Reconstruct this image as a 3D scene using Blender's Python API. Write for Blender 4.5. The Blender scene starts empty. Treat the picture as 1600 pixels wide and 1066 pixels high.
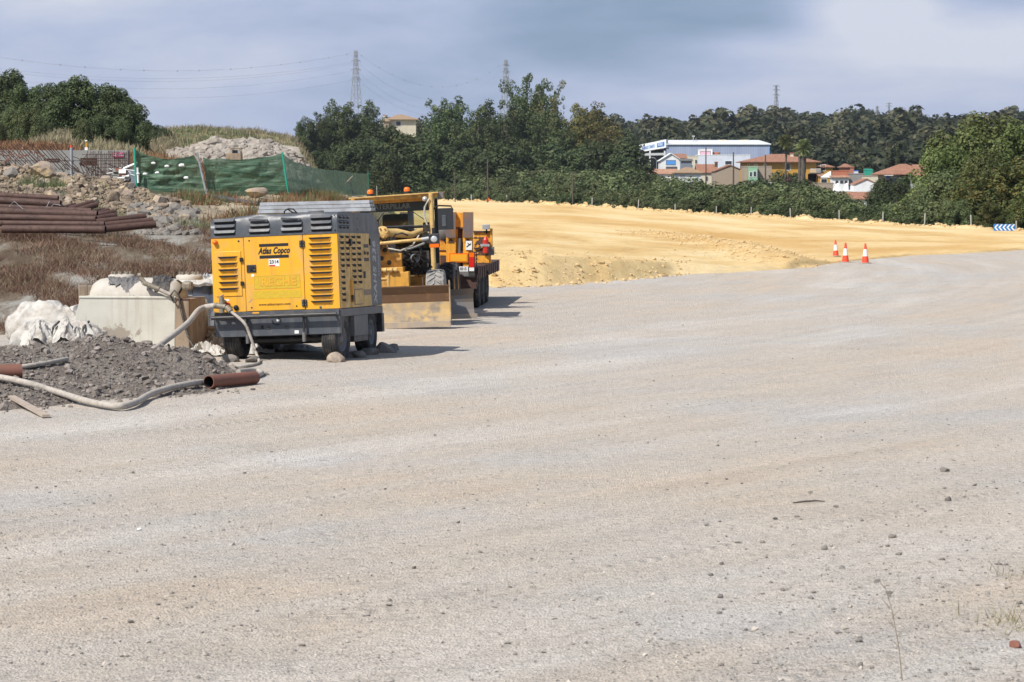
import bpy, math, random
import numpy as np
from mathutils import Matrix, Vector
R = math.radians
rng = np.random.default_rng(7)
random.seed(7)
scene = bpy.context.scene
COL = scene.collection

# ------------------------------------------------------------------ camera
FPX, CX, CY, YH, CAMZ = 4200.0, 800.0, 533.0, 290.0, 3.0
PITCH = math.atan((CY - YH) / FPX)
def at(x, y, Y):
    """world point at depth Y on the sight line of a photograph pixel"""
    c = (x - CX) / FPX; e = (CY - y) / FPX
    d = Vector((c, math.cos(PITCH) + e * math.sin(PITCH), -math.sin(PITCH) + e * math.cos(PITCH)))
    return Vector((0, 0, CAMZ)) + d * (Y / d.y)
def gr(x, y, z=0.0):
    c = (x - CX) / FPX; e = (CY - y) / FPX
    d = Vector((c, math.cos(PITCH) + e * math.sin(PITCH), -math.sin(PITCH) + e * math.cos(PITCH)))
    return Vector((0, 0, CAMZ)) + d * ((z - CAMZ) / d.z)
def X_of(px, d): return (px - CX) / FPX * d
def zy(y, d): return CAMZ - (y - YH) * d / FPX

# ------------------------------------------------------------------ noise in numpy
def _h(ix, iy, s):
    n = (ix.astype(np.int64) * 374761393 + iy.astype(np.int64) * 668265263 + s * 974634777) & 0xffffffff
    n = ((n ^ (n >> 13)) * 1274126177) & 0xffffffff
    return ((n ^ (n >> 16)) & 0xffff) / 65535.0
def vnoise(x, y, s=0):
    x = np.asarray(x, float); y = np.asarray(y, float)
    ix = np.floor(x); iy = np.floor(y); fx = x - ix; fy = y - iy
    fx = fx * fx * (3 - 2 * fx); fy = fy * fy * (3 - 2 * fy)
    a = _h(ix, iy, s); b = _h(ix + 1, iy, s); c = _h(ix, iy + 1, s); d = _h(ix + 1, iy + 1, s)
    return (a + (b - a) * fx) + ((c + (d - c) * fx) - (a + (b - a) * fx)) * fy
def fbm(x, y, s=0, o=4):
    t = 0; a = .5; f = 1.0
    for i in range(o):
        t = t + a * (vnoise(x * f, y * f, s + i) - .5) * 2; a *= .5; f *= 2.03
    return t
def sstep(a, b, x):
    t = np.clip((x - a) / (b - a), 0, 1); return t * t * (3 - 2 * t)

# ------------------------------------------------------------------ materials
def nodes(m):
    m.use_nodes = True; nt = m.node_tree
    return nt, nt.nodes, nt.links, nt.nodes['Principled BSDF']
def ramp(N, stops, interp='LINEAR'):
    r = N.new('ShaderNodeValToRGB'); r.color_ramp.interpolation = interp
    e = r.color_ramp.elements
    while len(e) < len(stops): e.new(.5)
    for i, (p, c) in enumerate(stops):
        e[i].position = p; e[i].color = (c[0], c[1], c[2], 1) if not isinstance(c, (int, float)) else (c, c, c, 1)
    return r
def noise(N, L, vec, scale, detail=4, rough=.55, dist=0):
    n = N.new('ShaderNodeTexNoise'); n.inputs['Scale'].default_value = scale
    n.inputs['Detail'].default_value = detail; n.inputs['Roughness'].default_value = rough
    n.inputs['Distortion'].default_value = dist
    if vec is not None: L.new(vec, n.inputs['Vector'])
    return n
def mapping(N, L, vec, loc=(0,0,0), rot=(0,0,0), scale=(1,1,1)):
    mp = N.new('ShaderNodeMapping'); mp.inputs['Location'].default_value = loc
    mp.inputs['Rotation'].default_value = rot; mp.inputs['Scale'].default_value = scale
    L.new(vec, mp.inputs['Vector']); return mp.outputs['Vector']
def mixc(N, L, fac, a, b, mode='MIX'):
    m = N.new('ShaderNodeMix'); m.data_type = 'RGBA'; m.blend_type = mode
    for sock, v in ((m.inputs['Factor'], fac), (m.inputs['A'], a), (m.inputs['B'], b)):
        if sock.type == 'RGBA' or True:
            if isinstance(v, (int, float)): sock.default_value = v
            elif isinstance(v, (tuple, list)): sock.default_value = (v[0], v[1], v[2], 1)
            else: L.new(v, sock)
    return m.outputs['Result']
def _mix(N, L, fac, a, b, mode='MIX'):
    m = N.new('ShaderNodeMix'); m.data_type = 'RGBA'; m.blend_type = mode
    f, A, B = m.inputs[0], m.inputs[6], m.inputs[7]
    for s, v in ((f, fac), (A, a), (B, b)):
        if isinstance(v, (int, float)): s.default_value = v
        elif isinstance(v, (tuple, list)): s.default_value = (v[0], v[1], v[2], 1)
        else: L.new(v, s)
    return m.outputs[2]
mixc = _mix
def bump(N, L, h, bsdf, strength=.3, dist=.02):
    b = N.new('ShaderNodeBump'); b.inputs['Strength'].default_value = strength
    b.inputs['Distance'].default_value = dist; L.new(h, b.inputs['Height'])
    L.new(b.outputs['Normal'], bsdf.inputs['Normal']); return b
def mat(name, col, rough=.6, metal=0., var=None, dirt=None, bmp=None, spec=.5):
    """var=(scale, colour2, contrast)  dirt=(scale, colour, lo, hi)  bmp=(scale, strength, distance)"""
    m = bpy.data.materials.new(name); nt, N, L, B = nodes(m)
    B.inputs['Roughness'].default_value = rough; B.inputs['Metallic'].default_value = metal
    B.inputs['Specular IOR Level'].default_value = spec
    B.inputs['Base Color'].default_value = (*col, 1)
    tc = N.new('ShaderNodeTexCoord').outputs['Object']
    cur = col
    if var:
        n = noise(N, L, tc, var[0], 5)
        r = ramp(N, [(.5 - var[2], 0.), (.5 + var[2], 1.)]); L.new(n.outputs['Fac'], r.inputs['Fac'])
        cur = mixc(N, L, r.outputs['Color'], col, var[1])
    if dirt:
        n = noise(N, L, mapping(N, L, tc, (3.1, 1.7, 9.2)), dirt[0], 8, .65)
        r = ramp(N, [(dirt[2], 0.), (dirt[3], 1.)]); L.new(n.outputs['Fac'], r.inputs['Fac'])
        cur = mixc(N, L, r.outputs['Color'], cur, dirt[1])
        if not metal:
            rr = N.new('ShaderNodeMapRange'); rr.inputs['To Min'].default_value = rough; rr.inputs['To Max'].default_value = .9
            L.new(r.outputs['Color'], rr.inputs['Value']); L.new(rr.outputs['Result'], B.inputs['Roughness'])
    if cur is not col: L.new(cur, B.inputs['Base Color'])
    if bmp:
        n = noise(N, L, tc, bmp[0], 6); bump(N, L, n.outputs['Fac'], B, bmp[1], bmp[2])
    return m
M = {}
M['yellow'] = mat('yellow_paint', (.80,.395,.020), .38, dirt=(3.2, (.52,.33,.12), .50, .80), bmp=(2.2,.18,.03))
M['ghost'] = mat('faded_yellow', (.64,.43,.012), .55, var=(30,(.52,.34,.03),.2))
M['ghost2'] = mat('faded_outline', (.52,.30,.03), .6)
M['cat'] = mat('machine_yellow', (.66,.34,.05), .5, dirt=(4, (.20,.11,.045), .48, .74), bmp=(12,.2,.01))
M['cat_light'] = mat('dusty_machine_yellow', (.66,.44,.16), .6, dirt=(6, (.36,.22,.08), .45, .75))
M['truck'] = mat('trailer_orange', (.74,.34,.03), .5, dirt=(5, (.28,.10,.03), .52, .66), bmp=(9,.2,.01))
M['grey'] = mat('grey_paint', (.068,.078,.092), .42, dirt=(3, (.15,.14,.13), .5, .85), bmp=(3,.3,.03))
M['greylight'] = mat('dusty_grey_paint', (.115,.115,.118), .5, dirt=(3, (.20,.18,.16), .45, .8))
M['black'] = mat('dark_opening', (.010,.010,.011), .8)
M['blackmetal'] = mat('black_metal', (.022,.022,.024), .45, dirt=(8,(.09,.08,.07),.5,.8))
M['grease'] = mat('greasy_black', (.018,.015,.012), .5, dirt=(10,(.10,.07,.04),.5,.75), bmp=(15,.5,.02))
M['rubber'] = mat('tyre_rubber', (.020,.020,.021), .75, dirt=(6,(.14,.12,.10),.48,.8))
M['rubberdust'] = mat('dusty_tyre', (.30,.29,.27), .9, dirt=(6,(.16,.15,.14),.4,.7))
M['rim'] = mat('wheel_rim', (.13,.14,.17), .5, dirt=(8,(.2,.18,.15),.4,.7))
M['logo'] = mat('logo_black', (.012,.012,.014), .5)
M['white'] = mat('white_print', (.78,.78,.76), .5)
M['greyprint'] = mat('grey_print', (.42,.43,.44), .5)
M['red'] = mat('red_paint', (.55,.03,.015), .35)
M['orangelens'] = mat('orange_lens', (.85,.16,.01), .2)
M['redlens'] = mat('red_lens', (.6,.02,.015), .2)
M['amber'] = mat('amber_reflector', (.80,.38,.03), .35)
M['lens'] = mat('lamp_glass', (.55,.57,.58), .12, .3)
M['rust'] = mat('rusty_pipe', (.060,.029,.022), .7, var=(3,(.10,.05,.036),.2), dirt=(9,(.03,.018,.015),.5,.75), bmp=(30,.3,.004))
M['rustred'] = mat('rusty_casing', (.23,.085,.055), .75, var=(3,(.15,.07,.05),.2), bmp=(30,.3,.004))
M['steel'] = mat('worn_steel', (.20,.165,.16), .5, .5, dirt=(7,(.34,.17,.07),.5,.7), bmp=(20,.2,.005))
M['galv'] = mat('galvanised_steel', (.46,.48,.50), .5, .35, dirt=(5,(.3,.3,.3),.4,.7))
M['bladedark'] = mat('blade_brown', (.12,.065,.032), .5, dirt=(6,(.26,.13,.05),.55,.75), bmp=(10,.2,.01))
M['bladedirty'] = mat('blade_sandy', (.30,.235,.16), .8, var=(4,(.44,.30,.13),.12), dirt=(3,(.22,.18,.135),.5,.6))
M['bladeedge'] = mat('blade_cutting_edge', (.34,.285,.23), .6, dirt=(5,(.44,.34,.22),.45,.6))
M['bladeside'] = mat('blade_back', (.20,.19,.19), .5, .3, dirt=(3,(.25,.19,.12),.45,.65))
M['hose'] = mat('hose_grey', (.42,.38,.33), .8, dirt=(12,(.26,.23,.20),.45,.75))
M['hosedark'] = mat('hose_dark', (.035,.034,.033), .6, dirt=(12,(.16,.14,.12),.45,.75))
M['valve'] = mat('dirty_brass', (.20,.17,.13), .6, .2, dirt=(20,(.3,.27,.22),.4,.7))
M['tankwhite'] = mat('flaking_white_paint', (.58,.57,.50), .6, var=(2.2,(.48,.465,.40),.2), dirt=(1.5,(.32,.28,.23),.57,.60), bmp=(8,.2,.01))
M['tankside'] = mat('stained_plywood', (.36,.27,.18), .8, var=(3,(.26,.20,.15),.2), dirt=(4,(.18,.14,.1),.55,.7))
M['tankcyl'] = mat('dusty_fibreglass', (.50,.47,.41), .7, dirt=(5,(.40,.36,.31),.4,.7), bmp=(10,.15,.01))
M['bag'] = mat('white_woven_bag', (.50,.48,.44), .75, dirt=(3,(.32,.27,.22),.48,.70), bmp=(9,.8,.04))
M['film'] = mat('plastic_film', (.60,.62,.66), .25, dirt=(6,(.36,.37,.40),.45,.62), bmp=(7,.7,.04))
M['bluegrey'] = mat('blue_grey_plastic', (.20,.23,.28), .4, bmp=(6,.5,.04))
M['wood'] = mat('weathered_wood', (.44,.36,.29), .85, var=(6,(.33,.27,.22),.2))
M['cablack'] = mat('cab_frame', (.028,.03,.033), .4)
M['seat'] = mat('seat_fabric', (.045,.042,.04), .8)
M['skinbeam'] = mat('dusty_interior', (.30,.29,.26), .8)
M['concrete'] = mat('raw_concrete', (.30,.295,.275), .85, var=(1.3,(.24,.235,.22),.2), bmp=(12,.2,.01))
M['polewood'] = mat('pole_wood', (.085,.068,.055), .9)
M['post'] = mat('fence_post', (.34,.32,.29), .9)
M['pylon'] = mat('pylon_steel', (.36,.37,.38), .6, .2)
M['wire'] = mat('wire', (.30,.32,.36), .6)
M['bark'] = mat('bark', (.11,.085,.065), .9, var=(2,(.18,.15,.12),.2), bmp=(6,.5,.05))
M['palmbark'] = mat('palm_bark', (.13,.11,.09), .9, var=(3,(.07,.06,.05),.2), bmp=(5,.8,.1))
M['magenta'] = mat('magenta_sign', (.50,.03,.16), .5); M['pinkpanel'] = mat('pink_panel', (.62,.38,.46), .6)
M['coneRed'] = mat('cone_red', (.80,.07,.025), .45, dirt=(14,(.55,.10,.06),.5,.8))
M['coneWhite'] = mat('cone_white', (.78,.76,.72), .5)
M['coneBase'] = mat('cone_base', (.34,.31,.26), .8)
M['blue'] = mat('sign_blue', (.02,.19,.55), .4)
# buildings
M['whitewash'] = mat('whitewash', (.80,.81,.81), .8, dirt=(.6,(.60,.60,.58),.5,.8))
M['lavwash'] = mat('pale_wall', (.66,.70,.78), .8, dirt=(.5,(.5,.52,.56),.5,.8))
M['cream'] = mat('cream_wall', (.66,.60,.46), .8, dirt=(.5,(.5,.45,.36),.5,.8))
M['ochre'] = mat('ochre_wall', (.52,.29,.055), .8, dirt=(.4,(.52,.26,.05),.5,.8))
M['tan'] = mat('tan_wall', (.36,.29,.22), .85, dirt=(.5,(.30,.25,.2),.5,.8))
M['brick'] = mat('brick_wall', (.40,.15,.085), .85, dirt=(1.5,(.3,.14,.1),.45,.7))
M['mint'] = mat('mint_wall', (.28,.50,.33), .8)
M['dkwin'] = mat('window_glass', (.035,.042,.05), .12)
M['bluewin'] = mat('blue_shutter', (.10,.33,.75), .5)
M['turq'] = mat('turquoise_tarp', (.02,.32,.22), .6)
M['blueTarp'] = mat('blue_tarp', (.03,.12,.5), .6)
M['roofwhite'] = mat('white_sheet_roof', (.74,.77,.78), .45)
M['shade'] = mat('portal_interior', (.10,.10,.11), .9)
M['boug'] = mat('bougainvillea_flowers', (.25,.015,.11), .7, var=(2,(.10,.02,.05),.2))

def weather(name, amount=.5, col=(.30,.20,.09)):
    """dust and rain runs over a painted panel"""
    m = M[name]; N = m.node_tree.nodes; L = m.node_tree.links; B = N['Principled BSDF']; src = B.inputs['Base Color'].links[0].from_socket
    tc = N.new('ShaderNodeTexCoord').outputs['Object']
    n = noise(N, L, mapping(N, L, tc, (1,2,3), scale=(9,9,.55)), 1.0, 6, .6); r = ramp(N, [(.50,0.),(.74,1.)]); L.new(n.outputs['Fac'], r.inputs['Fac'])
    n2 = noise(N, L, tc, 26, 5, .7); r2 = ramp(N, [(.60,0.),(.70,1.)]); L.new(n2.outputs['Fac'], r2.inputs['Fac'])
    a = mixc(N, L, amount, (0,0,0), r.outputs['Color']); c = mixc(N, L, a, src, col)
    b = mixc(N, L, amount*.5, (0,0,0), r2.outputs['Color']); c = mixc(N, L, b, c, (.16,.12,.08)); L.new(c, B.inputs['Base Color'])
weather('yellow', .42); weather('grey', .5, (.17,.16,.15)); weather('greylight', .6, (.20,.18,.15)); weather('cat', .7, (.30,.19,.09)); weather('cat_light', .5, (.34,.24,.13)); weather('truck', .6, (.30,.13,.05)); weather('tankwhite', .6, (.34,.29,.22)); weather('tankside', .8, (.16,.12,.09)); weather('whitewash', .18, (.5,.48,.44)); weather('cream', .4, (.42,.37,.29))
def tile_mat(name, c1, c2, sc=2.6):
    m = bpy.data.materials.new(name); nt, N, L, B = nodes(m)
    tc = N.new('ShaderNodeTexCoord').outputs['Object']
    w = N.new('ShaderNodeTexWave'); w.inputs['Scale'].default_value = sc*.6; w.inputs['Distortion'].default_value = 1.0; L.new(tc, w.inputs['Vector'])
    n = noise(N, L, tc, 2.2, 6)
    r = ramp(N, [(.35, c1), (.65, c2)]); L.new(n.outputs['Fac'], r.inputs['Fac'])
    c = mixc(N, L, w.outputs['Fac'], mixc(N, L, .35, r.outputs['Color'], (.10,.05,.03)), r.outputs['Color'])
    L.new(c, B.inputs['Base Color']); B.inputs['Roughness'].default_value = .85
    bump(N, L, w.outputs['Fac'], B, .6, .1); return m
M['tileorange'] = tile_mat('orange_roof_tiles', (.31,.135,.08), (.45,.235,.15))
M['tileold'] = tile_mat('old_roof_tiles', (.42,.20,.12), (.58,.36,.24))
M['tilebrown'] = tile_mat('brown_roof_tiles', (.33,.22,.13), (.46,.33,.20))
def clad():
    m = bpy.data.materials.new('ribbed_cladding'); nt, N, L, B = nodes(m)
    tc = N.new('ShaderNodeTexCoord').outputs['Object']
    w = N.new('ShaderNodeTexWave'); w.inputs['Scale'].default_value = .45; L.new(tc, w.inputs['Vector'])
    n = noise(N, L, mapping(N, L, tc, scale=(1,1,.1)), .5, 5)
    r = ramp(N, [(.3, (.30,.36,.50)), (.7, (.38,.44,.58))]); L.new(n.outputs['Fac'], r.inputs['Fac'])
    L.new(mixc(N, L, w.outputs['Fac'], mixc(N, L, .2, r.outputs['Color'], (.1,.12,.2)), r.outputs['Color']), B.inputs['Base Color'])
    B.inputs['Roughness'].default_value = .5; return m
M['clad'] = clad()

def glass(name, tint, alpha):
    m = bpy.data.materials.new(name); nt, N, L, B = nodes(m)
    out = N['Material Output']; tr = N.new('ShaderNodeBsdfTransparent'); tr.inputs['Color'].default_value = (*tint, 1)
    gl = N.new('ShaderNodeBsdfGlossy'); gl.inputs['Roughness'].default_value = .04; gl.inputs['Color'].default_value = (.8,.8,.8,1)
    mx = N.new('ShaderNodeMixShader'); mx.inputs['Fac'].default_value = alpha
    L.new(tr.outputs[0], mx.inputs[1]); L.new(gl.outputs[0], mx.inputs[2]); L.new(mx.outputs[0], out.inputs['Surface']); return m
M['glass'] = glass('cab_glass', (.93,.955,.91), .07)
M['glassdark'] = glass('tinted_glass', (.45,.52,.48), .10)

def netmat():
    m = bpy.data.materials.new('green_netting'); nt, N, L, B = nodes(m)
    tc = N.new('ShaderNodeTexCoord').outputs['Object']
    out = N['Material Output']
    w = noise(N, L, mapping(N, L, tc, scale=(.6,.6,4)), 1.6, 5, .6)
    r = ramp(N, [(.32, (.040,.100,.058)), (.50, (.070,.150,.090)), (.66, (.16,.25,.175))]); L.new(w.outputs['Fac'], r.inputs['Fac'])
    L.new(r.outputs['Color'], B.inputs['Base Color']); B.inputs['Roughness'].default_value = .6
    b = noise(N, L, mapping(N, L, tc, scale=(1,1,6)), 1.2, 4); bump(N, L, b.outputs['Fac'], B, .8, .12)
    tl = N.new('ShaderNodeBsdfTranslucent'); tl.inputs['Color'].default_value = (.05,.17,.08,1)
    tr = N.new('ShaderNodeBsdfTransparent'); tr.inputs['Color'].default_value = (.75,.9,.78,1)
    m1 = N.new('ShaderNodeMixShader'); m1.inputs['Fac'].default_value = .12
    L.new(B.outputs[0], m1.inputs[1]); L.new(tl.outputs[0], m1.inputs[2])
    n2 = noise(N, L, tc, .7, 3); r2 = ramp(N, [(.4, .06), (.65, .26)]); L.new(n2.outputs['Fac'], r2.inputs['Fac'])
    m2 = N.new('ShaderNodeMixShader'); L.new(r2.outputs['Color'], m2.inputs['Fac'])
    L.new(m1.outputs[0], m2.inputs[1]); L.new(tr.outputs[0], m2.inputs[2]); L.new(m2.outputs[0], out.inputs['Surface'])
    return m
M['net'] = netmat()

def leafmat(name, c1, c2, c3=None, sc=.5, trans=.25):
    m = bpy.data.materials.new(name); nt, N, L, B = nodes(m)
    g = N.new('ShaderNodeNewGeometry'); oi = N.new('ShaderNodeObjectInfo')
    tc = N.new('ShaderNodeTexCoord').outputs['Object']
    n = noise(N, L, tc, sc, 3)
    ad = N.new('ShaderNodeMath'); ad.operation = 'ADD'
    L.new(n.outputs['Fac'], ad.inputs[0])
    mu = N.new('ShaderNodeMath'); mu.operation = 'MULTIPLY_ADD'; mu.inputs[1].default_value = .5; mu.inputs[2].default_value = -.25
    L.new(g.outputs['Random Per Island'], mu.inputs[0]); L.new(mu.outputs[0], ad.inputs[1])
    r = ramp(N, [(.28, c1), (.55, c2), (.82, c3 or c2)]); L.new(ad.outputs[0], r.inputs['Fac'])
    hs = N.new('ShaderNodeHueSaturation')
    mr = N.new('ShaderNodeMapRange'); mr.inputs['To Min'].default_value = .75; mr.inputs['To Max'].default_value = 1.3
    L.new(oi.outputs['Random'], mr.inputs['Value']); L.new(mr.outputs['Result'], hs.inputs['Value'])
    mr2 = N.new('ShaderNodeMapRange'); mr2.inputs['To Min'].default_value = .485; mr2.inputs['To Max'].default_value = .515
    L.new(oi.outputs['Random'], mr2.inputs['Value']); L.new(mr2.outputs['Result'], hs.inputs['Hue'])
    L.new(r.outputs['Color'], hs.inputs['Color']); L.new(hs.outputs['Color'], B.inputs['Base Color'])
    B.inputs['Roughness'].default_value = .6; B.inputs['Specular IOR Level'].default_value = .25
    if trans:
        tl = N.new('ShaderNodeBsdfTranslucent'); L.new(hs.outputs['Color'], tl.inputs['Color'])
        mx = N.new('ShaderNodeMixShader'); mx.inputs['Fac'].default_value = trans
        L.new(B.outputs[0], mx.inputs[1]); L.new(tl.outputs[0], mx.inputs[2]); L.new(mx.outputs[0], N['Material Output'].inputs['Surface'])
    return m
M['leaf_euc'] = leafmat('eucalyptus_leaves', (.046,.068,.025), (.088,.120,.044), (.145,.165,.065), .25)
M['leaf_gold'] = leafmat('golden_green_leaves', (.075,.080,.026), (.15,.14,.045), (.22,.165,.055), .3)
M['leaf_olive'] = leafmat('olive_leaves', (.062,.082,.034), (.112,.138,.055), (.175,.195,.085), .6)
M['leaf_dark'] = leafmat('dark_leaves', (.036,.052,.020), (.066,.090,.034), (.115,.135,.052), .5)
M['leaf_fresh'] = leafmat('fresh_leaves', (.068,.092,.027), (.125,.155,.045), (.20,.22,.085), .4)
M['leaf_ivy'] = leafmat('ivy_leaves', (.050,.070,.020), (.085,.110,.032), (.19,.125,.04), .5)
M['leaf_hill'] = leafmat('hillside_leaves', (.036,.050,.024), (.075,.092,.042), (.16,.15,.075), .075)
M['leaf_hill2'] = leafmat('hillside_olive_leaves', (.055,.068,.032), (.105,.115,.050), (.18,.17,.085), .075)
M['leaf_hill3'] = leafmat('hillside_dark_leaves', (.022,.036,.020), (.045,.062,.032), (.08,.09,.042), .075)
M['leaf_palm'] = leafmat('palm_leaves', (.14,.17,.06), (.23,.26,.10), (.38,.36,.2), .8)
M['dry_brown'] = leafmat('dry_brown_brush', (.115,.062,.042), (.20,.118,.080), (.34,.23,.16), .45, .15)
M['dry_orange'] = leafmat('dry_orange_brush', (.17,.085,.04), (.28,.155,.075), (.38,.25,.13), .5, .15)
M['dry_straw'] = leafmat('straw_grass', (.20,.17,.10), (.32,.28,.17), (.42,.36,.24), .5, .15)
M['weed_green'] = leafmat('green_weeds', (.08,.10,.04), (.14,.17,.07), (.22,.23,.12), .5, .2)

def soil(name, stops, sc, bscale, bstr, bdist, speck=None, detail=8):
    m = bpy.data.materials.new(name); nt, N, L, B = nodes(m)
    tc = N.new('ShaderNodeTexCoord').outputs['Object']
    n = noise(N, L, tc, sc, detail, .65)
    r = ramp(N, stops); L.new(n.outputs['Fac'], r.inputs['Fac']); c = r.outputs['Color']
    if speck:
        v = N.new('ShaderNodeTexVoronoi'); v.inputs['Scale'].default_value = speck[0]; L.new(tc, v.inputs['Vector'])
        c = mixc(N, L, speck[1], c, mixc(N, L, .5, v.outputs['Color'], c), 'OVERLAY')
    L.new(c, B.inputs['Base Color']); B.inputs['Roughness'].default_value = .95
    B.inputs['Specular IOR Level'].default_value = .2
    b = noise(N, L, tc, bscale, 8, .6); bump(N, L, b.outputs['Fac'], B, bstr, bdist); return m
M['rubble'] = soil('rubble_earth', [(.3,(.20,.155,.11)),(.5,(.34,.27,.20)),(.7,(.46,.38,.28))], 1.2, 6, .9, .15)
M['rock'] = mat('broken_rock', (.25,.195,.135), .9, var=(1.1,(.13,.10,.075),.12), dirt=(2,(.36,.275,.17),.5,.7), bmp=(6,.6,.05))
M['rockgrey'] = mat('grey_rock', (.23,.21,.18), .9, var=(1.5,(.15,.135,.12),.15), bmp=(8,.6,.03))
M['boulder'] = mat('boulder_limestone', (.38,.31,.24), .9, var=(1.4,(.28,.22,.17),.12), dirt=(2.5,(.55,.40,.20),.52,.7), bmp=(5,.8,.08))
M['dirt'] = soil('dark_spoil', [(.3,(.14,.115,.098)),(.5,(.22,.188,.162)),(.7,(.31,.28,.245))], 1.6, 9, 1., .2)
M['clod'] = mat('dark_clods', (.23,.198,.172), .95, var=(3,(.14,.118,.10),.2), dirt=(5,(.34,.30,.27),.5,.7))
M['pebble'] = mat('pebbles', (.33,.30,.265), .9, var=(9,(.20,.19,.18),.15), dirt=(5,(.50,.45,.39),.48,.6))
M['riprap'] = mat('riprap_stone', (.27,.24,.20), .9, var=(.8,(.36,.32,.27),.1), dirt=(1.3,(.26,.22,.19),.5,.65))

# terrain: green-grey scrub ground, straw hill, grey shale bank
def terrainmat():
    m = bpy.data.materials.new('natural_ground'); nt, N, L, B = nodes(m)
    tc = N.new('ShaderNodeTexCoord').outputs['Object']
    at_ = N.new('ShaderNodeAttribute'); at_.attribute_name = 'zone'
    sep = N.new('ShaderNodeSeparateColor'); L.new(at_.outputs['Color'], sep.inputs[0])
    # bank shale: grey streaks running down the slope, brown litter between
    n1 = noise(N, L, mapping(N, L, tc, rot=(0,0,R(-23.5)), scale=(.9,.18,.5)), .9, 9, .7)
    bank = ramp(N, [(.40,(.11,.078,.052)),(.5,(.18,.145,.105)),(.60,(.33,.315,.28))]); L.new(n1.outputs['Fac'], bank.inputs['Fac'])
    n2 = noise(N, L, tc, .06, 8, .7)
    straw = ramp(N, [(.30,(.12,.11,.055)),(.48,(.22,.20,.10)),(.6,(.33,.27,.14)),(.75,(.30,.20,.11))]); L.new(n2.outputs['Fac'], straw.inputs['Fac'])
    n3 = noise(N, L, tc, .5, 8, .65)
    sandy = ramp(N, [(.3,(.30,.25,.17)),(.6,(.42,.35,.25))]); L.new(n3.outputs['Fac'], sandy.inputs['Fac'])
    n4 = noise(N, L, tc, .05, 6, .65)
    scrub = ramp(N, [(.35,(.05,.065,.03)),(.65,(.12,.11,.06))]); L.new(n4.outputs['Fac'], scrub.inputs['Fac'])
    c = mixc(N, L, sep.outputs[0], scrub.outputs['Color'], bank.outputs['Color'])
    c = mixc(N, L, sep.outputs[1], c, straw.outputs['Color'])
    c = mixc(N, L, sep.outputs[2], c, sandy.outputs['Color'])
    L.new(c, B.inputs['Base Color']); B.inputs['Roughness'].default_value = .95; B.inputs['Specular IOR Level'].default_value = .15
    b = noise(N, L, tc, 5, 9, .7); bump(N, L, b.outputs['Fac'], B, .8, .12); return m
M['terrain'] = terrainmat()

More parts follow.
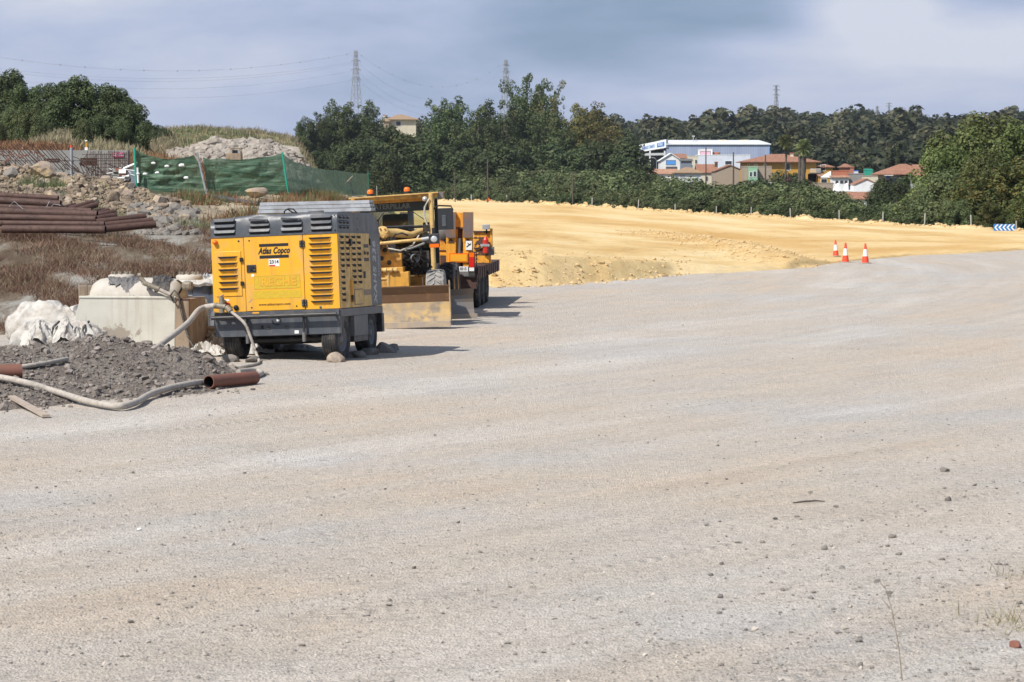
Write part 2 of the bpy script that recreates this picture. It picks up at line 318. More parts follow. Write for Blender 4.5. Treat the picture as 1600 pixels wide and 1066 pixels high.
def gravelmat():
    m = bpy.data.materials.new('compacted_gravel'); nt, N, L, B = nodes(m)
    tc = N.new('ShaderNodeTexCoord').outputs['Object']
    wob = noise(N, L, tc, .05, 2)
    # wheel tracks follow the bend of the haul road: polar coordinates about the centre of the bend
    sp = N.new('ShaderNodeSeparateXYZ'); L.new(mapping(N, L, tc, (110, -110, 0)), sp.inputs[0])
    def mth(op, a, b=None):
        q = N.new('ShaderNodeMath'); q.operation = op
        for k, v in enumerate((a, b)):
            if v is None: continue
            if isinstance(v, (int, float)): q.inputs[k].default_value = v
            else: L.new(v, q.inputs[k])
        return q.outputs[0]
    rad = mth('SQRT', mth('ADD', mth('MULTIPLY', sp.outputs[0], sp.outputs[0]), mth('MULTIPLY', sp.outputs[1], sp.outputs[1])))
    ang = mth('MULTIPLY', mth('ARCTAN2', sp.outputs[1], sp.outputs[0]), 130.0)
    cb = N.new('ShaderNodeCombineXYZ'); L.new(rad, cb.inputs[0]); L.new(ang, cb.inputs[1]); pol = cb.outputs[0]
    va = N.new('ShaderNodeVectorMath'); va.operation = 'ADD'
    L.new(mapping(N, L, pol, scale=(.55,.055,1)), va.inputs[0]); L.new(wob.outputs['Color'], va.inputs[1]); v1 = va.outputs[0]
    n1 = noise(N, L, v1, 1.1, 6, .6)
    r1 = ramp(N, [(.30,(.47,.385,.30)),(.42,(.575,.49,.40)),(.5,(.515,.462,.40)),(.58,(.56,.52,.47)),(.70,(.67,.635,.59))]); L.new(n1.outputs['Fac'], r1.inputs['Fac'])
    n2 = noise(N, L, tc, .16, 4, .6)
    r2 = ramp(N, [(.38,(.585,.485,.38)),(.5,(.55,.49,.415)),(.62,(.51,.49,.465))]); L.new(n2.outputs['Fac'], r2.inputs['Fac'])
    c = mixc(N, L, .5, r1.outputs['Color'], r2.outputs['Color'])
    n5 = noise(N, L, mapping(N, L, pol, (7,3,0), (0,0,0), (2.0,.09,1)), 1.3, 5, .6)
    r5 = ramp(N, [(.38,.92),(.6,1.0)]); L.new(n5.outputs['Fac'], r5.inputs['Fac'])
    c = mixc(N, L, .8, c, r5.outputs['Color'], 'MULTIPLY')
    # grit
    v = N.new('ShaderNodeTexVoronoi'); v.inputs['Scale'].default_value = 46; L.new(tc, v.inputs['Vector'])
    rv = ramp(N, [(.0,.55),(.22,.93),(1.,1.15)]); sepc = N.new('ShaderNodeSeparateColor'); L.new(v.outputs['Color'], sepc.inputs[0]); L.new(sepc.outputs[0], rv.inputs['Fac'])
    c = mixc(N, L, .75, c, rv.outputs['Color'], 'MULTIPLY')
    n3 = noise(N, L, tc, 9, 8, .75)
    r3 = ramp(N, [(.3,.70),(.5,1.0),(.7,1.12)]); L.new(n3.outputs['Fac'], r3.inputs['Fac'])
    c = mixc(N, L, 1., c, r3.outputs['Color'], 'MULTIPLY')
    # tyre tread prints in narrow lanes along the bend
    lane = noise(N, L, mapping(N, L, pol, (3,0,0), scale=(1.6,.012,1)), 1.0, 3, .5); rl = ramp(N, [(.56,0.),(.62,1.)]); L.new(lane.outputs['Fac'], rl.inputs['Fac'])
    brk = noise(N, L, tc, .35, 3); rb = ramp(N, [(.45,0.),(.6,1.)]); L.new(brk.outputs['Fac'], rb.inputs['Fac'])
    zig = mth('ABSOLUTE', mth('SUBTRACT', mth('FRACT', mth('MULTIPLY', rad, 3.2)), .5))
    tr = mth('SINE', mth('MULTIPLY', mth('ADD', ang, mth('MULTIPLY', zig, .3)), 34.0))
    lm = mth('MULTIPLY', rl.outputs['Color'], rb.outputs['Color'])
    tm = mth('MULTIPLY', tr, lm)
    c = mixc(N, L, mth('MULTIPLY', mth('MAXIMUM', tm, 0.0), .30), c, (.22,.19,.16))
    # crushed grit patches
    n6 = noise(N, L, tc, .8, 6, .7); r6 = ramp(N, [(.48,0.),(.62,1.)]); L.new(n6.outputs['Fac'], r6.inputs['Fac'])
    n7 = noise(N, L, tc, 24, 4, .7); r7 = ramp(N, [(.52,0.),(.60,1.)]); L.new(n7.outputs['Fac'], r7.inputs['Fac'])
    c = mixc(N, L, mth('MULTIPLY', mth('MULTIPLY', r6.outputs['Color'], r7.outputs['Color']), .55), c, (.19,.175,.155))
    L.new(c, B.inputs['Base Color']); B.inputs['Roughness'].default_value = .95; B.inputs['Specular IOR Level'].default_value = .2
    hgt = mth('ADD', mth('ADD', mth('MULTIPLY', v.outputs['Distance'], .5), n3.outputs['Fac']), mth('MULTIPLY', tm, .25))
    bump(N, L, hgt, B, .9, .04); return m
M['gravel'] = gravelmat()
def sandmat():
    m = bpy.data.materials.new('ochre_sand_fill'); nt, N, L, B = nodes(m)
    tcn = N.new('ShaderNodeTexCoord'); tc = tcn.outputs['Object']; uv = tcn.outputs['UV']
    n1 = noise(N, L, mapping(N, L, uv, scale=(.8,8,1)), 1.0, 7, .60, .6)
    r1 = ramp(N, [(.30,(.50,.305,.115)),(.42,(.61,.415,.18)),(.52,(.68,.50,.245)),(.66,(.74,.58,.33))]); L.new(n1.outputs['Fac'], r1.inputs['Fac'])
    n2 = noise(N, L, mapping(N, L, uv, (5,0,0), scale=(3,90,1)), 1.0, 5, .6, .3)
    r2 = ramp(N, [(.36,.88),(.5,1.0),(.7,1.04)]); L.new(n2.outputs['Fac'], r2.inputs['Fac'])
    c = mixc(N, L, .9, r1.outputs['Color'], r2.outputs['Color'], 'MULTIPLY')
    att = N.new('ShaderNodeAttribute'); att.attribute_name = 'damp'
    c = mixc(N, L, att.outputs['Fac'], c, (.50,.335,.15)); at2 = N.new('ShaderNodeAttribute'); at2.attribute_name = 'band'; c = mixc(N, L, at2.outputs['Fac'], c, (.55,.33,.115))
    n3 = noise(N, L, tc, 2.2, 9, .75); r3 = ramp(N, [(.3,.84),(.55,1.04)]); L.new(n3.outputs['Fac'], r3.inputs['Fac'])
    c = mixc(N, L, .9, c, r3.outputs['Color'], 'MULTIPLY')
    L.new(c, B.inputs['Base Color']); B.inputs['Roughness'].default_value = .95; B.inputs['Specular IOR Level'].default_value = .15
    bump(N, L, n3.outputs['Fac'], B, .8, .12); return m
M['sand'] = sandmat()
M['sandclod'] = mat('sand_clods', (.60,.45,.24), .95, var=(2,(.48,.34,.17),.2))

# ------------------------------------------------------------------ object helpers
def tag(o, label=None, cat=None, group=None, kind=None):
    if label: o['label'] = label
    if cat: o['category'] = cat
    if group: o['group'] = group
    if kind: o['kind'] = kind
    return o
def empty(name, loc=(0,0,0), rot=(0,0,0), scale=1.0):
    o = bpy.data.objects.new(name, None); COL.objects.link(o)
    o.location = loc; o.rotation_euler = rot; o.scale = (scale,)*3 if isinstance(scale,(int,float)) else scale
    o.empty_display_size = .3
    return o
def link(name, me, parent=None):
    o = bpy.data.objects.new(name, me); COL.objects.link(o)
    if parent is not None: o.parent = parent
    return o
def mesh_np(name, V, F, mats, smooth=False, mi=None):
    V = np.asarray(V, np.float32); F = np.asarray(F, np.int32); k = F.shape[1]
    me = bpy.data.meshes.new(name)
    me.vertices.add(len(V)); me.vertices.foreach_set('co', V.ravel())
    me.loops.add(F.size); me.loops.foreach_set('vertex_index', F.ravel())
    me.polygons.add(len(F)); me.polygons.foreach_set('loop_start', np.arange(0, F.size, k, dtype=np.int32))
    me.polygons.foreach_set('loop_total', np.full(len(F), k, np.int32))
    if mi is not None: me.polygons.foreach_set('material_index', np.asarray(mi, np.int32))
    me.polygons.foreach_set('use_smooth', np.full(len(F), smooth))
    for mt in (mats if isinstance(mats, (list, tuple)) else [mats]): me.materials.append(mt)
    me.update(calc_edges=True); return me
def copy_tree(o, parent=None):
    c = o.copy(); COL.objects.link(c); c.parent = parent
    for ch in o.children: copy_tree(ch, c)
    return c

class MB:
    def __init__(s): s.v = []; s.f = []; s.m = []; s.sm = []; s.mats = []; s.T = Matrix.Identity(4)
    def mi(s, m):
        m = M[m] if isinstance(m, str) else m
        if m not in s.mats: s.mats.append(m)
        return s.mats.index(m)
    def add(s, vs, fs, m, smooth=False):
        b = len(s.v); i = s.mi(m)
        s.v += [tuple(s.T @ Vector(p)) for p in vs]
        for f in fs: s.f.append([b + k for k in f]); s.m.append(i); s.sm.append(smooth)
        return s
    def box(s, a, b, m, rot=None):
        x0, y0, z0 = [min(p, q) for p, q in zip(a, b)]; x1, y1, z1 = [max(p, q) for p, q in zip(a, b)]
        vs = [(x0,y0,z0),(x1,y0,z0),(x1,y1,z0),(x0,y1,z0),(x0,y0,z1),(x1,y0,z1),(x1,y1,z1),(x0,y1,z1)]
        if rot is not None:
            c = Vector(((x0+x1)/2,(y0+y1)/2,(z0+z1)/2)); rm = rot if isinstance(rot, Matrix) else Matrix.Rotation(rot[1], 3, rot[0])
            vs = [tuple(c + rm @ (Vector(p) - c)) for p in vs]
        return s.add(vs, [(0,3,2,1),(4,5,6,7),(0,1,5,4),(1,2,6,5),(2,3,7,6),(3,0,4,7)], m)
    def bar(s, p, q, w, h, m):
        p = Vector(p); q = Vector(q); d = (q - p).normalized()
        up = Vector((0,0,1)) if abs(d.z) < .95 else Vector((0,1,0))
        r = d.cross(up).normalized() * w / 2; u = r.cross(d).normalized() * h / 2
        vs = [p-r-u, p+r-u, p+r+u, p-r+u, q-r-u, q+r-u, q+r+u, q-r+u]
        return s.add(vs, [(0,1,2,3),(5,4,7,6),(0,4,5,1),(1,5,6,2),(2,6,7,3),(3,7,4,0)], m)
    def tube(s, pts, r, m, n=12, caps=True, r2=None):
        pts = [Vector(p) for p in pts]; k = len(pts); vs = []; fs = []
        for i, p in enumerate(pts):
            d = (pts[min(i+1,k-1)] - pts[max(i-1,0)]).normalized()
            up = Vector((0,0,1)) if abs(d.z) < .9 else Vector((0,1,0))
            a = d.cross(up).normalized(); b = a.cross(d).normalized()
            rr = r[i] if isinstance(r, (list, tuple)) else (r if r2 is None else r + (r2 - r) * i / max(1, k-1))
            for j in range(n):
                t = 2*math.pi*j/n; vs.append(p + a*math.cos(t)*rr + b*math.sin(t)*rr)
        for i in range(k-1):
            for j in range(n):
                fs.append((i*n+j, i*n+(j+1)%n, (i+1)*n+(j+1)%n, (i+1)*n+j))
        s.add(vs, fs, m, True)
        if caps: s.add(vs[:n] + vs[-n:], [tuple(range(n)), tuple(range(2*n-1, n-1, -1))], m)
        return s
    def pipe(s, p, q, r, m, t=.02, n=20, inner='black'):
        p = Vector(p); q = Vector(q); d = (q-p).normalized()
        s.tube([p, q], r, m, n, False)
        s.tube([p, q], r - t, inner, n, False)
        up = Vector((0,0,1)) if abs(d.z) < .9 else Vector((0,1,0))
        a = d.cross(up).normalized(); b = a.cross(d).normalized()
        for c in (p, q):
            vs = []
            for rr in (r, r - t):
                for j in range(n):
                    an = 2*math.pi*j/n; vs.append(c + a*math.cos(an)*rr + b*math.sin(an)*rr)
            s.add(vs, [(j, (j+1)%n, n+(j+1)%n, n+j) for j in range(n)], m)
        return s
    def lathe(s, prof, origin, axis, m, n=24, smooth=True):
        """prof: (radius, along) pairs"""
        o = Vector(origin); d = Vector(axis).normalized(); up = Vector((0,0,1)) if abs(d.z) < .9 else Vector((0,1,0))
        a = d.cross(up).normalized(); b = a.cross(d).normalized(); vs = []; fs = []
        for rr, h in prof:
            for j in range(n):
                t = 2*math.pi*j/n; vs.append(o + d*h + a*math.cos(t)*rr + b*math.sin(t)*rr)
        for i in range(len(prof)-1):
            for j in range(n): fs.append((i*n+j, i*n+(j+1)%n, (i+1)*n+(j+1)%n, (i+1)*n+j))
        return s.add(vs, fs, m, smooth)
    def prism(s, poly, axis, lo, hi, m):
        """poly in the two other axes, order kept"""
        n = len(poly)
        def P(a, b, c):
            return {'x': (c, a, b), 'y': (a, c, b), 'z': (a, b, c)}[axis]
        vs = [P(a, b, lo) for a, b in poly] + [P(a, b, hi) for a, b in poly]
        fs = [tuple(range(n))[::-1], tuple(range(n, 2*n))] + [(i, (i+1)%n, n+(i+1)%n, n+i) for i in range(n)]
        return s.add(vs, fs, m)
    def build(s, name, parent=None, bevel=0):
        me = bpy.data.meshes.new(name); me.from_pydata(s.v, [], s.f)
        for m in s.mats: me.materials.append(m)
        me.polygons.foreach_set('material_index', s.m); me.polygons.foreach_set('use_smooth', s.sm)
        me.update(); o = link(name, me, parent)
        if bevel:
            b = o.modifiers.new('bevel', 'BEVEL'); b.width = bevel; b.segments = 2; b.limit_method = 'ANGLE'; b.angle_limit = R(50)
        return o
def text(body, size, m, parent, mtx, name='lettering', extrude=.002, bold=.0, shear=0., sx=1., align='CENTER', spacing=1.06):
    c = bpy.data.curves.new('txt', 'FONT'); c.body = body; c.size = size; c.extrude = extrude; c.offset = bold
    c.shear = shear; c.align_x = align; c.align_y = 'CENTER'; c.space_character = spacing; c.resolution_u = 3
    t = bpy.data.objects.new('txt', c); COL.objects.link(t)
    me = bpy.data.meshes.new_from_object(t); bpy.data.objects.remove(t); bpy.data.curves.remove(c)
    me.name = name; me.materials.clear(); me.materials.append(M[m] if isinstance(m, str) else m)
    me.transform(mtx @ Matrix.Diagonal((sx, 1, 1, 1)))
    return link(name, me, parent)
def TF(x, y, z, rx=R(90), ry=0, rz=0):
    from mathutils import Euler
    return Matrix.Translation((x, y, z)) @ Euler((rx, ry, rz)).to_matrix().to_4x4()

# ------------------------------------------------------------------ bulk shapes
PHI = (1 + 5**.5) / 2
ICO_V = np.array([(-1,PHI,0),(1,PHI,0),(-1,-PHI,0),(1,-PHI,0),(0,-1,PHI),(0,1,PHI),(0,-1,-PHI),(0,1,-PHI),(PHI,0,-1),(PHI,0,1),(-PHI,0,-1),(-PHI,0,1)], float)
ICO_V /= np.linalg.norm(ICO_V[0])
ICO_F = np.array([(0,11,5),(0,5,1),(0,1,7),(0,7,10),(0,10,11),(1,5,9),(5,11,4),(11,10,2),(10,7,6),(7,1,8),(3,9,4),(3,4,2),(3,2,6),(3,6,8),(3,8,9),(4,9,5),(2,4,11),(6,2,10),(8,6,7),(9,8,1)])
OCT_V = np.array([(1,0,0),(-1,0,0),(0,1,0),(0,-1,0),(0,0,1),(0,0,-1)], float)
OCT_F = np.array([(0,2,4),(2,1,4),(1,3,4),(3,0,4),(2,0,5),(1,2,5),(3,1,5),(0,3,5)])
def rotmats(n, g):
    q = g.normal(size=(n, 4)); q /= np.linalg.norm(q, axis=1)[:, None]; w, x, y, z = q.T
    return np.stack([np.stack([1-2*(y*y+z*z), 2*(x*y-z*w), 2*(x*z+y*w)], 1), np.stack([2*(x*y+z*w), 1-2*(x*x+z*z), 2*(y*z-x*w)], 1), np.stack([2*(x*z-y*w), 2*(y*z+x*w), 1-2*(x*x+y*y)], 1)], 1)
def rocks_np(P, S, g, base='ico', flat=.7, jit=.28):
    BV, BF = (ICO_V, ICO_F) if base == 'ico' else (OCT_V, OCT_F)
    n = len(P); V = BV[None] * (1 + g.uniform(-jit, jit, (n, len(BV), 1)))
    V = V * g.uniform(.55, 1.15, (n, 1, 3)); V = np.einsum('nij,nkj->nki', rotmats(n, g), V)
    V[:, :, 2] *= flat
    V = V * S[:, None, None] + P[:, None, :]
    F = BF[None] + (np.arange(n) * len(BV))[:, None, None]
    return V.reshape(-1, 3), F.reshape(-1, 3)
def boulder(name, label, loc, size, m, seed, rotz=0, cat='boulder', group=None, sub=3):
    g = np.random.default_rng(seed)
    import bmesh
    bm = bmesh.new(); bmesh.ops.create_icosphere(bm, subdivisions=sub, radius=1.0)
    pl = g.normal(size=(11, 3)); pl /= np.linalg.norm(pl, axis=1)[:, None]; dd = g.uniform(.50, .84, 11)
    for v in bm.verts:
        c = np.array(v.co)
        for nrm, d in zip(pl, dd):
            k = c @ nrm
            if k > d: c = c - nrm * (k - d) * .98
        c = c * (1 + .07 * float(fbm(np.array(c[0]*3+seed), np.array(c[1]*3+c[2]*2), seed)))
        v.co = Vector(c * np.array(size))
    me = bpy.data.meshes.new(name); bm.to_mesh(me); bm.free(); me.materials.append(M[m])
    o = link(name, me); o.location = loc; o.rotation_euler = (0, 0, rotz)
    return tag(o, label, cat, group)
def leaves_np(C, Nrm, size, g, aspect=.6, tilt=.7):
    n = len(C); d = Nrm + g.normal(size=(n, 3)) * tilt; d /= np.linalg.norm(d, axis=1)[:, None]
    a = np.cross(d, g.normal(size=(n, 3))); a /= np.linalg.norm(a, axis=1)[:, None]; b = np.cross(d, a)
    s = (size * g.uniform(.6, 1.4, n))[:, None]; a = a * s; b = b * s * aspect
    V = np.stack([C - a, C - b, C + a, C + b], 1).reshape(-1, 3)
    return V, np.arange(4*n).reshape(-1, 4)
def blades_np(P, H, W, g, lean=.5):
    n = len(P); d = np.stack([g.normal(0, lean, n), g.normal(0, lean, n), np.ones(n)], 1); d /= np.linalg.norm(d, axis=1)[:, None]
    a = g.uniform(0, 2*np.pi, n); w = np.stack([np.cos(a), np.sin(a), np.zeros(n)], 1) * (W * g.uniform(.6, 1.4, n))[:, None]
    V = np.stack([P - w, P + w, P + d * (H * g.uniform(.5, 1.2, n))[:, None]], 1).reshape(-1, 3)
    return V, np.arange(3*n).reshape(-1, 3)
# ================================================================== SETTING: TERRAIN, YARD, SAND
def Dcrest(px):
    return np.interp(px, [560, 666, 765, 930, 1013, 1116, 1240, 1400, 1480, 1600, 1800, 2200], [600, 548, 485, 370, 318, 268, 240, 203, 190, 178, 160, 135])
def Dfront(px):
    return np.interp(px, [500, 640, 770, 850, 950, 1050, 1150, 1230, 1300, 1420, 1500, 1600, 1800, 2200], [84, 80, 79, 80, 83, 89, 92.5, 96, 103, 114, 118, 125, 128, 124])
TCOL = {
 -900: [(50,.0),(54,.4),(64,1.2),(74,1.9),(86,2.8),(98,4.2),(125,4.2),(200,7),(350,11),(900,14),(2600,20)],
 0:   [(50,-.35),(54,0),(64,.87),(74,1.6),(80,1.7),(86,2.45),(92,3.1),(98,3.8),(106,3.2),(125,3.2),(150,4.2),(200,6),(260,8),(350,10),(500,12),(900,12),(2600,20)],
 100: [(50,-.35),(54,0),(64,.87),(74,1.6),(80,1.7),(86,2.35),(92,2.9),(97,3.4),(106,3.0),(125,3.0),(150,4.2),(200,6),(260,8),(350,10),(500,12),(900,10),(2600,20)],
 200: [(50,-.35),(55,0),(64,.8),(74,1.5),(80,1.6),(86,2.2),(92,2.75),(97,2.9),(106,2.8),(150,3.4),(200,5),(260,6.6),(350,8.3),(430,11.2),(520,12.4),(900,8),(2600,20)],
 300: [(52,-.35),(57,0),(66,.8),(76,1.5),(84,1.9),(90,2.25),(100,2.3),(110,2.5),(150,2.8),(200,4.0),(240,4.8),(350,7.4),(430,10.8),(510,14),(600,12),(900,8),(2600,20)],
 400: [(54,-.35),(60,0),(68,.7),(78,1.5),(90,2.1),(110,2.6),(150,2.6),(200,3.6),(240,4.4),(350,7.3),(430,10.5),(510,13.6),(600,11),(900,9),(2600,20)],
 460: [(60,-.35),(64,0),(72,.6),(82,1.4),(92,2.0),(115,2.5),(150,2.5),(200,3),(260,4.5),(350,6.5),(420,9),(500,12),(600,10),(900,12),(2600,20)],
 520: [(66,-.35),(72,0),(82,.6),(95,1.6),(110,2.3),(150,2.4),(200,2.3),(300,1.4),(500,1),(600,3),(900,18),(1100,20),(2600,18)],
 580: [(84,-.35),(88,0),(110,1.2),(150,2.1),(210,2.2),(300,.6),(500,-1),(600,0),(900,20),(1200,20),(2600,15)],
 630: [(120,-.35),(150,.0),(200,.3),(300,-.3),(560,-.5),(640,0),(900,20),(1200,18),(2600,15)],
}
def crestcol(px, tail):
    D = float(Dcrest(px)); return [(50,-.35),(D-4,-.5),(D+3,-.6),(D+12,-1.3),(D+60,-2.6)] + tail
TCOL[666] = crestcol(666, [(700,2),(900,18),(1200,18),(2600,15)])
TCOL[765] = crestcol(765, [(640,-1),(760,2),(950,14),(1400,18),(2600,15)])
TCOL[930] = crestcol(930, [(550,-2),(700,1),(900,6),(1200,18),(1500,23),(2600,15)])
TCOL[1013] = crestcol(1013, [(450,-2.6),(560,0),(700,2.2),(850,3.5),(1000,9),(1500,25),(2600,15)])
for p_ in (1116, 1240, 1330, 1400):
    TCOL[p_] = crestcol(p_, [(400,-2.6),(470,-1.4),(560,-.2),(700,2.4),(850,5),(1000,12),(1250,20),(1500,29),(2600,15)])
for p_ in (1480, 1600, 1800, 2200, 3600):
    TCOL[p_] = crestcol(p_, [(300,-2.6),(420,-1),(600,1),(850,5),(1000,12),(1250,20),(1500,29),(2600,15)])
TK = sorted(TCOL)
_DG = np.exp(np.linspace(np.log(3), np.log(2600), 1400))
_TG = np.stack([np.interp(_DG, [a for a, b in TCOL[k]], [b for a, b in TCOL[k]]) for k in TK])
def _sm(a, w=9):
    k = np.ones(w)/w; return np.stack([np.convolve(np.pad(r, w//2, 'edge'), k, 'valid') for r in a])
_TG = _sm(_TG)
def H0(X, Y):
    X = np.asarray(X, float); Y = np.asarray(Y, float)
    Yc = np.clip(Y, 4, 2590); px = np.clip(CX + FPX * X / Yc, TK[0], TK[-1])
    j = np.clip(np.searchsorted(TK, px) - 1, 0, len(TK)-2); tk = np.array(TK, float)
    t = (px - tk[j]) / (tk[j+1] - tk[j])
    f = (np.log(Yc) - np.log(3)) / (np.log(2600) - np.log(3)) * 1399; i = np.clip(f.astype(int), 0, 1398); f = f - i
    z = (_TG[j, i]*(1-f) + _TG[j, i+1]*f)*(1-t) + (_TG[j+1, i]*(1-f) + _TG[j+1, i+1]*f)*t
    return z
def H(X, Y):
    z = H0(X, Y); X = np.asarray(X, float); Y = np.asarray(Y, float)
    k = sstep(-.1, .8, z)
    amp = np.where(Y < 140, .11 + .16*sstep(82, 88, Y)*(1-sstep(99,104,Y)), np.where(Y < 300, .3, np.where(Y < 1000, .8, 1.5)))
    return z + k * (fbm(X*.55, Y*.55, 11, 5)*amp + fbm(X*.06, Y*.06, 5, 4)*amp*sstep(150, 400, Y)*1.5)
def grid(U, W, Z):
    nu, nw = U.shape; V = np.stack([U, W, Z], -1).reshape(-1, 3)
    i = np.arange(nu-1)[:, None]*nw + np.arange(nw-1)[None]; F = np.stack([i, i+nw, i+nw+1, i+1], -1).reshape(-1, 4)
    return V, F
pxs = np.concatenate([np.linspace(-9000, -950, 40), np.arange(-900, 2404, 5), np.linspace(2450, 11000, 40)])
ds = np.concatenate([np.linspace(-60, 28, 12), np.exp(np.linspace(np.log(32), np.log(130), 260)), np.exp(np.linspace(np.log(131), np.log(2600), 330)), [3500, 6000]])
PX, DD = np.meshgrid(pxs, ds, indexing='ij')
XX = (PX - CX)/FPX * np.maximum(DD, 25)
ZZ = np.where(DD < 30, -.5, H(XX, DD)); ZZ = np.where(DD > 2600, -20, ZZ)
V, F = grid(XX, DD, ZZ)
me = mesh_np('ground', V, F[:, ::-1], M['terrain'], True)
# zone: R bank shale, G straw hill, B sandy shelf
z0 = H0(XX, DD)
Rz = sstep(45, 50, DD)*(1 - sstep(84, 92, DD + fbm(XX*.3, DD*.3, 3)*5))
Bz = sstep(80, 92, DD + fbm(XX*.3, DD*.3, 3)*5)*(1-sstep(170, 200, DD))*sstep(250, 330, PX)*(1-sstep(620,660,PX))
Gz = sstep(150, 200, DD)*(1-sstep(700, 760, PX)) + sstep(800,900,DD)*sstep(930, 960, PX)*(1-sstep(1010, 1030, PX))
colr = np.stack([Rz, np.clip(Gz,0,1), np.clip(Bz,0,1), np.ones_like(Rz)], -1).reshape(-1, 4).astype(np.float32)
ca = me.color_attributes.new('zone', 'FLOAT_COLOR', 'POINT'); ca.data.foreach_set('color', colr.ravel())
tag(link('ground', me), kind='structure')

# gravel yard: one flat sheet, ruts and hollows a few centimetres deep
gx = np.arange(-42, 46, .28); gy = np.concatenate([np.arange(2, 60, .22), np.arange(60, 150, .5)])
GX, GY = np.meshgrid(gx, gy, indexing='ij')
def yardz(x, y):
    u = np.hypot(x + 110, y - 110); v = np.arctan2(y - 110, x + 110)*130
    return .010*fbm(u*.9, v*.10, 21, 4) + .010*fbm(x*1.6, y*1.6, 31, 3)
V, F = grid(GX, GY, yardz(GX, GY))
tag(link('gravel_yard', mesh_np('gravel_yard', V, F, M['gravel'], True)), kind='structure')

# ochre sand fill for the new road
RID = [(1000,161),(1060,143),(1120,128),(1170,115),(1205,104),(1228,99)]
rx = [X_of(p, d) for p, d in RID]; ry = [d for p, d in RID]
def ridge(x, y):
    xc = np.interp(-np.asarray(y), [-d for d in ry], rx); t = sstep(165, 120, y)*0 + np.clip((161 - y)/60, 0, 1)
    inside = sstep(96.0, 102.0, y)*(1 - sstep(150, 163, y))
    w = .5 + .75*t
    return np.exp(-((x - xc)/w)**2) * (.08 + .34*t) * inside
def sandh(px, d, x):
    d0 = Dfront(px) + .8*fbm(x*.35, d*.2, 41, 4)
    D = Dcrest(px)
    top = np.interp(px, [560, 850, 1000, 1150, 1300], [.95, .85, .5, .12, .05]) * np.exp(-np.maximum(d - d0, 0)/110)
    rise = np.interp(px, [560, 850, 1000, 1150, 1300], [4.5, 4.0, 3.5, 2, 1.2])
    k = sstep(0, 1, (d - d0)/rise)
    z = -.10 + k*(top + .13) + k*.06*fbm(x*.8, d*.6, 43, 4)*np.exp(-np.maximum(d-d0,0)/18) + k*.035*fbm(x*1.7, d*.35, 47, 3)
    z = z + ridge(x, d)*(1 + .45*fbm(x*2.2, d*1.4, 51, 4))
    # churned edge along the crest, then the shoulder falls away
    z = z + .32*np.clip(fbm(x*.45, d*.20, 61, 4) + .28, 0, 1)*np.exp(-((D - 1.2 - d)/1.6)**2)*np.clip(D/200, .8, 1.6)
    z = np.where(d > D, z - (d - D)*.55, z)
    return z
spx = np.arange(540, 2300, 4.0); sv = np.linspace(0, 1, 420)
SP, SV = np.meshgrid(spx, sv, indexing='ij')
d0 = Dfront(SP) - 3; d1 = Dcrest(SP) + 5
SD = np.where(SV < .965, np.exp(np.log(d0) + (np.log(d1-8) - np.log(d0))*SV/.965), (d1-8) + 8*(SV-.965)/.035)
SX = X_of(SP, SD); SZ = sandh(SP, SD, SX)
V, F = grid(SX, SD, SZ); me = mesh_np('sand_fill', V, F, M['sand'], True)
uvl = me.uv_layers.new(name='UVMap'); uv = np.stack([(SP/160.0).ravel(), SV.ravel()], -1)
li = np.empty(len(me.loops), np.int32); me.loops.foreach_get('vertex_index', li); uvl.data.foreach_set('uv', uv[li].astype(np.float32).ravel())
damp = np.clip(ridge(SX, SD)*3.0, 0, .85)*(.7+.6*fbm(SX*1.5, SD, 71)) 
dd_ = (SD - Dfront(SP))
damp = np.maximum(damp, .75*np.clip(fbm(SX*.5, SD*.35, 73, 4)*1.6+.1, 0, 1)*np.exp(-np.maximum(dd_,0)/7)*(SP < 1000))
# darker raked band beyond the windrow
bandy = np.interp(SP, [700, 900, 1050, 1200, 1330, 1450, 1600], [335, 345, 362, 380, 395, 394, 372]); yy = YH + 3*FPX/SD
bw = np.interp(SP, [700, 900, 1150, 1300, 1500], [4, 5, 9, 13, 9])
band = .75*np.exp(-((yy - bandy)/bw)**2)*sstep(690,760,SP)*(1-sstep(1480,1600,SP))*np.clip(.75+.8*fbm(SX*.4, SD*.12, 75), 0, 1)
b_ = me.attributes.new('band', 'FLOAT', 'POINT'); b_.data.foreach_set('value', np.clip(band,0,1).ravel().astype(np.float32))
a_ = me.attributes.new('damp', 'FLOAT', 'POINT'); a_.data.foreach_set('value', np.clip(damp,0,1).ravel().astype(np.float32))
tag(link('sand_fill', me), kind='structure')
def groundz(x, y):
    """top of whatever sheet lies at x, y"""
    px = CX + FPX*x/max(y,1); z = float(H(x, y))
    if y < 150: z = max(z, float(yardz(np.array(x), np.array(y))))
    if px > 545 and Dfront(px)-2 < y < Dcrest(px)+4: z = max(z, float(sandh(np.array(float(px)), np.array(float(y)), np.array(float(x)))))
    return z

# loose stones on the yard (nobody could count them)
n = 30000; g = np.random.default_rng(3)
dv = 1/np.interp(g.random(n)**.8, [0, 1], [1/60, 1/13.0]); xv = g.uniform(-.235, .24, n)*dv
sz = np.exp(g.normal(-4.85, .5, n)); sz = np.minimum(sz, .045)
cl = vnoise(xv*.8, dv*.5, 9); keep = g.random(n) < .15 + 1.1*cl**2 + .8*sstep(.05, .17, xv/dv)*sstep(34, 22, dv)
dv, xv, sz = dv[keep], xv[keep], sz[keep]
P = np.stack([xv, dv, yardz(xv, dv) + sz*.22], 1)
V, F = rocks_np(P, sz, g, 'oct', .7, .3)
tag(link('loose_gravel', mesh_np('loose_gravel', V, F, M['pebble'])), kind='stuff', label='loose grey and beige pebbles scattered over the gravel yard')
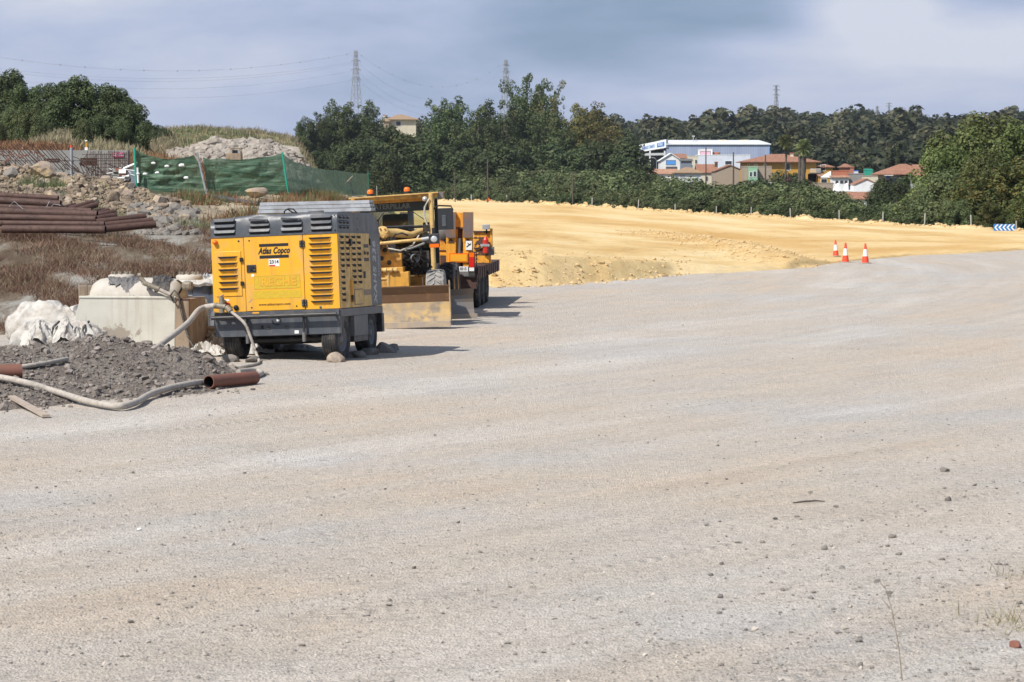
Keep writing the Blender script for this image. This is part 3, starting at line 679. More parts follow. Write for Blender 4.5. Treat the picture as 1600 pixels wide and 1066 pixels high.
# bigger stones, more of them to the right and by the spoil heap
n = 760; dv = 1/g.uniform(1/70, 1/13.5, n); xv = g.uniform(-.2, .22, n)*dv; sz = np.exp(g.normal(-4.05, .35, n))
k = g.random(n) < .18 + 1.2*(xv/dv > .07)*(dv < 32); dv, xv, sz = dv[k], xv[k], sz[k]
P = np.stack([xv, dv, yardz(xv, dv) + sz*.25], 1); V, F = rocks_np(P, sz, g, 'ico', .6, .3)
tag(link('scattered_stones', mesh_np('scattered_stones', V, F, M['rockgrey'])), kind='stuff', label='larger dark grey stones lying about on the gravel yard')
# sand clods along crest, front edge and windrow
n = 5200; px = g.uniform(600, 1700, n); which = g.integers(0, 3, n)
dd = np.where(which == 0, Dcrest(px) - g.exponential(1.3, n)*np.clip(Dcrest(px)/250, .6, 2), np.where(which == 1, Dfront(px) + g.exponential(2.6, n) - .3, g.uniform(98, 160, n)))
xx = X_of(px, dd); xr = np.interp(-dd, [-d for d in ry], rx) + g.normal(0, .9, n); xx = np.where(which == 2, xr, xx); px = CX + FPX*xx/dd
ok = (which != 1) | (px < 1080); px, dd, xx, which = px[ok], dd[ok], xx[ok], which[ok]
s = np.where(which == 0, np.exp(g.normal(-2.55, .5, len(px)))*np.clip(dd/260,.6,1.5), np.exp(g.normal(-3.3, .5, len(px))))
P = np.stack([xx, dd, np.maximum(sandh(px, dd, xx), -.02) + s*.3], 1); V, F = rocks_np(P, s, g, 'ico', .7, .3)
tag(link('sand_clods', mesh_np('sand_clods', V, F, M['sandclod'])), kind='stuff', label='ochre sand clods along the edges of the sand fill')
# ================================================================== PORTABLE COMPRESSOR
def wheel(name, parent, c, r, w, side, rimm='rim', tyrem='rubber', hub=.16, lugs=0, steer=0, label=None, dark=True):
    """axle along local x; side=+1 rim faces +x"""
    e = MB(); 
    h = w/2
    prof = [(r*.56, -h*.86), (r*.70, -h), (r*.90, -h*.98), (r*.975, -h*.82)]
    if not lugs:
        for k in range(5):
            a = -h*.80 + k*h*1.6/5
            prof += [(r, a+.005), (r, a + h*1.6/5 - .022), (r*.975, a + h*1.6/5 - .018), (r*.975, a + h*1.6/5)]
    else: prof += [(r*.95, -h*.8), (r*.96, 0), (r*.95, h*.8)]
    prof += [(r*.975, h*.82), (r*.90, h*.98), (r*.70, h), (r*.56, h*.86)]
    e.lathe(prof, (0,0,0), (1,0,0), tyrem, 40)
    if lugs:
        for k in range(lugs):
            for s in (-1, 1):
                t = 2*math.pi*(k + (.25 if s > 0 else -.25))/lugs; dt = 2*math.pi/lugs*.42
                pts = []
                for (xx, off) in ((0, -.0), (s*h*.55, .55), (s*h*.97, .75)):
                    for rr in (r*.93, r*1.0 if abs(xx) < h*.9 else r*.93):
                        for e2 in (0, dt):
                            an = t + off*2*math.pi/lugs + e2; pts.append((xx, math.cos(an)*rr, math.sin(an)*rr))
                e.add(pts, [(2,3,7,6),(6,7,11,10),(0,2,6,4),(4,6,10,8),(3,1,5,7),(7,5,9,11),(0,1,3,2),(10,11,9,8)], tyrem)
    ro = empty(name, c, (0, 0, steer)); ro.parent = parent
    if label: ro['label'] = label
    t = e.build('tyre', ro)
    q = MB(); s = side
    q.lathe([(r*.60, -h*.85*s), (r*.60, h*.80*s), (r*.55, h*.86*s), (r*.50, h*.60*s), (r*.42, h*.35*s), (r*.20, h*.45*s), (r*.19, h*.75*s), (r*.12, h*.85*s), (0.001, h*.85*s)], (0,0,0), (1,0,0), rimm, 32)
    for k in range(8):
        a = k*math.pi/4; q.tube([(h*.38*s, math.cos(a)*r*.31, math.sin(a)*r*.31), (h*.52*s, math.cos(a)*r*.31, math.sin(a)*r*.31)], .016, 'steel', 6)
    q.build('rim', ro); return ro

def louvre_front(mb, x0, x1, z, h, m, out=.03, hood=False):
    """pressed louvre on the plane y=0, facing -y"""
    t = min(.05, (x1-x0)*.15)
    if hood:   # hood on top, opening below
        mb.add([(x0,-.002,z+h),(x1,-.002,z+h),(x1-t*.4,-out,z+h*.45),(x0+t*.4,-out,z+h*.45),(x0+t,-out*.9,z+h*.36),(x1-t,-out*.9,z+h*.36),(x0,-.002,z+h*.3),(x1,-.002,z+h*.3)],
               [(0,3,2,1),(3,4,5,2),(0,6,3),(1,2,7)], m)
        mb.add([(x0+t*.5,-.004,z+h*.44),(x1-t*.5,-.004,z+h*.44),(x1-t*.2,-.004,z),(x0+t*.2,-.004,z)], [(0,3,2,1)], 'black')
    else:
        mb.add([(x0,-.004,z+h),(x1,-.004,z+h),(x1-t,-.004,z+h*.45),(x0+t,-.004,z+h*.45)], [(0,3,2,1)], 'black')
        mb.add([(x0,-.002,z+h*.95),(x1,-.002,z+h*.95),(x1-t,-out,z+h*.50),(x0+t,-out,z+h*.50),(x0+t*1.2,-.002,z),(x1-t*1.2,-.002,z)],
               [(3,4,5,2),(0,4,3),(1,2,5)], m)

comp = empty('air_compressor')
cr_ = gr(535, 565); yaw = R(-11.4); u = Vector((math.cos(yaw), math.sin(yaw), 0))
comp.location = cr_ - u*1.125 + Vector((0, 0, -.045)); comp.rotation_euler = (R(-1.3), R(-2.5), yaw)
tag(comp, 'yellow and dark grey four-wheeled towable air compressor numbered 2314, beside the white tank', 'compressor')
W2, LL = 1.125, 2.9
Z0, Z1, ZH = .90, 2.2, 2.555
b = MB()   # main casing
b.box((-W2+.012, .012, Z0), (W2-.012, LL, Z1), 'yellow')
b.build('casing', comp, .012)
# hood: front panel lightly dented, chamfered to the roof
b = MB(); n = 44; 
rows = [(0,0.0,Z1+.003),(1,-.0,Z1+.12),(2,.0,Z1+.24),(3,.02,ZH-.04),(4,.07,ZH),(5,.5,ZH+.01),(6,LL-.45,ZH+.0),(7,LL-.05,ZH-.16),(8,LL,Z1+.003)]
vs = []; 
for i in range(n+1):
    x = -W2 + 2*W2*i/n
    for (k, y, z) in rows:
        dn = 0
        if k in (1,2,3): dn = .035*max(0, float(fbm(np.array(x*2.3), np.array(k*.7), 5))) + (.05*math.exp(-((x+.30)/.2)**2) if k == 3 else 0)
        drop = (.09*sstep(-.6,-1.1,x) + .012*math.sin(x*7)) if k in (3,4) else 0
        drop2 = -.05*float(sstep(-.2,-1.1,x))*(k>=5 and k<=6)
        vs.append((x, y+dn, z-float(drop)+drop2))
m_ = len(rows); fs = [(i*m_+k, (i+1)*m_+k, (i+1)*m_+k+1, i*m_+k+1) for i in range(n) for k in range(m_-1)]
b.add(vs, fs, 'grey', True)
b.add([vs[n*m_+k] for k in range(m_)], [tuple(range(m_))], 'grey'); b.add([vs[k] for k in range(m_)], [tuple(range(m_))[::-1]], 'grey')
b.box((-W2-.01,-.02,Z1-.012),(W2+.01,LL+.01,Z1+.012),'grey')
# four banks of pressed louvres across the front, the upper ones crushed
for (xa, xb, bad) in ((-1.07,-.68,1),(-.44,-.06,2),(.13,.52,2),(.66,1.04,0)):
    for k in range(3):
        z = Z1+.028+k*.098
        if bad == 2 and k == 2: b.box((xa+.02,-.045,z+.02),(xb-.03,-.01,z+.06),'grey', ('Y', R(4))); b.add([(xa+.05,-.047,z+.03),(xb-.06,-.047,z+.035),(xb-.08,-.047,z+.015),(xa+.09,-.047,z+.01)],[(0,3,2,1)],'black'); continue
        louvre_front(b, xa + (.02 if bad and k==1 else 0), xb, z, .092, 'grey', .045 if k else .035, True)
b.T = Matrix.Translation((W2,0,0)) @ Matrix.Rotation(R(90), 4, 'Z')
for i in range(3):
    for k in range(3): louvre_front(b, .14+i*.24, .32+i*.24, Z1+.07+k*.085, .06, 'grey', .035, True)
b.T = Matrix.Identity(4)
for p in ((1.128,1.35,2.45),(1.128,1.35,2.26),(1.09,-.003,2.49),(1.09,-.003,2.24)): b.lathe([(.012,0),(.012,.006),(.001,.006)], p, (1,0,0) if p[1] > 0 else (0,-1,0), 'black', 8)
hood = b.build('hood', comp)
# front left panel with its louvred hatch
b = MB(); b.box((-W2,-.006,Z0+.005),(-.545,.014,Z1-.008),'yellow'); 
b.lathe([(.016,0),(.016,.008),(.001,.008)],(-.63,-.006,2.12),(0,-1,0),'black',10)
lp = b.build('front_panel', comp, .004)
b = MB(); b.box((-1.06,-.020,1.18),(-.60,-.004,1.95),'yellow'); bo = b.build('louvred_hatch', comp, .004)
b = MB(); b.T = Matrix.Translation((0,-.020,0))
for k in range(6): louvre_front(b, -1.015, -.655, 1.252+k*.108, .072, 'yellow', .035)
b.T = Matrix.Identity(4); b.build('louvres', bo)
for z in (1.39, 1.80): b = MB(); b.box((-.615,-.045,z-.035),(-.565,-.012,z+.035),'black'); b.build('hinge', bo)
b = MB(); b.lathe([(.042,0),(.042,.02),(.036,.06),(.001,.065)],(-1.045,-.006,2.115),(0,-1,0),'orangelens',16); b.build('marker_lamp', comp)
b = MB(); b.lathe([(.035,0),(.035,.03),(.001,.03)],(-.86,-.006,1.04),(0,-1,0),'red',12); b.build('red_plug', comp); b = MB(); b.lathe([(.045,0),(.045,.02),(.001,.02)],(-.72,-.006,.98),(0,-1,0),'black',14); b.build('socket', comp); b = MB()
b.box((-.92,-.008,1.19),(-.86,-.0065,1.22),'white'); b.box((-.98,-.008,1.10),(-.84,-.0065,1.13),'white'); b.build('small_stickers', comp)
# door
b = MB(); b.box((-.535,-.012,Z0+.01),(.508,.012,Z1-.012),'yellow')
for p in ((-.44,2.12),(-.44,.97),(.36,.97)): b.lathe([(.014,0),(.014,.008),(.001,.008)],(p[0],-.012,p[1]),(0,-1,0),'black',10)
b.add([(-.5,-.0135,1.06),(-.44,-.0135,1.12),(-.42,-.0135,1.11),(-.48,-.0135,1.05)],[(0,3,2,1)],'tan')
door = b.build('front_door', comp, .005)
b = MB(); b.box((-.500,-.028,1.575),(-.335,-.010,1.705),'blackmetal'); b.box((-.44,-.045,1.61),(-.37,-.026,1.67),'black'); b.box((-.37,-.05,1.60),(-.352,-.026,1.625),'steel'); b.build('handle', door, .004)
for z in (2.03, 1.02):
    b = MB()
    for x in (.475, .525): b.box((x-.018,-.034,z-.055),(x+.018,-.010,z+.055),'blackmetal')
    b.tube([(.5,-.036,z-.06),(.5,-.036,z+.06)],.012,'black',8)
    for q in (-.03,.03):
        for x in (.475,.525): b.lathe([(.006,0),(.006,.003),(.001,.003)],(x,-.034,z+q),(0,-1,0),'galv',6)
    b.build('hinge', door)
b = MB(); b.box((-.265,-.0155,2.005),(.255,-.0125,2.055),'logo'); b.box((-.265,-.0155,1.805),(.255,-.0125,1.857),'logo'); b.build('logo_bars', door)
text('Atlas Copco', .148, 'logo', door, TF(-.005,-.0125,1.93), shear=.3, bold=.0065, sx=.70)
b = MB(); b.box((-.105,-.0155,1.665),(.085,-.0125,1.79),'white'); b.box((-.10,-.0163,1.667),(.01,-.0154,1.69),'red'); st = b.build('number_sticker', door)
text('2314', .082, 'logo', st, TF(-.01,-.0155,1.738), bold=.003, sx=.95)
b = MB(); b.box((-.425,-.0150,1.50),(-.375,-.0125,1.545),'white'); b.build('small_sticker', door)
b = MB(); b.box((-.375,-.0148,1.285),(.435,-.0125,1.505),'ghost'); b.box((-.40,-.0148,1.115),(.455,-.0125,1.255),'ghost')
for q in ((-.38,1.28,.44,1.288),(-.38,1.502,.44,1.510),(-.38,1.288,-.373,1.502),(.433,1.288,.44,1.502),(-.30,1.30,-.294,1.49)): b.box((q[0],-.0158,q[1]),(q[2],-.0149,q[3]),'ghost2')
gd = b.build('faded_decal', door)
text('RECHE', .205, 'ghost2', gd, TF(.055,-.0150,1.395), bold=.010, sx=1.0)
text('RECHE', .20, 'yellow', gd, TF(.058,-.0175,1.397), bold=.002, sx=1.0)
text('www.atlascopco.com', .062, 'logo', door, TF(-.03,-.0125,1.015), bold=.0012)
# right louvred panel
b = MB(); b.box((.518,-.010,Z0+.005),(W2,.014,Z1-.008),'yellow'); rp = b.build('front_panel', comp, .004)
b = MB(); b.T = Matrix.Translation((0,-.010,0))
for k in range(12): louvre_front(b, .610, 1.025, .982+k*.0985, .066, 'yellow', .035)
b.T = Matrix.Identity(4); b.build('louvres', rp)
b = MB(); b.lathe([(.02,0),(.02,.012),(.001,.012)],(.78,-.010,.94),(0,-1,0),'greylight',10); b.build('lifting_eye', rp)
# right side: T maps (along, out, z) so that -y of the louvre plane looks to +x
TS = Matrix.Translation((W2,0,0)) @ Matrix.Rotation(R(90), 4, 'Z')
def side(name, y0, y1, m, z0=Z0+.005, z1=Z1-.008, out=.008, par=None, bev=.004):
    b = MB(); b.T = TS; b.box((y0,-out,z0),(y1,.02,z1),m); return b.build(name, par or comp, bev)
def vents(par, cols, rws, out):
    b = MB(); b.T = TS @ Matrix.Translation((0,-out,0))
    for (a, c) in cols:
        for k in rws: louvre_front(b, a-.02, c+.02, .970+k*.0985, .092, 'cat_light', .02); b.box((a,-.006,.985+k*.0985),(c,-.003,1.015+k*.0985),'tankside')
    b.T = Matrix.Identity(4); b.build('louvres', par)
s1 = side('side_panel', .02, .74, 'cat_light'); vents(s1, ((.10,.36),), range(12), .008); vents(s1, ((.46,.70),), range(6,12), .008)
b = MB(); b.T = TS; b.box((.70,-.05,.99),(.76,-.01,1.38),'cat'); b.build('door_stay', s1)
s2 = side('side_door', .75, 1.57, 'cat_light', out=.016); vents(s2, ((.83,1.10),(1.20,1.47)), range(3,12), .016)
b = MB(); b.T = TS; b.box((.90,-.024,.94),(1.48,-.015,1.22),'tankside'); b.box((.93,-.030,.96),(1.45,-.023,1.20),'cat_light'); b.build('plate', s2)
for z in (2.03, 1.06): b = MB(); b.T = TS; b.box((.70,-.05,z-.06),(.80,-.012,z+.06),'blackmetal'); b.build('hinge', s2)
s3 = side('logo_panel', 1.58, 2.13, 'cat_light', out=.012)
b = MB(); b.T = TS; b.box((1.70,-.016,1.94),(2.02,-.011,2.0),'logo'); b.box((1.70,-.016,1.70),(2.02,-.011,1.76),'logo'); b.box((1.62,-.03,1.4),(1.72,-.011,1.52),'blackmetal'); b.box((1.6,-.016,1.1),(2.12,-.0115,1.2),'tankside')
b.box((2.09,-.03,1.98),(2.14,-.011,2.10),'black'); b.build('decals', s3)
def TSide(y, z, vert=False):
    if vert: m = Matrix(((0,0,1,0),(0,-1,0,0),(1,0,0,0),(0,0,0,1)))
    else: m = Matrix(((0,0,1,0),(1,0,0,0),(0,1,0,0),(0,0,0,1)))
    return Matrix.Translation((W2+.014, y, z)) @ m
text('Atlas Copco', .11, 'logo', s3, TSide(1.86,1.85), shear=.3, sx=.6)
s4 = side('rear_panel', 2.14, 2.885, 'greylight', out=.012)
text('XAHS 236', .30, 'greyprint', s4, TSide(2.42,1.50,True), shear=.15, bold=.006, sx=.82)
text('GENERATOR', .11, 'greyprint', s4, TSide(2.72,1.72,True), sx=.9)
# skirt, bumper rail
b = MB(); b.box((-W2+.02,-.05,.80),(W2-.01,.03,Z0),'grey'); b.box((-W2+.02,-.03,.48),(W2-.0,-.005,.80),'grey')
b.box((-.28,-.038,.60),(-.24,-.028,.66),'black'); b.box((.14,-.045,.595),(.20,-.028,.64),'blackmetal'); b.box((-.18,-.045,.595),(-.12,-.028,.64),'blackmetal')
b.box((.31,-.033,.50),(.385,-.0305,.555),'white'); b.box((-.42,-.055,.865),(-.30,-.0505,.89),'amber'); b.box((.0,-.033,.72),(.05,-.0305,.755),'white')
b.tube([(-.08,-.04,.74),(-.05,-.06,.68),(.01,-.06,.66),(.05,-.04,.67)],.008,'black',6)
sk = b.build('front_skirt', comp, .006)
b = MB(); b.tube([(-W2-.0,-.16,.815),(W2-.03,-.16,.815)],.034,'blackmetal',16)
for x in (-1.08,-.52,.02,.50,1.05): b.box((x-.02,-.16,.80),(x+.02,-.03,.83),'blackmetal')
b.build('bumper_rail', comp)
for x in (-.505,.50): b = MB(); b.tube([(x,-.10,.80),(x,-.11,.38)],.022,'blackmetal',10); b.tube([(x,-.11,.52),(x,-.11,.36)],.034,'greylight',10); b.build('prop_stand', comp)
# chassis under the casing
b = MB(); b.box((-.95,.1,.46),(.95,LL-.1,.62),'blackmetal'); b.box((-W2+.05,.02,.60),(W2-.06,LL-.05,Z0-.005),'blackmetal')
for y in (.42, 2.3): b.tube([(-.85,y,.40),(.85,y,.40)],.06,'blackmetal',10); b.box((-.6,y-.05,.34),(-.5,y+.05,.6),'blackmetal'); b.box((.5,y-.05,.34),(.6,y+.05,.6),'blackmetal')
b.box((-.5,.9,.30),(.45,1.8,.5),'grease'); b.build('chassis', comp)
# side skirt with wheel arches
b = MB(); b.T = TS
b.box((0,-.010,.76),(LL,.03,.895),'greylight'); b.box((.86,-.012,.40),(1.80,.25,.758),'greylight'); b.box((.86,.0,.30),(1.80,.25,.40),'blackmetal')
b.box((-.02,-.004,.48),(.06,.03,.76),'grey'); b.box((2.74,-.03,.42),(LL,.10,.758),'blackmetal')
b.prism([(.08,.758),(.20,.758),(.14,.48),(.08,.48)],'y',-.005,.2,'blackmetal')
b.build('side_skirt', comp, .006)
wheel('wheel', comp, (-.86,.42,.465), .385, .30, -1)
wheel('wheel', comp, (.93,.36,.375), .385, .27, 1, steer=R(-6))
wheel('wheel', comp, (-.86,2.3,.50), .385, .30, -1)
wheel('wheel', comp, (.95,2.3,.43), .385, .26, 1)
# outlet valve
b = MB(); b.tube([(-.93,0,1.09),(-.93,-.18,1.09)],.04,'valve',12); b.tube([(-.93,-.16,1.18),(-.93,-.16,.90)],.045,'valve',12); b.tube([(-1.04,-.17,1.03),(-.86,-.17,1.0)],.05,'valve',12)
b.lathe([(.055,0),(.055,.05),(.04,.06)],(-1.06,-.17,1.03),(1,0,0),'valve',10); b.tube([(-.84,-.17,1.0),(-.76,-.20,.92)],.05,'valve',12)
b.tube([(-.95,-.17,1.18),(-.88,-.17,1.21)],.012,'steel',6); b.build('outlet_valve', comp)
bpy.context.view_layer.update()
CM = comp.matrix_basis.copy()
def cl(x, y, z): return comp.matrix_basis @ Vector((x, y, z))
def frame_of(o):
    from mathutils import Euler
    return Matrix.Translation(o.location) @ o.rotation_euler.to_matrix().to_4x4()
CM = frame_of(comp)
def cl(x, y, z): return CM @ Vector((x, y, z))

# guard rail profiles stacked on the compressor roof
for k in range(3):
    b = MB(); zt = ZH+.03+k*.066
    xa, xb = -.70 + .02*k, 1.36 - .015*k; 
    for yy in (0, .16):
        b.prism([(yy,zt),(yy+.02,zt),(yy+.05,zt+.022),(yy+.09,zt+.022),(yy+.12,zt),(yy+.14,zt),(yy+.14,zt+.058),(yy,zt+.058)],'x',xa,xb,'galv')
    o = b.build('metal_profile', None); 
    o.matrix_world = CM @ Matrix.Translation((0,1.25,.015)) @ Matrix.Rotation(R(1.2),4,'Y')
    tag(o, ['lowest', 'middle', 'topmost'][k] + ' long galvanised metal profile in the stack on the compressor roof', 'metal profile', 'galvanised profiles on the compressor roof')
b = MB(); b.tube([(-.12,1.1,ZH+.01),(-.10,1.05,ZH+.07),(-.02,1.0,ZH+.11),(.08,1.0,ZH+.10),(.13,1.03,ZH+.03)],.012,'black',8); b.tube([(-.02,1.0,ZH+.1),(.06,1.02,ZH+.04),(.15,1.04,ZH+.02)],.012,'black',8)
b.tube([(.34,1.0,ZH+.03),(.62,1.02,ZH+.035)],.02,'blackmetal',8)
o = b.build('cable'); o.matrix_world = CM; tag(o, 'short black cable looped on the compressor roof', 'cable')

# stones and wrapping under the wheels
for i, (px, py, s, m, lab) in enumerate([(362,566,.16,'rockgrey','grey stone wedged before the compressor\'s left front wheel'),(392,567,.13,'rockgrey','small grey stone between hose and left front wheel'),(524,566,.16,'boulder','tan angular stone chocking the compressor\'s right front wheel'),
    (560,559,.13,'rockgrey','rounded grey stone behind the right front wheel, nearest the wheel'),(577,555,.15,'rockgrey','grey stone midway between the compressor\'s two right wheels'),(600,551,.2,'rockgrey','large grey stone beside the compressor\'s right rear wheel'),(614,549,.13,'rockgrey','outermost grey stone of the row behind the compressor')]):
    p = gr(px, py); boulder('chock_stone', lab, (p.x, p.y+.12, s*.25), (s*1.25, s, s*.8), m, 30+i, i*.7, 'stone', 'stones chocking the compressor wheels', 3)

# ================================================================== MOTOR GRADER
gra = empty('motor_grader', (-2.62, 56.3, .0), (0, R(-2.2), R(-2.5)))
tag(gra, 'yellow articulated motor grader with orange roof beacons and a sandy front blade', 'grader')
# front blade, curved section, dark above and sandy below
b = MB(); prof = [(.10,.86),(.20,.70),(.22,.52),(.18,.36),(.10,.20),(.02,.10)]
def curved(b, x0, x1, prof, mts, t=.03):
    for i in range(len(prof)-1):
        (ya, za), (yb, zb) = prof[i], prof[i+1]
        b.add([(x0,ya,za),(x1,ya,za),(x1,yb,zb),(x0,yb,zb),(x0,ya+t,za),(x1,ya+t,za),(x1,yb+t,zb),(x0,yb+t,zb)], [(0,3,2,1),(4,5,6,7),(1,2,6,5),(0,4,7,3)], mts[i], False)
curved(b, -1.32, 1.32, prof, ['bladedark','bladedark','bladedirty','bladedirty','bladedirty'])
b.box((-1.32,.10,.855),(1.32,.16,.875),'bladedark')
bl = b.build('front_blade', gra)
b = MB(); b.box((-1.34,-.01,.0),(1.34,.02,.125),'bladeedge'); b.build('cutting_edge', bl, .004)
b = MB(); b.prism([(-.02,.02),(.26,.02),(.26,.95),(.10,.97),(.12,.80),(.10,.3)],'x',1.32,1.345,'bladedirty'); b.prism([(-.02,.02),(.26,.02),(.26,.92),(.14,.92)],'x',-1.345,-1.32,'bladedirty'); b.build('end_plate', bl)
b = MB(); 
for x in (-.5,.5): b.box((x-.08,.27,.25),(x+.08,1.0,.45),'cat'); b.box((x-.06,.27,.5),(x+.06,.9,.62),'cat')
b.box((-.55,.85,.2),(.55,1.0,.75),'cat'); b.build('blade_arms', bl)
# front frame and lift gear
b = MB()
b.box((-.22,1.0,.75),(.30,3.9,1.25),'cat'); b.box((-.30,.95,.45),(.42,1.35,1.15),'cat'); b.box((-.55,1.5,.50),(.55,1.9,.72),'cat')
b.prism([(1.0,.9),(1.35,.9),(1.35,1.75),(1.15,1.9),(1.0,1.75)],'x',-.72,-.30,'cat'); b.box((-.95,.98,1.30),(-.62,1.25,1.92),'cat_light')
b.box((-.40,1.35,1.05),(.25,1.8,1.55),'cat'); b.box((.05,1.9,.75),(.62,2.3,1.0),'cat')
b.prism([(-.25,1.15),(.05,1.15),(.02,1.5),(-.10,1.95),(-.25,1.95)],'y',1.36,1.42,'cat')
for (x, z) in ((-.10,1.62),(-.02,1.35),(-.18,1.45)): b.lathe([(.05,0),(.05,.02),(.001,.02)],(x,1.35,z),(0,-1,0),'grease',12)
b.box((-.55,.90,.95),(-.30,.96,.99),'cat_light'); b.box((-.55,.90,1.18),(-.35,.96,1.22),'cat_light'); b.box((-.35,.93,1.0),(-.05,.96,1.03),'cat_light')
b.build('front_frame', gra, .01)
b = MB(); b.tube([(-.02,1.0,.72),(-.02,.95,1.22)],.045,'cat_light',12); b.tube([(-.20,.92,1.2),(.16,.92,1.2)],.03,'cat_light',10)
for x in (-.19,-.08,.05,.15): b.lathe([(.055,-.03),(.055,.03)],(x,.92,1.2),(1,0,0),'cat_light',14)
b.build('lift_link', gra)
b = MB(); b.tube([(-.78,.9,.85),(-.78,.9,1.22)],.03,'steel',10); b.tube([(-.78,.9,1.2),(-.78,.92,1.95)],.055,'cat_light',14); b.lathe([(.07,0),(.07,.05)],(-.78,.92,1.9),(0,0,1),'cat_light',12)
b.build('hydraulic_ram', gra)
b = MB(); b.tube([(-.76,.86,.72),(-.78,.86,1.02)],.035,'blue',10); b.build('ram_sleeve', gra)
b = MB(); b.tube([(-.28,1.3,1.98),(-.05,1.25,2.02)],.03,'cat_light',8); b.lathe([(.001,0),(.11,.0),(.14,.03),(.14,.12),(.10,.20),(.06,.24)],(-.12,1.1,2.0),(0,1,0),'cat_light',20)
for k in range(6): b.lathe([(.02,0),(.02,.03),(.001,.03)],(-.12+math.cos(k)*.10,1.1,2.0+math.sin(k)*.10),(0,-1,0),'cat',8)
b.tube([(-.12,1.2,2.0),(.15,1.4,1.98),(.45,1.6,1.92),(.72,1.9,2.02)],[.09,.10,.07,.05],'cat_light',10); b.build('swing_motor', gra)
# headlamp bar and lamps
b = MB(); b.tube([(-.72,.95,1.74),(.80,1.2,1.83)],.035,'cat_light',12); b.tube([(.70,1.19,1.82),(.86,1.2,1.84)],.045,'galv',10); b.build('lamp_bar', gra)
def headlamp(x, z, par):
    b = MB(); b.box((x-.11,1.12,z-.16),(x+.11,1.30,z+.14),'cablack'); b.tube([(x,1.2,z+.1),(x,1.2,z+.26)],.05,'black',8); o = b.build('headlamp', par, .02)
    b = MB(); b.lathe([(.072,0),(.072,.01),(.05,.02),(.001,.025)],(x,1.12,z+.02),(0,-1,0),'lens',18); b.box((x-.10,1.105,z-.155),(x+.10,1.125,z-.08),'orangelens'); b.build('lamp_glass', o)
headlamp(.98,1.80,gra); headlamp(-1.10,1.72,gra)
# cab
cy0, cy1 = 4.2, 5.7
cab = MB()
for x in (-.86,.72): cab.box((x-.04,cy0,1.15),(x+.04,cy0+.08,2.68),'cablack')
for x in (-.86,.72): cab.box((x-.04,cy1-.08,1.15),(x+.04,cy1,2.68),'cablack')
cab.box((-.90,cy0-.01,2.03),(.76,cy0+.07,2.08),'cablack'); cab.box((-.90,cy0-.015,2.085),(.76,cy0-.008,2.10),'galv')
cab.box((-.9,cy0,1.05),(.76,cy1,1.2),'cablack'); cab.box((-.9,cy0,1.2),(-.4,cy0+.06,1.45),'cablack'); cab.box((-.24,cy0-.02,1.2),(-.12,cy0+.05,2.05),'cablack'); cab.box((.3,cy0,1.2),(.45,cy0+.05,1.35),'cablack')
cab.box((-.9,cy1-.05,1.2),(.76,cy1,1.9),'cablack'); cab.box((-.82,cy0+.02,1.45),(-.26,cy0+.05,2.0),'glassdark'); cab.box((-.10,cy0+.02,1.2),(.68,cy0+.05,2.0),'glassdark')
co_ = cab.build('cab', gra, .008)
b = MB(); b.box((-.82,cy0+.03,2.08),(.68,cy0+.045,2.50),'glass'); b.build('windscreen', co_)
b = MB(); b.box((-.82,cy1-.05,1.95),(.68,cy1-.035,2.55),'glass'); b.build('rear_window', co_)
b = MB(); b.box((-.86,cy0+.015,2.42),(.70,cy0+.05,2.66),'cablack'); vis = b.build('visor', co_)
vis.data.materials[0] = mat('visor_green', (.035,.045,.040), .4)
M['catletter'] = mat('faded_visor_lettering', (.17,.20,.19), .6)
text('CATERPILLAR', .16, 'catletter', vis, TF(-.22,cy0+.012,2.535), bold=.006, sx=.90)
b = MB(); b.prism([(-1.06,2.66),(.90,2.72),(.90,2.80),(-1.06,2.74)],'y',cy0-.45,cy1+.1,'cat'); b.prism([(-1.08,2.742),(.92,2.802),(.92,2.83),(-1.08,2.77)],'y',cy0-.50,cy1+.15,'cat_light')
b.prism([(-1.0,2.60),(.80,2.64),(.80,2.72),(-1.0,2.66)],'y',cy0-.2,cy0-.02,'cat')
b.box((.90,cy0-.4,2.66),(1.02,cy0-.2,2.82),'bladeside'); b.lathe([(.06,0),(.06,.02),(.001,.03)],(.62,cy0-.46,2.68),(0,-1,0),'lens',14); rf = b.build('roof', co_)
for (x, y) in ((-.62,cy0-.25),(.20,cy0-.15)):
    b = MB(); z = 2.79+.03*(x+.62); b.lathe([(.078,0),(.078,.04),(.07,.05)],(x,y,z),(0,0,1),'black',18); b.lathe([(.070,.04),(.070,.10),(.054,.135),(.001,.148)],(x,y,z),(0,0,1),'orangelens',18); b.build('beacon', rf)
b = MB(); b.tube([(-.52,cy0+.3,2.78),(-.52,cy0+.3,3.02)],.008,'galv',6); b.build('aerial', rf)
b = MB(); b.tube([(.76,cy0-.52,1.05),(.76,cy0-.52,2.80)],.055,'cat_light',14); b.tube([(-.98,cy0-.5,1.05),(-.98,cy0-.5,2.74)],.055,'cat',14); b.build('roof_post', gra)
b = MB(); b.tube([(.72,cy0-.60,2.68),(.62,cy0-.60,2.5),(.60,cy0-.62,2.3),(.66,cy0-.62,2.1),(.68,cy0-.62,1.9),(.60,3.0,1.7),(.40,2.2,1.62),(.30,1.8,1.6)],.022,'tankcyl',8)
b.tube([(.08,1.3,1.86),(.16,1.1,1.95),(.3,1.1,1.98),(.42,1.2,1.92)],.018,'grease',8); b.tube([(-.1,1.3,1.8),(.0,1.1,1.66),(.25,1.1,1.6),(.5,1.3,1.7),(.62,1.6,1.9)],.018,'tankcyl',8); b.build('hydraulic_hose', gra)
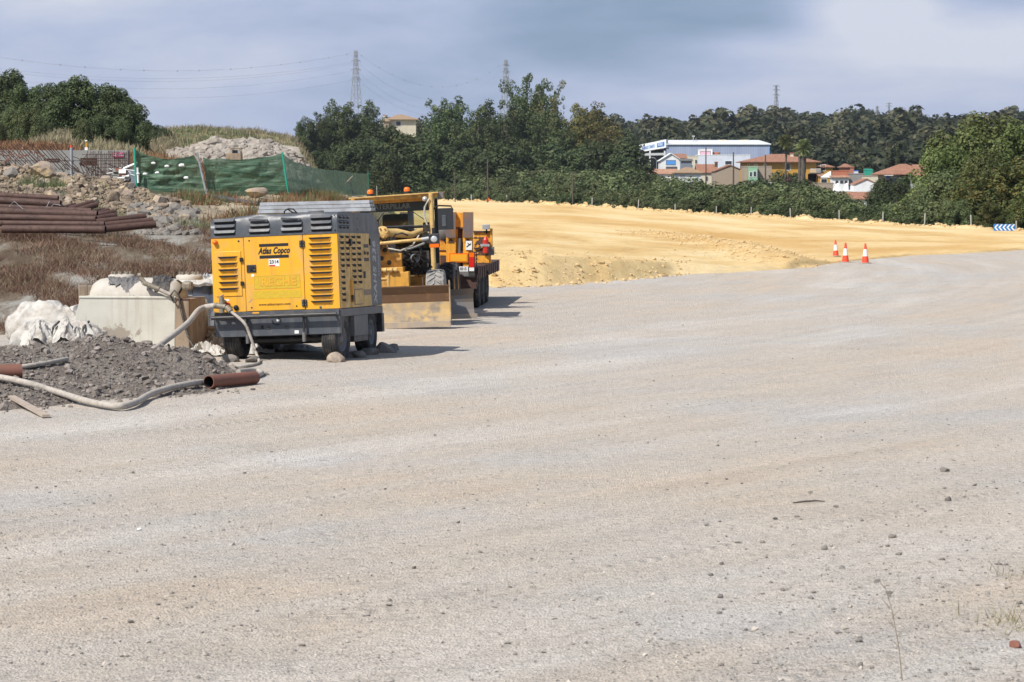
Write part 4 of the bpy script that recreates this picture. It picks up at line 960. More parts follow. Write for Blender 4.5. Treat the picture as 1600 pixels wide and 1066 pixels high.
# hose tangle and pump block
b = MB(); gg = random.Random(4)
for k in range(26):
    x = gg.uniform(.15,.72); z = gg.uniform(1.15,1.62); pts = [(x,1.45+gg.uniform(0,.5),z)]
    for q in range(3): pts.append((pts[-1][0]+gg.uniform(-.15,.15), pts[-1][1]+gg.uniform(-.1,.2), pts[-1][2]+gg.uniform(-.16,.10)))
    b.tube(pts, .018, 'grease', 6)
b.box((.12,1.9,1.05),(.75,2.6,1.55),'grease'); b.lathe([(.09,0),(.09,.16),(.05,.2)],(.55,1.4,1.42),(-.3,1,0),'galv',14); b.box((.72,1.5,1.98),(.86,1.7,2.12),'grease'); b.box((.70,1.5,1.75),(.84,1.7,1.95),'grease')
for k in range(12):
    x = gg.uniform(-.45,-.02); z = gg.uniform(1.7,1.98); b.tube([(x,1.1,z),(x+gg.uniform(-.2,.2),1.15,z+gg.uniform(-.1,.1)),(x+gg.uniform(-.2,.2),1.3,z-gg.uniform(0,.3))],.02,'steel' if k%2 else 'grease',6)
b.box((-.50,1.05,1.80),(-.18,1.25,1.97),'steel'); b.build('pump_block', gra)
# seat and controls
b = MB(); b.box((-.45,cy0+.55,1.95),(.15,cy0+.68,2.36),'seat'); b.box((-.45,cy0+.2,1.80),(.15,cy0+.65,1.95),'seat'); b.build('seat', co_, .06)
b = MB(); b.box((-.8,cy0+.5,1.8),(-.55,cy0+.9,2.25),'skinbeam'); b.tube([(-.6,cy0+.25,1.9),(-.62,cy0+.25,2.15)],.02,'black',6); b.tube([(.22,cy0+.35,1.9),(.22,cy0+.35,2.5)],.07,'bluegrey',10); b.box((.5,cy0+.2,1.95),(.66,cy0+.3,2.15),'black'); b.build('controls', co_)
b = MB(); b.tube([(-.55,cy0-.01,2.18),(-.35,cy0-.02,2.40)],.008,'black',5); b.tube([(.30,cy0-.01,2.40),(.55,cy0-.02,2.22)],.008,'black',5); b.build('wiper', co_)
# mirror
b = MB(); b.tube([(.80,cy0-.5,2.45),(.92,cy0-.5,2.52),(1.20,cy0-.5,2.50),(1.24,cy0-.5,2.40)],.018,'black',8); mo = b.build('mirror', gra)
b = MB(); b.box((.90,cy0-.56,1.98),(1.24,cy0-.46,2.46),'cablack'); b.box((.99,cy0-.575,2.05),(1.08,cy0-.555,2.30),'grey'); b.build('mirror_housing', mo, .05)
# engine cover behind the cab
b = MB(); b.box((-.55,cy1+.05,1.0),(.5,8.2,1.9),'cat'); b.box((-.25,cy1+.3,1.9),(-.1,cy1+.45,2.35),'black'); b.box((-.7,6.2,.55),(.65,8.0,1.0),'cat'); b.build('engine_cover', gra, .03)
# moldboard under the frame, turned so that its right end shows
b = MB(); prof2 = [(.06,.66),(.16,.52),(.18,.36),(.14,.2),(.04,.03)]
curved(b, -1.75, 1.72, prof2, ['bladeside']*4, .03); b.box((1.05,.0,.60),(1.10,.1,.7),'bladeside')
mbd = b.build('moldboard', gra); mbd.location = (0,2.9,.0); mbd.rotation_euler = (0,0,R(14))
b = MB(); b.box((-1.76,-.03,-.0),(1.76,.06,.1),'bladeedge'); b.lathe([(.6,0),(.6,.1),(.52,.1)],(0,.7,.75),(0,0,1),'bladeside',30); b.build('moldboard_edge', mbd)
wheel('wheel', gra, (.94,1.75,.60), .56, .40, 1, tyrem='rubberdust', rimm='cat', lugs=22, label='dusty pale front wheel')
wheel('wheel', gra, (-.98,1.75,.66), .56, .40, -1, tyrem='rubberdust', rimm='cat', lugs=22)
for y in (6.0, 7.4):
    for s in (-1, 1): wheel('wheel', gra, (s*.99-.11,y,.56), .60, .38, s, rimm='cat', lugs=22)
b = MB(); b.tube([(-1.0,1.75,.62),(1.0,1.75,.60)],.08,'cat',10); b.box((-1.0,5.9,.5),(-.8,7.5,.8),'cat'); b.box((.78,5.9,.5),(.98,7.5,.8),'cat'); b.build('axles', gra)
bpy.context.view_layer.update()

# ================================================================== LOW-LOADER TRAILER
tr = empty('low_loader_trailer', (-1.72, 65.2, 0), (0, 0, R(-4)))
tag(tr, 'orange low-loader trailer seen from behind, its steel loading ramps folded upright', 'trailer')
b = MB(); b.box((-1.6,.1,.86),(.90,7.0,1.02),'rust'); 
b.box((-1.5,0,.55),(.45,.18,.86),'truck'); b.box((.45,.02,.55),(.88,.18,.86),'rust'); b.box((.67,.2,.72),(.90,7.0,.86),'rust'); b.box((-1.6,.2,.72),(-1.37,7.0,.86),'rust')
for k in range(9): b.box((.895,.5+k*.7,.72),(.92,.6+k*.7,1.02),'rust')
b.box((-.3,.2,.45),(.6,7,.62),'blackmetal'); b.build('deck', tr, .01)
b = MB(); b.box((-1.5,-.05,.50),(.86,.10,.62),'rust'); b.box((-.75,-.06,.62),(-.68,.0,.86),'rust'); b.box((.45,-.04,.40),(.52,.02,.86),'rust'); b.tube([(-.3,-.1,.42),(.8,-.1,.45)],.03,'rust',8); b.box((-1.05,-.06,.40),(-.2,.0,.5),'blackmetal')
b.tube([(.32,-.05,.62),(.32,-.05,.78)],.03,'truck',8); b.build('underrun_bar', tr)
def ramp_(x0, x1):
    b = MB(); b.box((x0,.02,1.02),(x1,.16,1.78),'truck'); b.box((x0+.0,-.04,1.78),(x1,.18,2.36),'truck'); o = b.build('loading_ramp', tr, .01)
    b = MB(); b.box((x0+.005,-.055,1.74),(x1-.005,-.042,2.355),'steel'); b.add([(x0+.03,-.0,1.62),(x1-.03,-.0,1.62),((x0+x1)/2,.0,1.72)],[(0,1,2)],'rust'); b.build('ramp_plate', o)
ramp_(.12,.36); ramp_(.535,.775); ramp_(-1.0,-.76)
b = MB(); b.box((.36,.08,1.98),(.535,.14,2.34),'truck'); b.box((.36,.06,1.955),(.535,.14,1.99),'rust'); b.box((.36,.10,1.02),(.40,.14,1.95),'truck'); b.box((.52,.10,1.02),(.54,.14,1.95),'truck'); b.box((.36,.16,1.02),(.535,.19,1.98),'rust')
b.tube([(.44,.04,1.08),(.46,.02,1.72)],.035,'greylight',10); b.tube([(.44,.04,1.05),(.44,.03,1.35)],.05,'black',10); b.build('ramp_ram', tr)
# stowed box sections / dropsides, rusty orange
b = MB()
b.box((-.20,.35,1.02),(.12,.45,1.78),'truck'); b.box((-.20,.33,1.40),(.12,.36,1.43),'rust'); b.box((-.20,.30,1.08),(.12,.35,1.34),'truck'); b.box((-.05,.29,1.1),(.1,.31,1.3),'rust')
b.build('dropside', tr, .004); b = MB(); b.T = Matrix.Translation((-.26,2.4,.0)) @ Matrix.Diagonal((1.03,1,1.02,1))
b.box((.80,.35,1.02),(1.22,.45,1.80),'truck'); b.box((.775,.30,1.78),(1.24,.45,1.82),'rust')
b.box((.80,.30,1.385),(1.22,.35,1.41),'rust'); b.box((.80,.30,1.22),(1.22,.35,1.245),'rust')
for (xa, za, s) in ((1.02,1.52,.19),(1.02,1.30,.14),(1.02,1.14,.12)):
    b.add([(xa-s,.345,za),(xa,.345,za+s*.8),(xa+s,.345,za),(xa,.345,za-s*.5)],[(0,3,2,1)],'rust')
b.box((.80,.28,1.03),(1.18,.34,1.21),'truck'); b.box((1.20,.30,1.30),(1.26,.42,1.88),'truck'); b.box((1.16,.28,1.22),(1.30,.42,1.42),'greylight')
b.T = Matrix.Identity(4); gg = random.Random(8)
for k in range(60):
    x = gg.uniform(.58,.92); z = gg.uniform(1.1,1.7); s = gg.uniform(.015,.05)
    yy = 2.747 if x > .5 else (.298 if z < 1.33 else .347)
    b.add([(x-s,yy,z-s*.4),(x+s,yy,z-s*.5),(x+s*.8,yy,z+s*.6),(x-s*.6,yy,z+s*.4)],[(0,1,2,3)],'rust')
b.build('dropside', tr, .004)
b = MB(); b.lathe([(.001,-.1),(.2,-.1),(.34,-.08),(.36,0),(.34,.08),(.2,.1),(.001,.1)],(.02,.45,1.88),(.25,1,0),'rubber',28); b.lathe([(.001,-.12),(.2,-.12),(.22,-.08)],(.02,.45,1.88),(.25,1,0),'greylight',20); b.build('spare_wheel', tr)
b = MB(); b.box((.20,-.02,1.20-.06),(.66,.015,1.36),'coneRed'); 
o = b.build('rear_marker', tr); o.data.materials[0] = M['orangelens']
b = MB(); b.box((.23,-.028,1.165),(.63,-.021,1.335),'amber'); b.build('reflector_panel', o)
b = MB(); b.box((.675,-.06,.78),(.825,.02,1.40),'blackmetal'); o = b.build('tail_lamp', tr)
b = MB(); b.box((.69,-.075,1.27),(.81,-.062,1.38),'orangelens'); b.box((.69,-.075,1.02),(.81,-.062,1.265),'redlens'); b.box((.69,-.075,.93),(.81,-.062,1.015),'white'); b.build('lamp_glass', o)
b = MB(); b.box((.36,-.04,.92),(.66,-.02,1.04),'white'); o = b.build('number_plate', tr); text('R 8315', .10, 'logo', o, TF(.51,-.041,.98), sx=.75, bold=.003)
b = MB(); b.box((.35,-.035,.80),(.67,.0,.915),'greylight'); b.build('plate_bracket', tr)
b = MB(); b.box((.60,-.008,1.44),(.75,.018,1.66),'white'); b.add([(.62,-.012,1.50),(.73,-.012,1.58),(.73,-.012,1.61),(.62,-.012,1.53)],[(0,1,2,3)],'logo'); b.add([(.64,-.0125,1.60),(.70,-.0125,1.545),(.715,-.0125,1.56),(.655,-.0125,1.615)],[(0,1,2,3)],'logo'); b.build('warning_sticker', tr)
b = MB(); b.T = Matrix.Translation((-.26,2.4,.0)) @ Matrix.Diagonal((1.03,1,1.02,1)); b.tube([(1.10,.22,1.28),(1.10,.22,1.60)],.07,'red',14); b.lathe([(.07,0),(.04,.06),(.02,.09)],(1.10,.22,1.60),(0,0,1),'red',14); b.box((.98,.14,1.44),(1.20,.2,1.50),'galv'); b.build('fire_extinguisher', tr)
b = MB(); b.T = Matrix.Translation((-.26,2.4,.0)) @ Matrix.Diagonal((1.03,1,1.02,1)); b.box((1.02,.2,1.86),(1.20,.3,1.98),'galv'); b.tube([(1.12,.3,1.75),(1.12,.25,1.9)],.02,'black',8); b.build('work_lamp', tr, .01)
for (x, z0_, z1_) in ((.86,1.0,1.45),(.93,.86,.42)):
    b = MB(); z = z1_
    lo, hi = min(z0_,z1_), max(z0_,z1_); k = 0; z = lo
    while z < hi: b.bar((x,.0 if x<.9 else 2.6,z),(x,.0 if x<.9 else 2.6,z+.045),.03 if k%2 else .01,.01 if k%2 else .03,'grease'); z += .04; k += 1
    b.build('chain', tr)
for y in (1.0, 2.2, 3.4):
    for s in (-1, 1): wheel('wheel', tr, (s*1.0-.36,y,.44), .44, .46, s)
b = MB(); b.prism([(.3,.80),(.4,.40),(.42,.40),(.34,.84)],'x',.36,.85,'blackmetal'); b.build('mudflap', tr); b = MB(); b.prism([(.3,.80),(.4,.40),(.42,.40),(.34,.84)],'x',-1.55,-1.05,'blackmetal'); b.build('mudflap', tr)
# ================================================================== LEFT SIDE OF THE YARD
g = np.random.default_rng(12)
# ---- dark spoil heap in front of the tank
def spoil(x, y):
    def bl(px, py, rx, ry, h, rot=0):
        c = gr(px, py); dx = x - c.x; dy = y - c.y
        ca, sa = math.cos(rot), math.sin(rot); a = dx*ca + dy*sa; b = -dx*sa + dy*ca
        return h*np.exp(-((a/rx)**2 + (b/ry)**2)**1.15)
    z = bl(195, 588, 1.2, 1.9, .40) + bl(310, 590, .75, 1.2, .17) + bl(75, 598, 1.2, 2.6, .12) + bl(-60, 595, 1.6, 4, .30) + bl(10, 565, .8, 1.6, .16) + bl(20, 628, .9, 1.3, .09) + bl(100, 612, 1.5, 1.6, .08) + bl(250, 610, 1.0, 1.2, .08)
    k = sstep(.03, .2, z)
    z = z*1.3
    return z - .07 + k*(.075*fbm(x*2.4, y*1.9, 81, 5) + .03*fbm(x*9, y*9, 83, 3))
sx, sy = np.meshgrid(np.arange(-15, -3.2, .05), np.arange(34, 54, .08), indexing='ij')
V, F = grid(sx, sy, spoil(sx, sy)); tag(link('spoil_heap', mesh_np('spoil_heap', V, F, M['dirt'], True)), kind='structure')
n = 26000; x = g.uniform(-14, -3.2, n); y = g.uniform(35, 54, n); z = spoil(x, y); k = z > -.055 + g.random(n)*.12; x, y, z = x[k], y[k], z[k]
s = np.exp(g.normal(-3.95, .6, len(x))); s = np.minimum(s, .11)
V, F = rocks_np(np.stack([x, y, np.maximum(z, 0) + s*.25], 1), s, g, 'ico', .8, .3)
tag(link('spoil_clods', mesh_np('spoil_clods', V, F, M['clod'])), kind='stuff', label='dark brown clods and stones covering the spoil heap')
def sz_(x, y): return max(groundz(x, y), float(spoil(np.array(x), np.array(y))))

def crumple(name, c, sx_, sy_, h, seed, m, drape=0., drop=0.):
    """thin crumpled sheet lying on something; drape = radius of the rounded thing under it"""
    nn = 30; U, W = np.meshgrid(np.linspace(-1, 1, nn), np.linspace(-1, 1, nn), indexing='ij'); a = np.arctan2(W, U)
    rr_ = 1 + .28*fbm(np.cos(a)*1.8 + seed, np.sin(a)*1.8, seed, 4); x = U*sx_*rr_; y = W*sy_*rr_
    f = fbm(U*1.7 + seed, W*1.7, seed, 3); z = h*(1 - np.abs(f)*2.4)*np.clip(1.25 - np.hypot(U, W)*.9, .08, 1) - drop*np.hypot(U, W)**2
    x = x + .06*fbm(U*3, W*3 + seed, seed+1, 3); y = y + .06*fbm(U*3 + 9, W*3 + seed, seed+2, 3)
    if drape: z = z - (drape - np.sqrt(np.maximum(drape**2 - np.minimum(np.abs(y), drape*.98)**2, 0)))*.8
    V, F = grid(x, y, np.maximum(z, -.01) if not (drape or drop) else z); o = link(name, mesh_np(name, V, F, M[m], False)); o.location = c; return o
# ---- big white bag
def bag(name, c, rx, ry, h, seed, m, sag=.35, box=.55):
    import bmesh
    bm = bmesh.new(); bmesh.ops.create_icosphere(bm, subdivisions=5, radius=1)
    for v in bm.verts:
        a = np.array(v.co); q = np.sign(a)*np.abs(a)**box; q = q/max(1e-6, np.max(np.abs(q))**.5)
        th = math.atan2(a[1], a[0]); z = q[2]*.5 + .5; cs, sn = math.cos(th), math.sin(th)
        lum = float(fbm(np.array(cs*1.4+seed), np.array(sn*1.4+a[2]*.9), seed, 3))
        fold = abs(math.sin(th*6 + 2.2*float(fbm(np.array(cs*2+seed), np.array(a[2]*1.5), seed+4, 3)) + seed))
        cre = 1 - abs(float(fbm(np.array(cs*3+a[2]*2.2+seed), np.array(sn*3-a[2]*2.6), seed+9, 4)))*2
        rd = 1 + .12*lum - .07*fold*(.4+z) + .05*max(0, cre)
        top = max(0, z - .70)/.30; bulge = 1 + .13*math.sin(math.pi*min(1, max(0, z*1.1)))
        v.co = Vector((q[0]*rx*rd*bulge*(1-.16*top), q[1]*ry*rd*bulge*(1-.16*top), z*h*(1 + sag*top*(float(fbm(np.array(a[0]*2.4+seed), np.array(a[1]*2.4), seed+3, 4)) + .25*max(0, cre)-.2))))
    me = bpy.data.meshes.new(name); bm.to_mesh(me); bm.free(); me.materials.append(M[m])
    for p in me.polygons: p.use_smooth = True
    o = link(name, me); o.location = c; return o
p = gr(83, 562); bg_ = bag('bulk_bag', (p.x, p.y+.6, .0), .70, .55, .62, 4, 'bag'); tag(bg_, 'slumped white woven bulk bag leaning at the left of the white tank', 'bulk bag')
b = MB()
for (xa, xb, t) in ((.0, .10, 0), (-.42, -.62, 1), (.52, .66, 2)):
    b.tube([(xa+.05,-.26,.64),(xa,-.54,.56),(xa-.02,-.66,.34),(xa-.06,-.66,.02)], .022, 'hosedark' if t != 1 else 'bag', 6)
b.build('strap', bg_)
p = gr(48, 545); bg2 = bag('bulk_bag', (p.x+.12, p.y+1.2, .0), .66, .5, .74, 9, 'bag'); tag(bg2, 'white woven bulk bag behind the slumped one, at the foot of the bank', 'bulk bag')
p = gr(140, 552); o = bag('bulk_bag', (p.x-.02, p.y+.55, .0), .16, .35, .62, 13, 'bag'); tag(o, 'narrow folded dirty white bag squeezed between slumped bulk bag and tank', 'bag')
# crumpled film tops on the bag
g2 = np.random.default_rng(5)
p = gr(83, 562)
for i, (dx, dz, s) in enumerate(((-.25,.64,.22),(.22,.66,.18),(-.30,.36,.18),(.42,.56,.14))):
    o = crumple('plastic_wrap', (p.x+dx, p.y+(.0 if dz > .5 else -.45), dz-.07), s*1.25, s*1.3, .14, 20+i, 'bag', .0, .22)
    tag(o, ['crumpled clear wrap on the left top of the bulk bag','crumpled clear wrap on the middle of the bulk bag','wad of white wrap hanging down the bulk bag front','small wad of wrap at the bag\'s right shoulder'][i], 'plastic wrap', 'plastic wraps on the bulk bag')

# ---- white tank with rounded top
tk = empty('water_tank', tuple(gr(268, 556) + Vector((0, .45, 0))), (0, 0, R(-7))); tag(tk, 'flaking white box tank with a dusty rounded vessel lying in it, left of the compressor', 'tank')
b = MB(); b.prism([(-1.98,0),(.0,-.02),(.02,1.0),(-1.72,1.02)],'y',0,1.3,'tankwhite'); b.box((-1.74,-.015,.985),(.03,.05,1.03),'tankwhite'); b.box((-.02,.02,.0),(.015,1.32,.985),'tankwhite'); b.build('tank_body', tk, .012)
b = MB(); b.box((.018,-.02,.02),(.27,1.25,.98),'tankside'); b.box((.02,-.03,.96),(.28,.02,.995),'rust'); b.build('side_board', tk, .008)
b = MB()
def capsule(b, x0, x1, y, z, r, ry, m):
    pr = [(.001,0),(r*.45,.02),(r*.75,.08),(r*.93,.18),(r,.32)]; vs = []
    Lx = x1-x0; prof = pr + [(r, Lx-.32)] + [(a, Lx-c) for a, c in pr[::-1][1:]]; n=32; fs=[]
    for rr, h in prof:
        for j in range(n):
            t = 2*math.pi*j/n; vs.append((x0+h, y+math.cos(t)*rr*ry/r, z+math.sin(t)*rr))
    for i in range(len(prof)-1):
        for j in range(n): fs.append((i*n+j,i*n+(j+1)%n,(i+1)*n+(j+1)%n,(i+1)*n+j))
    b.add(vs, fs, m, True)
capsule(b, -1.68, .06, .62, 1.0, .34, .55, 'tankcyl'); b.build('vessel', tk)
for x in (-1.12, -.62):
    b = MB(); b.lathe([(.24,0),(.24,.07),(.20,.09),(.001,.10)],(x+(.75 if x>-1 else 0),.6,1.31),(0,0,1),'tankcyl',20)
    for k in range(9): b.tube([(x+(.75 if x>-1 else 0)+math.cos(k*.7)*.17,.6+math.sin(k*.7)*.17,1.39),(x+(.75 if x>-1 else 0)+math.cos(k*.7)*.17,.6+math.sin(k*.7)*.17,1.45)],.025,'valve',6)
    b.build('manhole_lid', tk)
b = MB(); b.tube([(-.62,-.03,1.40),(-.55,-.05,1.26),(-.30,-.05,1.17),(-.05,-.06,1.06)],.035,'hose',8); b.tube([(-.60,-.04,1.36),(-.52,-.05,1.26),(-.26,-.055,1.16)],.045,'valve',8); b.lathe([(.05,-.03),(.05,.03)],(-.62,-.03,1.40),(1,0,0),'valve',10)
b.tube([(.05,.1,1.06),(.14,.0,1.18),(.2,-.02,1.25)],.02,'black',8); b.build('filler_pipe', tk)
b = MB(); b.box((.14,-.06,1.14),(.33,.12,1.30),'valve'); b.build('float_box', tk, .05)
b = MB(); b.tube([(.10,-.05,1.06),(.02,-.08,1.14),(-.05,-.08,1.05),(.02,-.08,.92),(.06,-.08,.95)],.018,'hosedark',8); b.build('rope_loop', tk)
tkM = frame_of(tk)
def tl_(x, y, z): return tkM @ Vector((x, y, z))
# rags and lids on the vessel
for i, (x, s, lab) in enumerate(((-1.15,.2,'grey rag bunched on the left lid of the vessel'),(-.92,.22,'torn grey sheet draped over the vessel crest'),(-.35,.22,'flattened dark sheet lying between the vessel lids'))):
    q = tl_(x, .55, 1.36 if i != 1 else 1.33); o = crumple('rag', q, s*.75, s*2.0, .05, 40+i, 'greylight' if i < 2 else 'hosedark', .5); tag(o, lab, 'rag')
# hose pouring from filler beside tank, down to the ground
def hose(name, label, pts, r, m, n=12, k=8):
    pts = [Vector(p) for p in pts]; P = [pts[0]*2-pts[1]] + pts + [pts[-1]*2-pts[-2]]; out = []
    for i in range(1, len(P)-2):
        for j in range(k):
            t = j/k; a, b_, c, d = P[i-1], P[i], P[i+1], P[i+2]
            out.append(.5*((2*b_) + (c-a)*t + (2*a-5*b_+4*c-d)*t*t + (3*b_-a-3*c+d)*t**3))
    out.append(P[-2]); b = MB(); b.tube(out, r, m, n); o = b.build(name); return tag(o, label, 'hose')
def gp(px, py, z=0.03, on=True):
    for d in np.arange(33, 56, .06):
        q = at(px, py, float(d))
        if q.z <= sz_(q.x, q.y) + z: return q
    return gr(px, py, z)
q0 = tl_(.10, -.06, 1.05)
hose('thin_hose', 'thin grey hose hanging from the tank rim down to the ground', [q0, q0 + Vector((.05,-.03,-.3)), q0 + Vector((.18,-.08,-.75)), q0 + Vector((.34,-.2,-1.0))], .022, 'hosedark')
# main air hose from the valve to the spoil heap
v0 = cl(-1.05, -.17, 1.03)
e1 = gp(238, 551, .0)
hose('air_hose', 'stout beige hose sloping from the compressor outlet down to the spoil heap', [v0, v0 + Vector((-.25,-.10,-.06)), v0.lerp(e1, .5) + Vector((0,0,.04)), e1 + Vector((-.1,-.2,-.05))], .048, 'hose')
v1 = cl(-.77, -.20, .93)
hose('air_hose', 'grey hose drooping from compressor outlet past its left front wheel', [v1, v1 + Vector((.25,-.12,-.20)), cl(-.42,-.25,.50), cl(-.30,-.28,.15), gr(404, 567, .03), gr(385, 572, .03), gr(360, 573, .03)], .026, 'hose')
pts = [gp(x, y, .07) for x, y in ((-90,583),(-20,587),(40,598),(90,613),(140,628),(185,635),(212,629),(235,616),(265,606),(300,599),(322,597))]
hose('air_hose', 'long beige hose snaking across the front of the spoil heap into a rusty pipe', pts, .046, 'hose')
pts = [gp(x, y, .05) for x, y in ((365,596),(390,590),(408,584),(404,580),(390,579),(372,581))]
hose('air_hose', 'short beige hose bend coming out of the small rusty pipe\'s far end', pts, .042, 'hose')
pts = [gp(x, y, .05) for x, y in ((20,575),(50,571),(80,566),(105,561))]
hose('air_hose', 'beige hose end leaving the rusty casing at the left picture edge', pts, .035, 'hose')
b = MB(); b.pipe(gp(326, 597, .10), gp(398, 590, .10), .098, 'rustred', .012); o = b.build('casing_pipe'); tag(o, 'short rusty red pipe with open end on the gravel before the compressor', 'pipe')
b = MB(); b.pipe(gp(-60, 584, .12), gp(34, 580, .12), .105, 'rustred', .012); o = b.build('casing_pipe'); tag(o, 'rusty red pipe end poking in at the left edge on the spoil heap', 'pipe')
a_, c_ = gp(18, 620, .03), gp(72, 650, .03); b = MB(); b.bar(a_, c_, .10, .035, 'wood'); tag(b.build('plank'), 'weathered pale wooden plank lying on the gravel below the hose', 'plank')
# white sheet under the compressor's left
for i, (px, py, s, h) in enumerate(((318,556,.30,.16),(338,548,.26,.24),(445,549,.5,.10),(395,553,.28,.12))):
    q = gr(px, py); o = crumple('plastic_sheet', (q.x, q.y+.25, .01), s*1.2, .45, h*1.5, 60+i, 'bag')
    tag(o, ['crumpled white sheet at the heap edge before the front wheel','taller crumpled white sheet beside the left front wheel','long white sheet seen under the compressor between its wheels','low white sheet between hose and left rear wheel'][i], 'plastic sheet', 'white sheets on the ground by the compressor')
# wrapped pallet and machinery between tank and compressor
q = gr(316, 530); pw = empty('wrapped_pallet', (q.x, q.y+.9, 0), (0,0,R(-5))); tag(pw, 'film-wrapped pallet of blue-grey drums between the tank and the compressor', 'pallet')
b = MB(); b.box((-.65,-.4,0),(.55,.5,.12),'wood'); b.build('pallet_base', pw)
b = MB(); rr = random.Random(3)
for i in range(3):
    for j in range(2):
        x = -.45+i*.36; y = -.2+j*.4; b.lathe([(.001,.12),(.16,.12),(.17,.2),(.17,.55),(.16,.62),(.001,.63)],(x,y,0),(0,0,1),'bluegrey',16); b.lathe([(.001,.64),(.16,.64),(.17,.7),(.17,1.0),(.14,1.08),(.001,1.09)],(x+.02,y,0),(0,0,1),'bluegrey',16)
b.build('drums', pw)
o = bag('film', (0,0,0), .62, .46, 1.12, 71, 'film', .35, .45); o.parent = pw; o.location = (-.05, .02, .06)
fm = glass('clear_wrap', (.8,.82,.86), .25); N_ = fm.node_tree.nodes; [n_ for n_ in N_ if n_.type == 'BSDF_GLOSSY'][0].inputs['Roughness'].default_value = .35
o.data.materials[0] = fm
o = crumple('plastic_sheet', (q.x-.1, q.y+.7, 1.02), .6, .5, .26, 75, 'bag'); tag(o, 'white film bundle heaped on the wrapped pallet beside the compressor', 'plastic sheet')
q = gr(322, 548); mx = empty('grout_pump', (q.x, q.y+.45, 0), (0,0,R(10))); tag(mx, 'dirty small grout pump with valves squatting between tank and compressor', 'pump')
b = MB(); b.box((-.35,-.2,.22),(.35,.25,.42),'tankside'); b.box((-.32,-.18,.1),(.3,.2,.22),'grease'); b.build('pump_body', mx, .03)
b = MB(); b.lathe([(.001,0),(.13,0),(.13,.42),(.10,.5),(.001,.5)],(-.14,.0,.42),(0,0,1),'tankcyl',16); b.lathe([(.001,0),(.10,0),(.11,.5),(.07,.6),(.001,.6)],(.20,.02,.40),(0,0,1),'tankwhite',16); b.build('cylinder', mx)
b = MB(); b.tube([(-.3,-.25,.3),(-.05,-.3,.26),(.15,-.28,.34),(.34,-.25,.42)],.04,'valve',10); b.tube([(-.3,-.25,.12),(-.25,-.3,.3),(-.1,-.28,.42)],.03,'valve',8); b.tube([(.1,-.25,.15),(.2,-.25,.4)],.03,'grease',8)
for x in (-.2,0,.2): b.lathe([(.06,-.03),(.06,.03)],(x,-.28,.30),(1,0,0),'valve',10)
b.build('valves', mx)
# orange container behind the bag
q = tl_(-1.86,.9,.0); b = MB(); b.box((-.14,-.15,.0),(.16,.15,1.18),'tankside'); b.tube([(.0,-.2,.8),(.0,-.2,1.2),(.2,-.2,1.2),(.2,-.2,.8)],.015,'grey',6); o = b.build('drum_stand', None, .04); o.location = q; o.rotation_euler=(0,0,.2); tag(o, 'orange-tan box with a wire handle behind the left end of the tank', 'box')

# ================================================================== BANK: dry brush, pipes, rubble, boulders
def onground(px, py, d0=48, d1=160):
    for d in np.arange(d0, d1, .25):
        P = at(px, py, float(d))
        if P.z <= groundz(P.x, P.y): return P
    return at(px, py, d1)
def brush(name, label, X, Y, hgt, wid, per, m, seed, lean=.55, spread=.16):
    gg = np.random.default_rng(seed); n = len(X); Z = H(X, Y)
    P = np.repeat(np.stack([X, Y, Z - .03], 1), per, 0); P[:, :2] += gg.normal(0, spread, (len(P), 2))
    hh = np.repeat(hgt, per); V, F = blades_np(P, hh, wid, gg, lean)
    return tag(link(name, mesh_np(name, V, F, M[m])), label, kind='stuff')
n = 66000; px = g.uniform(-420, 470, n); d = g.uniform(52, 92, n); X = X_of(px, d); hz = H0(X, d)
ac = X*.92 + d*.4; al = d*.92 - X*.4; dens = 1.1*fbm(ac*.75, al*.10, 91, 4) + .5*vnoise(X*1.6, d*.5, 93)
k = (hz > .05) & (dens > .12) & (hz < 1.9 + .6*fbm(X*.4, d*.2, 95)); X, d = X[k], d[k]; print('brush', len(X))
brush('dry_brush', 'reddish brown dry brush covering the bank behind the tank', X, d, g.uniform(.07, .24, len(X))*(.5 + 1.4*vnoise(X*.9, d*.5, 94)), .010, 11, 'dry_brown', 1, 1.3, .2)
kk = g.random(len(X)) < .18; brush('dry_grass', 'pale straw stalks among the brown brush on the bank', X[kk], d[kk], g.uniform(.15, .38, kk.sum()), .006, 5, 'dry_straw', 2, .7)
n = 2200; px = g.uniform(-80, 330, n); d = g.uniform(77, 94, n); X = X_of(px, d); k = (H0(X, d) > .4) & (vnoise(X*.9, d*.35, 97) > .80); X, d = X[k], d[k]
brush('green_weeds', 'thin grey-green weeds around the rusty pipes and rubble', X, d, g.uniform(.25, .6, len(X)), .012, 12, 'weed_green', 3, .3, .1)
# weeds on the sandy shelf right of the rubble
n = 3800; px = g.uniform(280, 590, n); d = g.uniform(84, 135, n); X = X_of(px, d); k = (H0(X, d) > .6) & (vnoise(X*.6, d*.25, 99) > .52); X, d = X[k], d[k]
brush('dry_weeds', 'dry orange and green weeds on the sandy shelf before the netting', X, d, g.uniform(.2, .55, len(X)), .02, 9, 'dry_orange', 4, .5)
kk = g.random(len(X)) < .3; brush('shelf_weeds', 'grey-green weeds on the sandy shelf before the netting', X[kk], d[kk], g.uniform(.25, .7, kk.sum()), .02, 10, 'weed_green', 5, .35)
